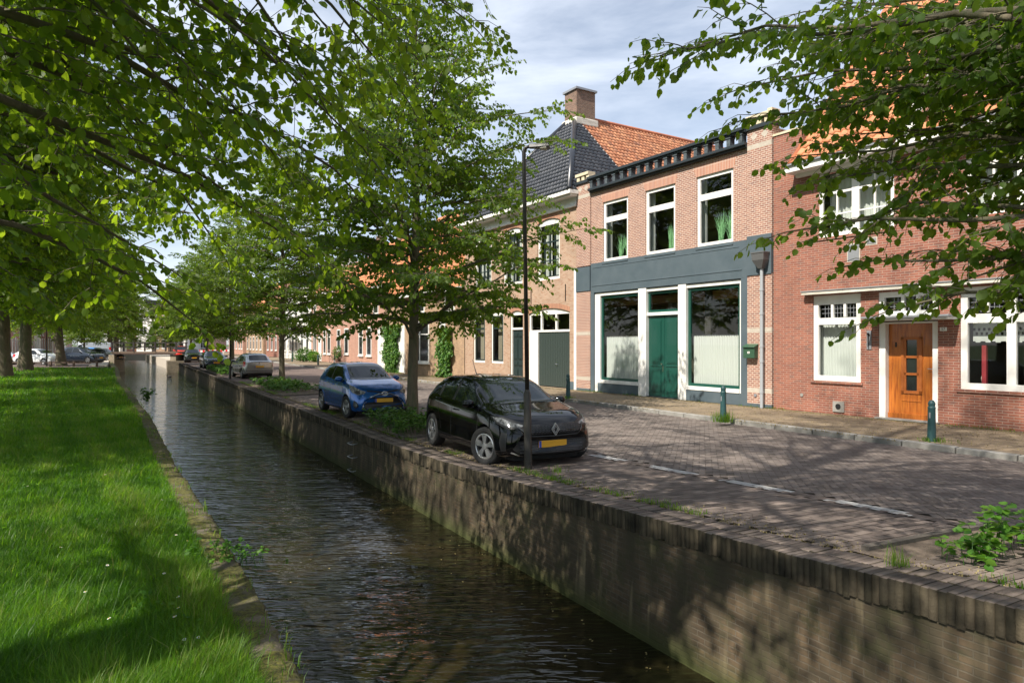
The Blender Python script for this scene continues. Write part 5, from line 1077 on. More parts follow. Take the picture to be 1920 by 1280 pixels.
def patch(bvh, poly, origin, e1, e2, d, off=.004, step=.05, thick=0):
    """polygon in the plane (e1,e2) pressed onto the body along d"""
    e1, e2, d, origin = Vector(e1), Vector(e2), Vector(d).normalized(), Vector(origin)
    P = [Vector(p) for p in poly]; dense = []
    for a, b in zip(P, P[1:]+P[:1]):
        k = max(1, int((b-a).length/step)); dense += [a+(b-a)*i/k for i in range(k)]
    n0 = len(dense); xs_ = [p.x for p in dense]; ys_ = [p.y for p in dense]; pts = [Vector((p.x, p.y)) for p in dense]
    x = min(xs_)+step*.5
    while x < max(xs_):
        y = min(ys_)+step*.5
        while y < max(ys_): 
            pts.append(Vector((x, y))); y += step
        x += step
    r = delaunay_2d_cdt(pts, [], [list(range(n0))], 1, 1e-5); V = []; ok = []
    for p in r[0]:
        o = origin+e1*p.x+e2*p.y-d*4; h = bvh.ray_cast(o, d)
        if h[0] is None: V.append(None)
        else:
            nn = h[1] if h[1].dot(d) < 0 else -h[1]; V.append(h[0]+nn*off)
    F = [tuple(f) for f in r[2] if all(V[i] is not None for i in f) and max((V[f[0]]-V[f[1]]).length, (V[f[1]]-V[f[2]]).length, (V[f[2]]-V[f[0]]).length) < .35]
    used = sorted({i for f in F for i in f}); mp_ = {u: i for i, u in enumerate(used)}
    F = [tuple(mp_[i] for i in f) for f in F]; V = [V[u] for u in used]
    # keep the winding outward
    F = [f if (V[f[1]]-V[f[0]]).cross(V[f[2]]-V[f[0]]).dot(d) < 0 else f[::-1] for f in F]
    return V, F
def pmesh(name, parts, m, parent, smooth=True):
    b = MB()
    for V, F in parts:
        k = len(b.v); b.v += [tuple(v) for v in V]; b.f += [tuple(i+k for i in f) for f in F]; b.m += [0]*len(F)
    return b.build(name, m, parent, smooth=smooth) if b.f else None
def line_poly(pts, w):
    """thin band following a polyline"""
    P = [Vector(p) for p in pts]; Lp, Rp = [], []
    for i, p in enumerate(P):
        t = (P[min(i+1, len(P)-1)]-P[max(0, i-1)]).normalized(); n = Vector((-t.y, t.x))*w/2; Lp.append(p+n); Rp.append(p-n)
    return Lp+Rp[::-1]
def wheel(parent, x, y, r, side, steer=0, spokes=5, rimr=None, style='split', hub='rim'):
    rimr = rimr or r*.66; w_ = .2; b = MB(); prof = [(rimr, .0), (rimr+.01, .012), (r-.035, .02), (r-.008, .005), (r, -.03), (r, -w_+.03), (r-.03, -w_), (rimr, -w_)]
    s = side; c = (0, 0, 0)
    o = empty('wheel', (x, y, r), steer, ); o.parent = parent
    b.lathe([(p[0], p[1]*-s*-1*-1 if False else -p[1]*-s) for p in prof], c, 36, 'y'); b.build('tyre', M['tyre'], o, smooth=True, angle=50)
    b = MB(); b.lathe([(rimr+.004, s*.004), (rimr-.012, s*.010), (rimr-.028, s*.0), (rimr-.03, -s*.05)], c, 36, 'y')
    n = spokes
    for k in range(n):
        for dl in ((-.16, .16) if style == 'split' else (0,)):
            a = 2*math.pi*k/n+dl*1.0+math.pi/2; ca_, sa_ = math.cos(a), math.sin(a); wi, wo_ = (.020, .026) if style == 'split' else (.035, .045)
            a2 = 2*math.pi*k/n+math.pi/2+dl*.35; ci, si = math.cos(a2)*.05, math.sin(a2)*.05; co_, so_ = ca_*(rimr-.012), sa_*(rimr-.012); px, pz = -math.sin(a), math.cos(a)
            q = [(ci-px*wi, s*.002, si-pz*wi), (ci+px*wi, s*.002, si+pz*wi), (co_+px*wo_, s*.006, so_+pz*wo_), (co_-px*wo_, s*.006, so_-pz*wo_)]
            b.hexa([(p[0], p[1]-s*.035, p[2]) for p in q]+[(p[0], p[1]+s*.002, p[2]) for p in q])
    b.lathe([(.0, s*.012), (.05, s*.010), (.062, -s*.02)], c, 18, 'y'); b.build('rim', M[hub], o, smooth=True, angle=30)
    b = MB(); b.lathe([(0, -s*.06), (rimr-.02, -s*.06)], c, 24, 'y'); b.build('brake_disc', M['rimdark'], o)
    return o
def car(name, label, sp, loc, rz, group='cars parked along the quay', steer=0, front=None, rear=None, detail=True):
    """car root sits on the ground under the middle of the wheelbase"""
    root = empty(name, loc, rz, label=label, cat='car', group=group); xo = -(sp['rw']+sp['fw'])/2
    V, F = body_mesh(sp); me = bpy.data.meshes.new('body'); me.from_pydata([(v[0]+xo, v[1], v[2]) for v in V], [], F); me.materials.append(sp['paint']); me.materials.append(M['rimdark'])
    bm = bmesh.new(); bm.from_mesh(me); bmesh.ops.recalc_face_normals(bm, faces=bm.faces); bm.to_mesh(me); bm.free()
    src = bpy.data.objects.new('body_src', me); C.objects.link(src); cutters = []
    for cx in (sp['rw'], sp['fw']):
        for s in (-1, 1):
            b = MB(); r_ = sp['wr']+.045; n = 40; yo, yi = s*(sp['W']/2+.2), s*(sp['W']/2-.26)
            for yv in (yo, yi):
                for k in range(n): a = 2*math.pi*k/n; b.v.append((cx+xo+r_*math.cos(a), yv, sp['wr']+.01+r_*math.sin(a)))
            for k in range(n): b.f.append((k, (k+1) % n, n+(k+1) % n, n+k))
            b.f += [tuple(range(n)), tuple(reversed(range(n, 2*n)))]; b.m = [1]*len(b.f); c = b.build('cut', [sp['paint'], M['rimdark']])
            bm = bmesh.new(); bm.from_mesh(c.data); bmesh.ops.recalc_face_normals(bm, faces=bm.faces); bm.to_mesh(c.data); bm.free(); cutters.append(c)
            md = src.modifiers.new('b', 'BOOLEAN'); md.operation = 'DIFFERENCE'; md.object = c; md.solver = 'EXACT'
    dg = bpy.context.evaluated_depsgraph_get(); ev = src.evaluated_get(dg); nm = bpy.data.meshes.new_from_object(ev)
    bvh = BVHTree.FromPolygons([v.co.copy() for v in me.vertices], [tuple(p.vertices) for p in me.polygons])
    for c in cutters: bpy.data.objects.remove(c)
    bpy.data.objects.remove(src)
    nm.polygons.foreach_set('use_smooth', [True]*len(nm.polygons)); nm.set_sharp_from_angle(angle=R(38)); nm.name = 'body'
    body = bpy.data.objects.new('body', nm); C.objects.link(body); body.parent = root
    def side(poly, s, **k): return patch(bvh, poly, (xo, 0, 0), (1, 0, 0), (0, 0, 1), (0, -s, 0), **k)       # s=+1 is the car's left
    def front_(poly, **k): return patch(bvh, poly, (0, 0, 0), (0, 1, 0), (0, 0, 1), (-1, 0, 0), **k)
    def back_(poly, **k): return patch(bvh, poly, (0, 0, 0), (0, 1, 0), (0, 0, 1), (1, 0, 0), **k)
    def top_(poly, **k): return patch(bvh, poly, (xo, 0, 0), (1, 0, 0), (0, 1, 0), (0, 0, -1), **k)
    for s in (-1, 1):
        for poly in sp['glass']: pmesh('side_window', [side(poly, s)], M['carglass'], root)
        if sp.get('pillar'): pmesh('pillar', [side(p, s, off=.003) for p in sp['pillar']], M['trim'], root)
        if detail and sp.get('seams'): pmesh('door_seam', [side(line_poly(p, .010), s, off=.0015, step=.06) for p in sp['seams']], M['rimdark'], root)
        if detail and sp.get('handles'):
            for hx, hz in sp['handles']:
                h = bvh.ray_cast(Vector((hx+xo, s*4, hz)), Vector((0, -s, 0)))
                if h[0]:
                    b = MB(); y = h[0].y; b.tube([(hx+xo-.09, y-s*.01, hz), (hx+xo-.08, y+s*.028, hz), (hx+xo+.08, y+s*.028, hz), (hx+xo+.09, y-s*.01, hz)], .012, 8); b.build('door_handle', sp['paint'], root, smooth=True)
        if sp.get('sill'): pmesh('side_skirt', [side(sp['sill'], s, off=.004)], M['trim'], root)
        if sp.get('mirror'):
            mx_, mz = sp['mirror']; h = bvh.ray_cast(Vector((mx_+xo, s*4, mz-.06)), Vector((0, -s, 0)))
            if h[0]:
                y = h[0].y+s*.10; b = MB(); n = 12
                bm = bmesh.new(); bmesh.ops.create_uvsphere(bm, u_segments=16, v_segments=10, radius=1)
                for v in bm.verts: q = v.co; v.co = Vector((mx_+xo+q.x*.085*(1 if q.x > 0 else .45), y+q.y*.115, mz+q.z*.075))
                m2 = bpy.data.meshes.new('mirror'); bm.to_mesh(m2); bm.free(); m2.materials.append(sp['paint']); m2.polygons.foreach_set('use_smooth', [True]*len(m2.polygons)); mo = bpy.data.objects.new('mirror', m2); C.objects.link(mo); mo.parent = root
                b = MB(); b.tube([(mx_+xo, h[0].y-s*.03, mz-.08), (mx_+xo, y-s*.02, mz-.05)], .02, 8); b.box(mx_+xo-.042, mx_+xo-.036, y-.085, y+.085, mz-.05, mz+.05, m=0); b.build('mirror_foot', M['trim'], mo)
    pmesh('windscreen', [top_(sp['screen'], off=.005, step=.06)], M['carglass'], root)
    if sp.get('rscreen_top'): pmesh('rear_window', [top_(sp['rscreen_top'], off=.005, step=.06)], M['carglass'], root)
    if sp.get('rscreen'): pmesh('rear_window', [back_(sp['rscreen'], off=.005, step=.06)], M['carglass'], root)
    for nm_, kind, poly, m, k in sp['extra']:
        for s in ((-1, 1) if kind.startswith('2') else (1,)):
            q = [(p[0]*s, p[1]) for p in poly]
            if kind == '2front': pr = front_(q, **k)
            elif kind == '2back': pr = back_(q, **k)
            elif kind == 'front': pr = front_(poly, **k)
            elif kind == 'back': pr = back_(poly, **k)
            elif kind == '2side': pr = side(poly, s, **k)
            elif kind == '2diag':   # seen from 50 degrees off the nose; poly: (p along the diagonal axis, z)
                an = R(k.get('an', 50)); kk = {a: b for a, b in k.items() if a != 'an'}; d = (-math.cos(an), -s*math.sin(an), 0); e1 = (-s*math.sin(an)*s*1.0, math.cos(an), 0) if False else (-math.sin(an), s*math.cos(an), 0)
                pr = patch(bvh, poly, (sp['L']+xo-.35, s*sp['W']*.36, 0), e1, (0, 0, 1), d, **kk)
            elif kind == '2rdiag':
                an = R(k.get('an', 50)); kk = {a: b for a, b in k.items() if a != 'an'}; d = (math.cos(an), -s*math.sin(an), 0); e1 = (math.sin(an), s*math.cos(an), 0)
                pr = patch(bvh, poly, (xo+.3, s*sp['W']*.38, 0), e1, (0, 0, 1), d, **kk)
            elif kind == 'top': pr = top_(poly, **k)
            pmesh(nm_, [pr], m, root)
    # plates
    for sgn, z in ((1, sp.get('plz')), (-1, sp.get('plzr'))):
        if z is None: continue
        h = bvh.ray_cast(Vector((sgn*6, 0, z)), Vector((-sgn, 0, 0)))
        if h[0]:
            x = h[0].x+sgn*.02; b = MB(); xx = sorted((x, x+sgn*.012)); b.box(xx[0], xx[1], -.26, .26, z-.055, z+.055); p = b.build('number_plate', M['plate'], root, bevel=.003); b = MB(); x2 = sorted((x+sgn*.012, x+sgn*.014)); b.box(x2[0], x2[1], *sorted((sgn*-.26, sgn*-.215)), z-.053, z+.053); b.build('country_strip', M['plateblue'], p)
    for cx in (sp['rw'], sp['fw']):
        for s in (-1, 1): wheel(root, cx+xo, s*(sp['W']/2-.015), sp['wr'], s, steer if cx == sp['fw'] else 0, sp.get('spokes', 5), style=sp.get('wstyle', 'split'), hub=sp.get('hub', 'rim'))
    b = MB(); b.box(xo+.3, sp['L']+xo-.3, -sp['W']/2+.28, sp['W']/2-.28, .14, .3); b.build('underbody', M['rimdark'], root)
    if detail and sp.get('wiper'):
        pr = [top_(line_poly(q, .022), off=.018, step=.06) for q in sp['wiper']]; pmesh('wiper', pr, M['trim'], root)
    if sp.get('antenna'): x, z = sp['antenna']; b = MB(); b.tube([(x+xo, 0, z), (x+xo-.22, 0, z+.30)], [.012, .004], 6); b.build('antenna', M['trim'], root)
    return root, bvh, xo
def A_(dx, dz): return dx, dz
# --- black hatchback (front towards the viewer)
pk = mat('black_car_paint', (.002, .0024, .003), .05, 0, spec=.45, coat=0)
clio = dict(L=4.05, W=1.79, rw=.62, fw=3.205, wr=.325, paint=pk, fr=.85, fc=.17, bow=.20,
    top=[(0, .95), (.10, 1.12), (.45, 1.36), (.8, 1.42), (1.5, 1.445), (2.05, 1.42), (2.35, 1.34), (3.02, 1.02), (3.25, .975), (3.6, .91), (3.86, .83), (3.97, .74), (4.05, .60)],
    belt=[(0, .82), (.3, .99), (.8, .985), (2.9, .90), (3.2, .87), (3.6, .80), (3.9, .70), (4.05, .52)], bot=[(0, .32), (.25, .24), (.9, .20), (2.9, .20), (3.7, .20), (4.05, .26)],
    roofw=[(0, .60), (.4, .60), (1.5, .60), (2.3, .60), (3.0, .68), (4.05, .7)],
    glass=[[(.98, 1.02), (1.62, 1.0), (1.60, 1.335), (1.2, 1.31), (1.02, 1.24)], [(1.72, .995), (2.62, .955), (2.60, 1.05), (2.30, 1.23), (2.12, 1.31), (1.9, 1.335), (1.70, 1.34)], [(2.68, .955), (2.86, .945), (2.68, 1.03)]],
    pillar=[[(1.61, .995), (1.73, .99), (1.71, 1.345), (1.59, 1.34)], [(.80, 1.05), (.97, 1.02), (1.0, 1.25), (.86, 1.20)]],
    seams=[[(2.88, .90), (2.92, .75), (2.90, .40), (2.80, .27)], [(1.68, .98), (1.70, .6), (1.68, .27)], [(.98, 1.0), (.96, .85), (1.10, .62), (1.16, .40)], [(1.2, .255), (2.8, .255)]],
    handles=[(1.90, .84), (.93, .98)], sill=[(1.0, .22), (2.82, .22), (2.82, .27), (1.0, .27)], mirror=(2.62, 1.0), plz=.42, antenna=(.85, 1.42),
    screen=[(2.16, -.54), (2.16, .54), (2.6, .60), (3.0, .655), (3.08, .40), (3.12, 0), (3.08, -.40), (3.0, -.655), (2.6, -.60)],
    wiper=[[(3.06, .05), (3.02, .35), (2.97, .62)], [(3.08, -.5), (3.06, -.1), (3.07, .1)]], spokes=5, wstyle='split',
    extra=[('grille', 'front', [(-.50, .74), (.50, .74), (.56, .68), (.46, .575), (-.46, .575), (-.56, .68)], M['trim'], dict(off=.006)),
        ('bumper_intake', 'front', [(-.62, .49), (.62, .49), (.70, .36), (.60, .27), (-.60, .27), (-.70, .36)], M['trim'], dict(off=.006)),
        ('chrome_strip', 'front', line_poly([(-.60, .705), (-.46, .560), (0, .545), (.46, .560), (.60, .705)], .022), M['gstrip'], dict(off=.016, step=.04)),
        ('splitter', 'front', line_poly([(-.72, .31), (-.58, .25), (0, .235), (.58, .25), (.72, .31)], .022), M['silver'], dict(off=.014, step=.04)),
        ('headlight', '2diag', [(-.235, .705), (-.02, .705), (.20, .775), (.33, .84), (.12, .825), (-.08, .77), (-.245, .735)], M['lamp'], dict(off=.008, step=.03, an=48)),
        ('headlight_bezel', '2diag', [(-.27, .685), (-.02, .665), (.22, .75), (.39, .855), (.12, .855), (-.09, .805), (-.28, .755)], M['trim'], dict(off=.004, step=.03, an=48)),
        ('side_intake', '2diag', [(-.02, .60), (.10, .62), (.14, .45), (.10, .30), (-.0, .32)], M['trim'], dict(off=.005, step=.03, an=48))])
def place(sp, s, a, face, dz=0.0, ang=0):
    """s,a of the middle of the wheelbase; face +1 nose towards the viewer"""
    p = SA(s, a); return (p.x, p.y, p.z+dz), (RQ if face > 0 else RQ+math.pi)+R(ang)
l_, z_ = place(clio, 3.57, .50+.895, 1, 0, -3.0)
cl, bv, xo = car('black_hatchback', 'black five door hatchback parked behind the street lamp', clio, l_, z_, steer=R(22))
def on_front(bv, y, z): h = bv.ray_cast(Vector((6, y, z)), Vector((-1, 0, 0))); return h[0], h[1]
p, n_ = on_front(bv, 0, .66)
b = MB()
for k, (r0, r1, w_) in enumerate(((.105, .088, .075), (.066, .052, .045))):
    for (a0, b0), (a1, b1) in (((0, 1), (1, 0)), ((1, 0), (0, -1)), ((0, -1), (-1, 0)), ((-1, 0), (0, 1))):
        o_, i_ = (r0, w_), (r1, w_-.014); x0, x1 = p.x+.02, p.x+.045
        q = [(a0*o_[1], b0*o_[0]), (a1*o_[1], b1*o_[0]), (a1*i_[1], b1*i_[0]), (a0*i_[1], b0*i_[0])]; b.hexa([(x0, y, p.z+z) for y, z in q]+[(x1, y, p.z+z) for y, z in q])
b.build('badge', M['silver'], cl)
b = MB()
for j in range(5):
    z = .595+j*.028; hw = .44+.02*j
    for y in np.arange(-hw, hw, .055):
        h = on_front(bv, float(y), z)[0]
        if h: b.box(h.x+.006, h.x+.014, y-.016+(.027 if j % 2 else 0), y+.016+(.027 if j % 2 else 0), z-.006, z+.006)
for j in range(4):
    z = .30+j*.05
    for y in np.arange(-.58, .58, .04):
        h = on_front(bv, float(y), z)[0]
        if h: b.box(h.x+.004, h.x+.014, y-.02, y+.02, z-.005, z+.005)
b.build('grille_bars', M['rimdark'] if False else mat('satin_grille_bar', (.06, .06, .065), .3), cl)
# --- blue hatchback
pb = paint('metallic_blue_paint', (.012, .10, .36), .45)
yaris = dict(L=3.95, W=1.695, rw=.62, fw=3.13, wr=.31, paint=pb, fr=.8, fc=.20, bow=.26,
    top=[(0, 1.0), (.10, 1.17), (.4, 1.42), (.7, 1.49), (1.4, 1.515), (1.95, 1.49), (2.25, 1.41), (2.95, 1.07), (3.2, 1.02), (3.55, .94), (3.8, .82), (3.9, .72), (3.95, .56)],
    belt=[(0, .86), (.3, 1.02), (.8, 1.00), (2.8, .93), (3.2, .89), (3.6, .80), (3.85, .66), (3.95, .50)], bot=[(0, .32), (.25, .24), (.9, .20), (2.9, .20), (3.7, .20), (3.95, .25)],
    roofw=[(0, .56), (.4, .57), (1.5, .58), (2.2, .58), (3.0, .64), (3.95, .66)],
    glass=[[(.86, 1.08), (1.50, 1.04), (1.50, 1.405), (1.1, 1.40), (.92, 1.32)], [(1.58, 1.035), (2.52, .985), (2.50, 1.10), (2.22, 1.30), (2.02, 1.39), (1.58, 1.405)], [(2.60, .985), (2.78, .98), (2.62, 1.06)]],
    pillar=[[(1.49, 1.035), (1.59, 1.03), (1.59, 1.41), (1.49, 1.41)]],
    seams=[[(2.78, .93), (2.82, .75), (2.78, .40), (2.70, .27)], [(1.56, 1.02), (1.58, .6), (1.55, .27)], [(.86, 1.05), (.84, .9), (1.02, .62), (1.1, .40)]],
    handles=[(1.8, .89), (.95, .93)], mirror=(2.55, 1.06), plz=.52, sill=[(1.0, .21), (2.72, .21), (2.72, .245), (1.0, .245)],
    screen=[(2.04, -.50), (2.04, .50), (2.5, .57), (2.92, .62), (3.02, .38), (3.06, 0), (3.02, -.38), (2.92, -.62), (2.5, -.57)],
    wiper=[[(2.99, .05), (2.96, .35), (2.92, .58)], [(3.02, -.5), (3.02, -.1), (3.0, .1)]], spokes=5, wstyle='split',
    extra=[('grille', 'front', [(-.36, .60), (-.16, .67), (.16, .67), (.36, .60), (.52, .45), (.56, .28), (-.56, .28), (-.52, .45)], M['trim'], dict(off=.006)),
        ('chrome_strip', 'front', line_poly([(-.60, .27), (-.56, .44), (-.38, .615), (-.14, .70), (0, .655), (.14, .70), (.38, .615), (.56, .44), (.60, .27)], .020), M['silver'], dict(off=.014, step=.03)),
        ('upper_grille', 'front', line_poly([(-.46, .775), (-.15, .745), (0, .73), (.15, .745), (.46, .775)], .035), M['trim'], dict(off=.008, step=.03)),
        ('headlight', '2diag', [(-.20, .70), (-.03, .665), (.16, .72), (.32, .83), (.38, .93), (.18, .89), (-.06, .80), (-.22, .755)], M['lamp'], dict(off=.008, step=.03, an=48)),
        ('headlight_bezel', '2diag', [(-.10, .70), (.02, .70), (.10, .745), (.04, .79), (-.06, .76)], M['trim'], dict(off=.012, step=.03, an=48)),
        ('fog_light', '2diag', [(.02+.055*math.cos(t), .40+.055*math.sin(t)) for t in np.linspace(0, 5.8, 12)], M['lamp'], dict(off=.012, step=.03, an=48)),
        ('fog_light_recess', '2diag', [(-.08, .36), (.06, .29), (.13, .38), (.10, .52), (-.02, .47)], M['trim'], dict(off=.005, step=.03, an=48))])
l_, z_ = place(yaris, 12.25, .50+.85, 1, 0, 1.5)
ya, bv, xo = car('blue_hatchback', 'metallic blue five door hatchback with wide black grille', yaris, l_, z_, steer=R(6))
p, n_ = on_front(bv, 0, .70)
b = MB()
def oval(b, cx, cz, ry, rz_, x, t=.008, n=24, m=0):
    b.tube([(x, cx+ry*math.cos(2*math.pi*i/n), cz+rz_*math.sin(2*math.pi*i/n)) for i in range(n+1)], t, 6, cap=False, m=m)
oval(b, 0, .70, .085, .058, p.x+.03, .010); oval(b, 0, .70, .028, .05, p.x+.03, .006); oval(b, 0, .722, .062, .022, p.x+.03, .006); b.build('badge', M['silver'], ya, smooth=True)
# --- silver hatchback seen from behind
ps = paint('silver_paint', (.48, .49, .50), .6)
def hatch(sc=1, **k):
    d = dict(clio); d.update(k); return d
corolla = dict(L=4.18, W=1.71, rw=.75, fw=3.35, wr=.30, paint=ps, fr=.8, fc=.18, bow=.16, rbow=.06, rc=.06,
    top=[(0, .98), (.06, 1.02), (.14, 1.06), (.62, 1.41), (1.0, 1.455), (1.7, 1.475), (2.2, 1.44), (2.5, 1.36), (3.1, 1.04), (3.4, .97), (3.9, .84), (4.1, .72), (4.18, .55)],
    belt=[(0, .90), (.4, .97), (2.9, .91), (3.4, .86), (4.0, .72), (4.18, .5)], bot=[(0, .36), (.2, .26), (.9, .2), (3.8, .2), (4.18, .28)],
    roofw=[(0, .60), (.5, .57), (1.5, .57), (2.4, .57), (3.2, .66), (4.18, .68)],
    glass=[[(.75, 1.0), (1.0, 1.0), (1.1, 1.33), (.92, 1.28)], [(1.08, 1.0), (1.82, .99), (1.80, 1.37), (1.2, 1.35)], [(1.90, .985), (2.75, .95), (2.35, 1.27), (2.1, 1.36), (1.88, 1.37)]],
    seams=[[(1.86, .97), (1.88, .5), (1.86, .27)], [(2.9, .9), (2.9, .5), (2.85, .27)]], handles=[(2.0, .86), (1.15, .88)], mirror=(2.8, .99), plzr=.70,
    screen=[(2.3, -.5), (2.3, .5), (3.05, .62), (3.12, 0), (3.05, -.62)], spokes=6, wstyle='one',
    rscreen=[(-.56, 1.05), (.56, 1.05), (.47, 1.345), (.2, 1.375), (-.2, 1.375), (-.47, 1.345)],
    extra=[('tail_light', '2rdiag', [(-.05, .70), (.16, .70), (.22, .90), (.16, 1.0), (-.02, .99), (-.08, .86)], M['tail'], dict(off=.008, step=.03, an=40)),
        ('bumper_seam', 'back', line_poly([(-.76, .62), (0, .60), (.76, .62)], .016), M['trim'], dict(off=.004, step=.05)), ('bumper_strip', 'back', line_poly([(-.74, .47), (0, .45), (.74, .47)], .03), M['trim'], dict(off=.006, step=.05)),
        ('badge', 'back', [(.05*math.cos(t), .90+.035*math.sin(t)) for t in np.linspace(0, 5.8, 10)], M['silver'], dict(off=.012, step=.03))])
l_, z_ = place(corolla, 36.2, 1.0+.85, -1, 0, 4); car('silver_hatchback', 'silver hatchback seen from behind with red tail lights', corolla, l_, z_)
b = MB()
# --- dark saloon, black car, red car
def saloon(p, sc=1, suv=0, **k):
    d = dict(L=4.6, W=1.82, rw=.95, fw=3.80, wr=.32, paint=p, fr=.8, fc=.16, bow=.16,
        top=[(0, .98+suv*.3), (.1, 1.05+suv*.35), (.5, 1.25+suv*.3), (1.0, 1.40+suv), (1.8, 1.44+suv), (2.4, 1.41+suv), (2.7, 1.32+suv), (3.35, 1.0+suv*.6), (3.7, .95+suv*.6), (4.3, .82+suv*.6), (4.52, .72+suv*.5), (4.6, .55+suv*.3)],
        belt=[(0, .88+suv*.4), (.5, .97+suv*.4), (3.2, .90+suv*.5), (3.8, .85+suv*.5), (4.4, .70+suv*.4), (4.6, .5+suv*.3)], bot=[(0, .34), (.2, .26), (.9, .2), (4.2, .2), (4.6, .26)],
        roofw=[(0, .6), (.6, .58), (1.6, .58), (2.6, .58), (3.4, .68), (4.6, .7)],
        glass=[[(1.0, 1.0+suv*.4), (1.9, 1.0+suv*.4), (1.9, 1.34+suv), (1.3, 1.32+suv)], [(2.0, .99+suv*.4), (3.0, .95+suv*.5), (2.6, 1.22+suv*.9), (2.35, 1.33+suv), (2.0, 1.35+suv)]],
        screen=[(2.5, -.5), (2.5, .5), (3.3, .64), (3.38, 0), (3.3, -.64)], mirror=(3.0, 1.0+suv*.6), plz=.5+suv*.3, seams=[[(1.95, .97), (1.97, .5), (1.95, .27)]], handles=[],
        rscreen=[(-.5, 1.12+suv*.4), (.5, 1.12+suv*.4), (.42, 1.3+suv*.8), (-.42, 1.3+suv*.8)], plzr=.75,
        extra=[('grille', 'front', [(-.36, .74+suv*.5), (-.03, .74+suv*.5), (-.04, .60+suv*.5), (-.32, .60+suv*.5)], M['trim'], dict(off=.006)), ('grille', 'front', [(.36, .74+suv*.5), (.03, .74+suv*.5), (.04, .60+suv*.5), (.32, .60+suv*.5)], M['trim'], dict(off=.006)),
            ('bumper_intake', 'front', [(-.6, .42), (.6, .42), (.66, .28), (-.66, .28)], M['trim'], dict(off=.006)), ('headlight', '2diag', [(-.2, .66+suv*.5), (.05, .65+suv*.5), (.26, .74+suv*.5), (.22, .80+suv*.5), (-.1, .77+suv*.5)], M['lamp'], dict(off=.008, step=.04, an=48)),
            ('tail_light', '2rdiag', [(-.15, .75+suv*.4), (.16, .75+suv*.4), (.2, .92+suv*.4), (-.12, .92+suv*.4)], M['tail'], dict(off=.008, step=.04, an=40))])
    d.update(k); return d
for nm, lab, sp, s, a in [('dark_blue_saloon', 'dark blue saloon facing the viewer under the quay trees', saloon(paint('dark_blue_paint', (.012, .02, .04))), 54.0, 1.55), ('black_car', 'black car parked between the dark blue saloon and the red car', saloon(paint('greenish_black_paint', (.012, .02, .018)), L=4.3, fw=3.6), 74.2, 1.5),
        ('red_car', 'bright red tall car furthest along the quay', saloon(paint('red_paint', (.62, .02, .015), 0), suv=.24), 92, 1.55)]:
    l_, z_ = place(sp, s, a, 1); car(nm, lab, sp, l_, z_, detail=False)
# --- cars on the square at the left
GLc = 'cars parked on the square at the left'
def leftcar(nm, lab, sp, x, y, face, z=-.02): return car(nm, lab, sp, (x, y, z), face, group=GLc, detail=False)
pw = paint('white_car_paint', (.70, .71, .72), .05)
leftcar('white_hatchback', 'white hatchback in side view behind the low rail on the left', dict(corolla, paint=pw), -44.6, 64.3, R(-8))
leftcar('dark_estate', 'dark blue tall estate car behind the white hatchback', saloon(paint('ink_blue_paint', (.015, .022, .035)), suv=.2), -43.2, 68.6, R(-10))
leftcar('grey_car', 'dark grey car beyond the estate, nose towards the canal', saloon(paint('dark_grey_paint', (.04, .042, .045))), -44.6, 74.5, R(-12))
leftcar('light_blue_car', 'small pale blue car half hidden behind the left lime trunks', dict(yaris, paint=paint('pale_blue_paint', (.50, .60, .68), .1)), -48.7, 64.6, R(-25))
leftcar('small_blue_car', 'small bright blue car beside the stone quay near the bridge', dict(yaris, paint=paint('sky_blue_paint', (.03, .22, .62), .2)), -48.0, 78.8, R(-14))
def van(nm, lab, p, x, y, face, L_=5.2, H_=2.1):
    sp = dict(L=L_, W=1.95, rw=.95, fw=L_-1.0, wr=.33, paint=p, fr=.6, fc=.10, bow=.12, rbow=.03, rc=.03, rr=.15,
        top=[(0, H_-.08), (.08, H_-.02), (.4, H_), (L_-2.1, H_), (L_-1.75, H_-.12), (L_-.95, 1.28), (L_-.5, 1.12), (L_-.12, .92), (L_, .6)], belt=[(0, 1.2), (L_-1.1, 1.15), (L_-.6, 1.0), (L_, .5)], bot=[(0, .32), (.6, .25), (L_, .28)], roofw=[(0, .84), (L_-1.6, .82), (L_, .7)],
        glass=[[(L_-1.95, 1.2), (L_-1.15, 1.16), (L_-1.3, 1.4), (L_-1.65, H_-.3), (L_-1.95, H_-.3)]], screen=[(L_-1.72, -.7), (L_-1.72, .7), (L_-.98, .78), (L_-.9, 0), (L_-.98, -.78)], mirror=(L_-1.2, 1.3), plz=.55, plzr=.6,
        extra=[('headlight', '2diag', [(-.12, .78), (.1, .78), (.16, .98), (-.05, .95)], M['lamp'], dict(off=.008, step=.04, an=48)), ('tail_light', '2rdiag', [(-.05, .9), (.12, .9), (.12, 1.5), (-.05, 1.5)], M['tail'], dict(off=.008, step=.04, an=40)), ('bumper', 'front', [(-.8, .5), (.8, .5), (.8, .32), (-.8, .32)], M['trim'], dict(off=.006))])
    r = leftcar(nm, lab, sp, x, y, face)[0]; r['category'] = 'van'; return r
van('silver_van', 'silver grey van parked between the grey car and the white van', paint('silver_van_paint', (.40, .42, .44), .4), -53.5, 86.5, R(-160))
van('white_van', 'white van with its nose to the footbridge', paint('white_van_paint', (.66, .67, .69), .05), -59.3, 98, R(-40), 5.4, 2.35)
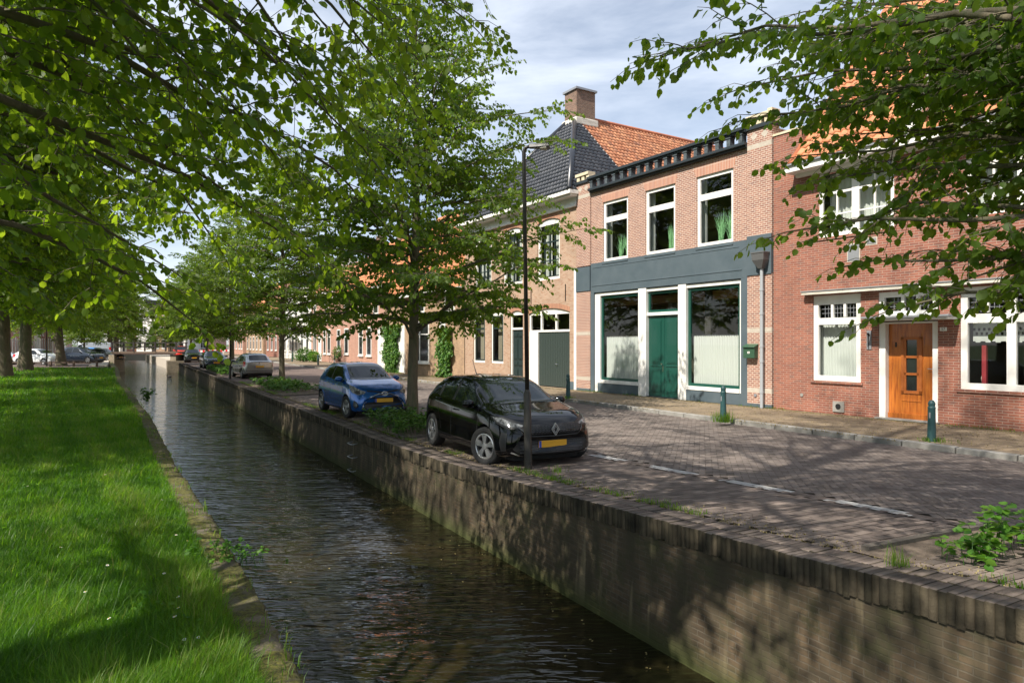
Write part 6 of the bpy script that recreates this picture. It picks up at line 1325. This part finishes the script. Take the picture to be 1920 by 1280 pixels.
# ---------------------------------------------------------------- lawn, herbs, weeds
def blades(name, X, Y, Z, h, w_, m, bend=.5, seed=3, label=None, rnd=None):
    r = np.random.default_rng(seed); n = len(X); az = r.uniform(0, 2*math.pi, n); b = r.uniform(.15, 1, n)*bend*h; fx, fy = np.cos(az), np.sin(az); sx, sy = -fy*w_/2, fx*w_/2
    P = lambda dx, dy, dz: np.stack([X+dx, Y+dy, Z+dz], 1)
    v = np.stack([P(-sx, -sy, -.02), P(sx, sy, -.02), P(sx*.8+fx*b*.3, sy*.8+fy*b*.3, h*.55), P(-sx*.8+fx*b*.3, -sy*.8+fy*b*.3, h*.55), P(fx*b, fy*b, h*(1-.25*b/h))], 1)
    i = np.arange(n)[:, None]*5; F4 = i+np.array([[0, 1, 2, 3]]); F3 = i+np.array([[3, 2, 4]])
    rn = r.random(n) if rnd is None else rnd
    return fastmesh(name, v.reshape(-1, 3), [F4, F3], m, attr=np.repeat(rn, 5))
def lawn():
    r = np.random.default_rng(9); n = 420000; u = r.random(n); Y = 1/(1/2.3-u*(1/2.3-1/56)); Y = Y[r.random(n) < 1]; n = len(Y)
    xe = edgeX(Y)-.33; lim = np.minimum(-.80*Y-1.2, xe-1); X = lim+(xe-lim)*r.random(n)**.95+r.normal(0, .03, n)
    cl = np.sin(X*3.1+1.3*np.sin(Y*2.3))*np.sin(Y*2.7+X)+.6*np.sin(X*7.3+Y*5.1); h = (.10+.055*r.random(n)+.03*np.clip(cl, 0, 1.5))*(1+.5*(r.random(n) < .06)); h *= np.interp(Y, [3, 9, 56], [1.1, 1.0, 1.15])
    wd = np.interp(Y, [2.3, 5, 12, 30, 56], [.0035, .005, .010, .022, .04])*r.uniform(.7, 1.4, n)
    rn = np.clip(.35+.25*cl+r.normal(0, .22, n), 0, 1)
    o = blades('lawn_grass', X, Y, gl(X, Y)-.02, h, wd, M['grass'], .9, rnd=rn); tag(o, kind='stuff')
    # longer tufts, near the coping and here and there
    n = 5200; Y = r.uniform(2.4, 20, n)**1.0; k = r.integers(0, 260, n); ty_ = 2.4+17*r.random(260)**1.6; tx = edgeX(ty_)-.36-(.25+2.8*r.random(260)**1.7); Y = ty_[k]+r.normal(0, .06, n); X = tx[k]+r.normal(0, .06, n)
    o = blades('long_grass', X, Y, gl(X, Y)-.02, r.uniform(.14, .30, n), r.uniform(.004, .009, n), M['grass'], 1.0, seed=4); tag(o, kind='stuff')
    n = 2600; Y = 2.6+30*r.random(n)**2; X = edgeX(Y)-r.uniform(-.03, .45, n); k = np.sin(Y*5)+np.sin(Y*1.7+1) > .1; X, Y = X[k], Y[k]
    o = blades('coping_grass', X, Y, gl(X, Y)-.01, r.uniform(.04, .14, len(X)), r.uniform(.003, .007, len(X))*np.interp(Y, [3, 30], [1, 3]), M['grass'], 1.1, seed=6); tag(o, kind='stuff')
lawn()
# broad-leaved weeds and fallen leaves, uncountable
r_ = np.random.default_rng(21); n = 9000; Y = 1/(1/2.5-r_.random(n)*(1/2.5-1/20)); X = edgeX(Y)-.5-6*r_.random(n)**1.4; k = np.sin(X*1.9+Y)+np.sin(Y*2.6-X*.7) > .55; X, Y = X[k], Y[k]
o = leaves('lawn_weeds', np.stack([X, Y, gl(X, Y)+r_.uniform(.03, .11, len(X))], 1), np.stack([r_.normal(0, 1, len(X)), r_.normal(0, 1, len(X)), r_.uniform(0, .5, len(X))], 1), .045, M['herb'], None, tilt=.4, seed=22); tag(o, kind='stuff')
n = 420; s = r_.uniform(-6, 40, n); a = -.15-np.abs(r_.normal(0, .5, n)); k = r_.random(n) < .4; a = np.where(k, -r_.uniform(.2, 3.6, n), a); X, Y = sa(s, a)
o = leaves('floating_leaves', np.stack([X, Y, np.full(n, WZ+.004)], 1), np.stack([r_.normal(0, 1, n), r_.normal(0, 1, n), np.zeros(n)], 1), .03, M['dry'], None, tilt=.02, seed=23); tag(o, kind='stuff')
# daisies
dr_ = random.Random(4); G_ = 'white daisies in the lawn'
M['petal'] = mat('daisy_petal', (.8, .8, .78), .7); M['yolk'] = mat('daisy_centre', (.7, .45, .03), .7)
def daisy():
    o = empty('daisy', (0, 0, 0)); b = MB(); b.tube([(0, 0, -.05), (0, 0, 0)], .0015, 4); b.build('stem', M['grass'], o)
    b = MB()
    for k in range(14): a = 2*math.pi*k/14; c, s = math.cos(a), math.sin(a); b.q((c*.004, s*.004, 0), (c*.011-s*.003, s*.011+c*.003, .001), (c*.014, s*.014, .0), (c*.011+s*.003, s*.011-c*.003, .001))
    b.build('petals', M['petal'], o); b = MB(); b.lathe([(.0045, 0), (.004, .003), (0, .004)], n=8); b.build('centre', M['yolk'], o); return o
dz = daisy(); k = 0
for y0, x0 in [(4.0, -1.92), (4.03, -1.85), (4.35, -2.15), (4.5, -2.2), (4.32, -2.55), (4.7, -2.3), (5.4, -3.2), (5.2, -2.65), (3.8, -2.9), (6.3, -3.1), (6.9, -4.2), (7.8, -4.0), (8.6, -6.1), (5.9, -3.9), (4.8, -3.0), (6.1, -2.9), (7.1, -5.0), (9.4, -5.6)]:
    o = dz if k == 0 else copy_tree(dz); k += 1; o.location = (x0, y0, float(gl(x0, y0))+.12); o.rotation_euler = (dr_.uniform(-.5, .3), dr_.uniform(-.3, .3), dr_.uniform(0, 6)); o.scale = (.9,)*3; tag(o, 'small white daisy flowering in the lawn', 'daisy', G_)
def herb(name, label, s0, s1, a0, a1, hgt, n, m='herb', cat='plant', size=.075, seed=1, group=None, dens=lambda s, a: 1, world=None):
    """leafy ground plants: stalks carrying lobed leaves"""
    r = np.random.default_rng(seed); o = empty(name, SA((s0+s1)/2, (a0+a1)/2) if world is None else world, 0, label=label, cat=cat, group=group); P, D = [], []; b = MB(); base = np.array(o.location)
    for _ in range(n):
        s, a = r.uniform(s0, s1), r.uniform(a0, a1)
        if r.random() > dens((s-s0)/(s1-s0), (a-a0)/(a1-a0)): continue
        g = np.array(SA(s, a))-base if world is None else np.array([r.normal(0, (s1-s0)/4), r.normal(0, (a1-a0)/4), 0]); h = hgt*r.uniform(.35, 1.1); az = r.uniform(0, 6.28); l_ = r.uniform(.0, .5)*h; tip = g+[math.cos(az)*l_, math.sin(az)*l_, h]
        b.tube([g, (g+tip)/2+[0, 0, h*.12], tip], [.003, .0025, .002], 3, cap=False)
        for k in range(5):
            a2 = az+(k-2)*.62; t = tip-[0, 0, r.uniform(0, .3)*h*(k % 2)]; P.append(t+r.normal(0, .01, 3)); D.append([math.cos(a2), math.sin(a2), r.uniform(-.3, .25)])
    b.build('stalks', M[m], o); leaves('leaves', np.array(P), np.array(D), size, M[m], o, tilt=.35, seed=seed); return o
def bed(s0, s1, label):
    b = MB(); n = 10
    X0 = [sa(s, a) for s, a in ((s0, .5), (s1, .5), (s1, 2.4), (s0, 2.4))]
    zz = [float(gz(x, y))+.02 for x, y in X0]; b.q(*[(float(x), float(y), z) for (x, y), z in zip(X0, zz)]); o = b.build('planting_soil', M['soil']); tag(o, kind='structure')
    def rail(p, q):
        v = Vector(q)-Vector(p); nn = Vector((-v.y, v.x, 0)).normalized()*.035
        b = MB(); P, Q = Vector(p), Vector(q); dn, up_ = Vector((0, 0, .12)), Vector((0, 0, .055)); b.hexa([P-nn-dn, Q-nn-dn, Q+nn-dn, P+nn-dn, P-nn+up_, Q-nn+up_, Q+nn+up_, P+nn+up_]); return b
    e = empty('bed_edging', SA((s0+s1)/2, 1.4), label=label, cat='edging')
    for a, c in (((s0, 2.45), (s1, 2.45)), ((s0, .62), (s0, 2.45)), ((s1, .62), (s1, 2.45)), ((s0, .55), (s0+.75, .55))):
        o = rail(SA(*a), SA(*c)).build('edging_board', M['edge'], None); o.parent = e; o.matrix_parent_inverse = Matrix.Translation(-e.location)
M['edge'] = varied('dark_edging_concrete', (.07, .06, .05), (.14, .12, .10), 6, .9, .4)
bed(6.3, 10.6, 'dark edging round the soil bed of the tree between the two near cars'); bed(-11.5, -4.35, 'dark edging round the soil bed at the lower right'); bed(19.9, 29.4, 'dark edging round the bed of the second quay tree'); bed(38.9, 49.3, 'dark edging round the bed beyond the silver hatchback')
herb('herb_patch', 'dense green plants at the foot of the tree behind the black car', 6.4, 9.6, .5, 1.9, .40, 520, seed=2, m='ivy', size=.085, dens=lambda s, a: 1-.6*abs(a-.45))
herb('leafy_plant', 'bright lobed green plant in the bed at the lower right corner', -5.7, -4.75, 1.5, 2.15, .34, 85, seed=3, size=.085)
herb('leafy_plant', 'smaller lobed plant on bare soil left of the bright one', -5.15, -4.75, .85, 1.35, .20, 34, seed=8, size=.075)
herb('leafy_plant', 'leafy plants at the right edge of the lower right bed', -8.5, -5.6, .9, 2.3, .34, 150, seed=5, size=.085)
herb('herb_patch', 'green plants in the bed under the second quay tree', 20.2, 29, .6, 2.3, .34, 620, seed=6, m='ivy', size=.11, dens=lambda s, a: 1-.75*abs(2*s-1)**2)
herb('herb_patch', 'green plants in the bed between the silver hatchback and the dark saloon', 39.2, 49, .5, 2.3, .42, 620, seed=7, m='ivy', size=.14)
# tufts: (label, s, a, height, count, material, spread)
def tuft(name, label, p, h, n, sp, m='grass', w_=.005, group=None, seed=1, bend=.8):
    r = np.random.default_rng(seed); o = blades(name, r.normal(0, sp, n), r.normal(0, sp, n), np.zeros(n), r.uniform(.4, 1, n)*h, np.full(n, w_), M[m], bend, seed=seed); o.location = p; tag(o, label, 'grass tuft' if 'grass' in name else 'weed', group); return o
tuft('grass_tuft', 'tuft of tall grass on the quay coping beside the lower right bed', SA(-4.78, .36), .22, 60, .035, seed=2)
tuft('grass_tuft', 'small grass tuft at the foot of the lamp post', SA(.85, .95), .16, 40, .05, seed=3, w_=.008)
tuft('grass_tuft', 'small green weed in the parking strip in front of the lamp post', SA(.35, .55), .1, 30, .05, seed=4, w_=.012)
# dry debris and small weeds along the joints: uncountable, one object each
r = np.random.default_rng(12)
def scatter(name, s, a, m, h, w_, bend=1.5, seed=1, z=None):
    X, Y = sa(s, a); Z = gz(X, Y) if z is None else np.full(len(X), z); o = blades(name, X, Y, Z+.006, h, w_, m, bend, seed=seed); tag(o, kind='stuff'); return o
n = 9000; s = r.uniform(-8, 32, n); a = .47+np.abs(r.normal(0, .12, n)); k = (np.sin(s*2.1)+np.sin(s*.83+2)+.7*np.sin(s*5.3)) > .1; s, a = s[k], a[k]
scatter('quay_joint_grass', s, a, M['grass'], r.uniform(.015, .07, len(s)), r.uniform(.004, .012, len(s)))
n = 7000; s = r.uniform(-8, 30, n); a = .45+np.abs(r.normal(0, .22, n)); scatter('dry_litter', s, a, M['dry'], r.uniform(.005, .02, n), r.uniform(.006, .018, n), 3, seed=2)
n = 5200; s = r.uniform(-8, 60, n); a = np.where(r.random(n) < .5, 8.38+r.normal(0, .03, n), 8.62+np.abs(r.normal(0, .1, n))); k = (np.sin(s*1.9)+np.sin(s*.7)) > 0; s, a = s[k], a[k]
scatter('kerb_litter', s, a, M['dry'], r.uniform(.006, .03, len(s)), r.uniform(.006, .02, len(s)), 2.5, seed=3, z=None if False else .088)
n = 16000; u = r.uniform(-40, -2, n); d = np.where(r.random(n) < .55, D0-.05-np.abs(r.normal(0, .22, n)), r.uniform(13.95, 17, n)); P = np.array([NV.x, NV.y])*d[:, None]+np.array([XV.x, XV.y])*u[:, None]
o = blades('sidewalk_litter', P[:, 0], P[:, 1], np.full(n, .094), r.uniform(.004, .025, n), r.uniform(.006, .022, n), M['dry'], 3, seed=4); tag(o, kind='stuff')
n = 2600; u = r.uniform(-40, -2, n); d = D0-.03-np.abs(r.normal(0, .06, n)); k = (np.sin(u*2.3)+np.sin(u*.9+1)) > .5; u, d = u[k], d[k]; P = np.array([NV.x, NV.y])*d[:, None]+np.array([XV.x, XV.y])*u[:, None]
o = blades('wall_foot_weeds', P[:, 0], P[:, 1], np.full(len(u), .094), r.uniform(.03, .12, len(u)), r.uniform(.006, .014, len(u)), M['grass'], 1, seed=5); tag(o, kind='stuff')
# ---------------------------------------------------------------- lamp post, bollards
def lamp(p, H, label, arm=.62, rz=0, th=1, head=True):
    o = empty('street_lamp', p, rz, label=label, cat='street lamp'); b = MB(); b.tube([(0, 0, -.05), (0, 0, 1.18), (0, 0, 1.26)], [.072*th, .068*th, .040*th], 16); b.tube([(0, 0, .1), (0, 0, .14)], .078*th, 16); b.build('base_tube', M['lampp'], o, smooth=True, angle=50)
    b = MB(); b.tube([(0, 0, 1.26), (0, 0, H-.06), (.02, 0, H), (.12, 0, H+.03)], [.040*th, .036*th, .034*th, .03*th], 14); b.build('pole', M['lampp'], o, smooth=True)
    if head:
        b = MB(); b.hexa([(.08, -.045, H-.01), (arm, -.10, H-.02), (arm, .10, H-.02), (.08, .045, H-.01), (.08, -.03, H+.06), (arm-.02, -.08, H+.045), (arm-.02, .08, H+.045), (.08, .03, H+.06)]); hd = b.build('lamp_head', M['black'], o, bevel=.012)
        b = MB(); b.hexa([(.26, -.06, H-.03), (arm-.06, -.085, H-.035), (arm-.06, .085, H-.035), (.26, .06, H-.03), (.26, -.06, H-.016), (arm-.06, -.085, H-.02), (arm-.06, .085, H-.02), (.26, .06, H-.016)]); b.build('lamp_lens', M['lens'], hd)
    return o
M['lampp'] = varied('blackish_pole_paint', (.014, .013, .012), (.035, .03, .022), 7, .45, .15, 40, stretch=(1, 1, .4)); M['lens'] = mat('frosted_lens', (.42, .40, .34), .3)
lp = lamp(SA(1.36, .73), 5.07, 'black street lamp on the quay in front of the black car', arm=.42, rz=R(-8), th=.86); lp.rotation_euler = (0, R(-.8), R(-8))
lamp(SA(35.0, .5), 5.0, 'thin dark street lamp beside the silver hatchback', arm=.5, rz=R(-10), head=False)
lamp((-40.9, 60.0, -.05), 6.0, 'thin dark lamp post on the far edge of the lawn before the white hatchback', arm=.6, rz=0)
lamp((-60.5, 95.0, -.02), 5.5, 'dark lamp post beside the white van near the bridge', arm=.6, rz=0, head=False)
def bollard():
    o = empty('bollard', (0, 0, 0)); b = MB(); b.lathe([(.085, -.03), (.085, .02), (.078, .05), (.072, .3), (.066, .62), (.072, .65), (.060, .67), (.060, .70), (.066, .72), (.060, .75), (.035, .79), (0, .80)], n=20); b.build('post', M['bollard'], o, smooth=True, angle=40); b = MB(); b.box(-.015, .015, -.074, -.069, .45, .56); b.build('mark', M['lead'], o); return o
bo = bollard(); GB = 'green bollards along the kerb'
for i, (x, y, sc_, lab) in enumerate([(8.17, 13.29, 1.0, 'green bollard in front of the orange wooden door'), (5.19, 16.77, 1.08, 'green bollard before the right shop window with grass at its foot'), (1.94, 23.61, 1.05, 'green bollard beside the garage door, just right of the black car'), (-2.42, 39.23, 1.0, 'green bollard seen over the roof of the black car'),
        (-9.54, 51.74, 1.1, 'green bollard beside the ivy, right of the blue car'), (-16.9, 59.5, 1.1, 'green bollard left of the blue car near the bicycle'), (-22.6, 70.2, 1.2, 'green bollard in front of the scaffold')]):
    o = bo if i == 0 else copy_tree(bo); o.location = (x, y, .095); o.scale = (1, 1, sc_); o.rotation_euler = (0, 0, RZ); tag(o, lab, 'bollard', GB)
tuft('grass_tuft', 'bushy grass at the foot of the bollard before the shop', (5.19, 16.74, .09), .34, 260, .13, seed=7, w_=.009)
tuft('weed_tuft', 'low weeds at the foot of the bollard before the orange door', (8.2, 13.25, .09), .12, 120, .12, seed=8, w_=.014)
tuft('weed_tuft', 'weeds at the foot of the bollard beside the garage', (1.94, 23.58, .09), .14, 90, .1, seed=9, w_=.014)
herb('water_weed', 'small dark leafy weed growing out of the lawn wall over the water', -.2, .2, -.2, .2, .5, 16, seed=4, size=.14, world=(-12.9, 24.0, -.15), m='ivy')
herb('water_weed', 'fine pale weed leaning over the coping of the lawn wall', -.3, .3, -.3, .3, .16, 60, seed=14, size=.035, world=(-2.52, 5.95, .08))
# ---------------------------------------------------------------- ivy columns
def ivy(label, u0, u1, z1, D, n=2600, seed=1):
    r = np.random.default_rng(seed); o = empty('ivy', W((u0+u1)/2, D, FL), RZ, label=label, cat='ivy', group='ivy columns on the yellow brown house'); w_ = (u1-u0); z = r.uniform(0, 1, n)**.9*z1; k = .5+.12*np.sin(z*4+seed)+.05*np.sin(z*11)
    x = r.uniform(-1, 1, n)*w_*k; y = -np.abs(r.normal(0, .13, n))-.03; d = np.stack([r.normal(0, .5, n), np.full(n, -.5), np.full(n, -.8)], 1)
    leaves('leaves', np.stack([x, y, z], 1), d, .13, M['ivy'], o, tilt=.6, seed=seed, nrm=(0, -1, .6)); b = MB(); b.tube([(0, -.05, 0), (.06, -.05, z1*.5), (-.03, -.05, z1*.9)], [.03, .02, .01], 6); b.build('stem', M['bark'], o); return o
ivy('green ivy column right of the white window, above the black car roof', -34.6, -33.1, 2.75, D0+.1, seed=2); ivy('green ivy column left of the white window, beside the white door', -42.6, -40.4, 3.1, D0+.1, 4200, seed=3)
# shrubs, pots, bicycles
def shrub(name, label, p, rx, h, n, size, m='ivy', pot=None, seed=1, group=None):
    r = np.random.default_rng(seed); o = empty(name, p, 0, label=label, cat='shrub', group=group); q = r.normal(0, 1, (n, 3)); q /= np.linalg.norm(q, axis=1)[:, None]; q *= (r.random(n)[:, None]**.4); q *= (1+.25*np.sin(q[:, 0:1]*5+seed)*np.cos(q[:, 1:2]*6)); z0 = .4 if pot else 0
    P = q*[rx, rx, h/2]+[0, 0, h/2+z0]; leaves('foliage', P, q+[0, 0, -.3], size, M[m], o, tilt=.8, seed=seed)
    b = MB()
    for k in range(5): a = k*1.3; b.tube([(0, 0, z0*.5), (math.cos(a)*rx*.4, math.sin(a)*rx*.4, z0+h*.6)], [.02, .008], 5)
    b.build('stems', M['bark'], o)
    if pot: b = MB(); b.lathe([(0, 0), (.2, 0), (.26, .45), (.23, .45), (.2, .38), (0, .38)], n=16); b.build('pot', M['potc'], o)
    return o
M['potc'] = mat('dark_clay_pot', (.12, .06, .045), .7)
shrub('shrub', 'green shrub at the foot of the white bay house', (-21.2, 69.6, .1), .95, 1.35, 1500, .13, seed=2); shrub('shrub', 'pale yellowish shrub right of the larger green one', (-19.9, 68.6, .1), .6, 1.1, 800, .12, 'herb', seed=3)
shrub('potted_shrub', 'bright green potted shrub seen above the blue car', (-14.6, 62.2, .1), .8, 1.0, 1100, .12, 'herb', True, seed=4); shrub('potted_shrub', 'dark potted shrub between the green doors and the bright one', (-16.2, 63.6, .1), .5, 1.2, 700, .1, 'ivy', True, seed=5)
def bicycle(p, rz, label):
    o = empty('bicycle', p, rz, label=label, cat='bicycle'); r_ = .34
    for x in (-.52, .52):
        b = MB(); b.tube([(x+r_*math.cos(a), 0, r_+r_*math.sin(a)) for a in np.linspace(0, 2*math.pi, 25)], .018, 6, cap=False); wv = b.build('wheel', M['tyre'], o)
        b = MB()
        for a in np.linspace(0, math.pi, 9)[:-1]: c, s = math.cos(a)*r_, math.sin(a)*r_; b.tube([(x-c, 0, r_-s), (x+c, 0, r_+s)], .002, 3)
        b.build('spokes', M['silver'], wv)
    b = MB(); bb, hd, st = (-.05, 0, .3), (.38, 0, .85), (-.22, 0, .85)
    for a, c in ((bb, hd), (bb, st), (st, (.36, 0, .78)), ((-.52, 0, .34), bb), ((-.52, 0, .34), st), (hd, (.52, 0, .34)), (hd, (.34, 0, 1.02))): b.tube([a, c], .016, 6)
    b.build('frame', M['black'], o); b = MB(); b.tube([(.34, 0, 1.02), (.3, -.26, 1.03), (.14, -.28, 1.0)], .012, 6); b.tube([(.34, 0, 1.02), (.3, .26, 1.03), (.14, .28, 1.0)], .012, 6); b.build('handlebar', M['black'], o)
    b = MB(); b.hexa([(-.34, -.08, .93), (-.08, -.03, .93), (-.08, .03, .93), (-.34, .08, .93), (-.34, -.09, .98), (-.06, -.03, .97), (-.06, .03, .97), (-.34, .09, .98)]); b.build('saddle', M['trim'], o); return o
x, y = sa(57.2, 12.4); bicycle((float(x), float(y), .1), RQ+R(12), 'black bicycle leaning beside the green double doors'); x, y = sa(56.0, 12.2); bicycle((float(x), float(y), .1), RQ-R(20), 'second dark bicycle parked nearer the blue car')
# scaffold before the white house
sx_, sy_ = sa(76, 11.5); sf = empty('scaffold', (float(sx_), float(sy_), .1), RQ, label='light metal scaffold before the white plastered house', cat='scaffold')
for x in (-3, -1, 1, 3):
    for y in (0, 1.1): b = MB(); b.tube([(x, y, 0), (x, y, 6.4)], .03, 6); b.build('upright', M['silver'], sf)
b = MB()
for z in (.4, 1.5, 2.4, 3.5, 4.4, 5.5, 6.2):
    for y in (0, 1.1): b.tube([(-3, y, z), (3, y, z)], .025, 6)
for x in (-3, -1, 1): b.tube([(x, 0, .4), (x+2, 0, 2.4)], .02, 6); b.tube([(x+2, 0, 2.4), (x, 0, 4.4)], .02, 6)
b.build('ledgers', M['silver'], sf); b = MB(); b.box(-3, 3, .1, 1.0, 2.42, 2.46); b.box(-3, 3, .1, 1.0, 4.42, 4.46); b.build('deck_boards', M['concrete'], sf)
# red and white barriers far down the street
M['redp'] = mat('barrier_red', (.6, .02, .02), .5)
for i, (s, a, lab) in enumerate([(93, 4.2, 'red and white road barrier right of the red car'), (97, 6.3, 'second red and white road barrier further to the right'), (101, 8.0, 'red and white barrier nearest the houses')]):
    x, y = sa(s, a); o = empty('road_barrier', (float(x), float(y), 0), R(3), label=lab, cat='barrier', group='road works barriers'); b = MB()
    for k in range(8): b.box(-1.2+k*.3, -.9+k*.3, -.02, .02, .75, 1.05, m=k % 2)
    b.build('board', [M['redp'], M['white']], o)
    for xx in (-1, 1): b = MB(); b.box(xx-.03, xx+.03, -.25, .25, 0, .05); b.box(xx-.03, xx+.03, -.02, .02, .05, 1.0); b.build('leg', M['white'], o)
# low rail at the end of the lawn
fr_ = empty('knee_rail', (-44, 59.2, 0), 0, label='low brown knee rail between the lawn and the parked cars', cat='fence'); M['railw'] = mat('weathered_rail_wood', (.10, .065, .045), .8)
for i in range(9): b = MB(); b.box(-8+i*2-.07, -8+i*2+.07, -.07, .07, -.1, .42); b.build('post', M['railw'], fr_)
b = MB(); b.box(-8.4, 8.4, -.04, .04, .27, .36); b.build('rail', M['railw'], fr_)
# duck on the water
dk = empty('duck', (-12.35+.25, 24.2, WZ), R(200), label='small dark duck swimming far down the canal', cat='duck'); dk.location = -31.6, 63.0, WZ
bm = bmesh.new(); bmesh.ops.create_uvsphere(bm, u_segments=14, v_segments=9, radius=1)
for v in bm.verts: q = v.co; v.co = Vector((q.x*.22, q.y*.09, .05+q.z*.08+max(0, -q.x-.5)*.10))
k0 = bmesh.ops.create_uvsphere(bm, u_segments=10, v_segments=8, radius=.045)['verts']
for v in k0: v.co += Vector((.22, 0, .22))
k1 = bmesh.ops.create_cone(bm, segments=8, radius1=.05, radius2=.03, depth=.16, cap_ends=True)['verts']
for v in k1: v.co += Vector((.19, 0, .14))
me = bpy.data.meshes.new('body'); bm.to_mesh(me); bm.free(); me.materials.append(mat('dark_feathers', (.03, .022, .018), .6)); o = bpy.data.objects.new('body', me); C.objects.link(o); o.parent = dk
b = MB(); b.hexa([(.25, -.015, .2), (.31, -.02, .2), (.31, .02, .2), (.25, .015, .2), (.25, -.012, .225), (.31, -.015, .21), (.31, .015, .21), (.25, .012, .225)]); b.build('beak', mat('duck_beak', (.5, .3, .05), .5), dk)
# ---------------------------------------------------------------- one object per separate piece of the same part
def split_pieces(name, gap=.012):
    for o in [x for x in C.objects if x.type == 'MESH' and x.name.split('.')[0] == name]:
        me = o.data; n = len(me.vertices); par = list(range(n))
        def find(i):
            while par[i] != i: par[i] = par[par[i]]; i = par[i]
            return i
        for p in me.polygons:
            a = find(p.vertices[0])
            for v in p.vertices[1:]: par[find(v)] = a
        isl = {}
        for i in range(n): isl.setdefault(find(i), []).append(i)
        bx = [[np.min([me.vertices[i].co[:] for i in s], 0)-gap, np.max([me.vertices[i].co[:] for i in s], 0)+gap, {k}] for k, s in isl.items()]
        ch = True
        while ch:
            ch = False
            for i in range(len(bx)):
                for j in range(i+1, len(bx)):
                    if (bx[i][0] <= bx[j][1]).all() and (bx[j][0] <= bx[i][1]).all():
                        bx[i] = [np.minimum(bx[i][0], bx[j][0]), np.maximum(bx[i][1], bx[j][1]), bx[i][2] | bx[j][2]]; bx.pop(j); ch = True; break
                if ch: break
        if len(bx) < 2: continue
        for k, (_, _, roots) in enumerate(bx):
            keep = {i for r_ in roots for i in isl[r_]}; bm = bmesh.new(); bm.from_mesh(me); bm.verts.ensure_lookup_table(); bmesh.ops.delete(bm, geom=[bm.verts[i] for i in range(n) if i not in keep], context='VERTS')
            m2 = bpy.data.meshes.new(name); bm.to_mesh(m2); bm.free()
            for m in me.materials: m2.materials.append(m)
            o2 = o.copy(); o2.data = m2; C.objects.link(o2)
        bpy.data.objects.remove(o)
for nm in ('stone_band', 'crenellation', 'cellar_vent', 'brick_arch', 'window_arch', 'cornice_block', 'pillar', 'wall_anchor', 'wiper', 'vase', 'plinth', 'bargeboard'): split_pieces(nm)
b_ = [x for x in C.objects if x.name.startswith('curtain') and x.type == 'MESH' and len(x.data.polygons) == 18]
for x in b_: x.name = 'curtain_strip'
split_pieces('curtain_strip')
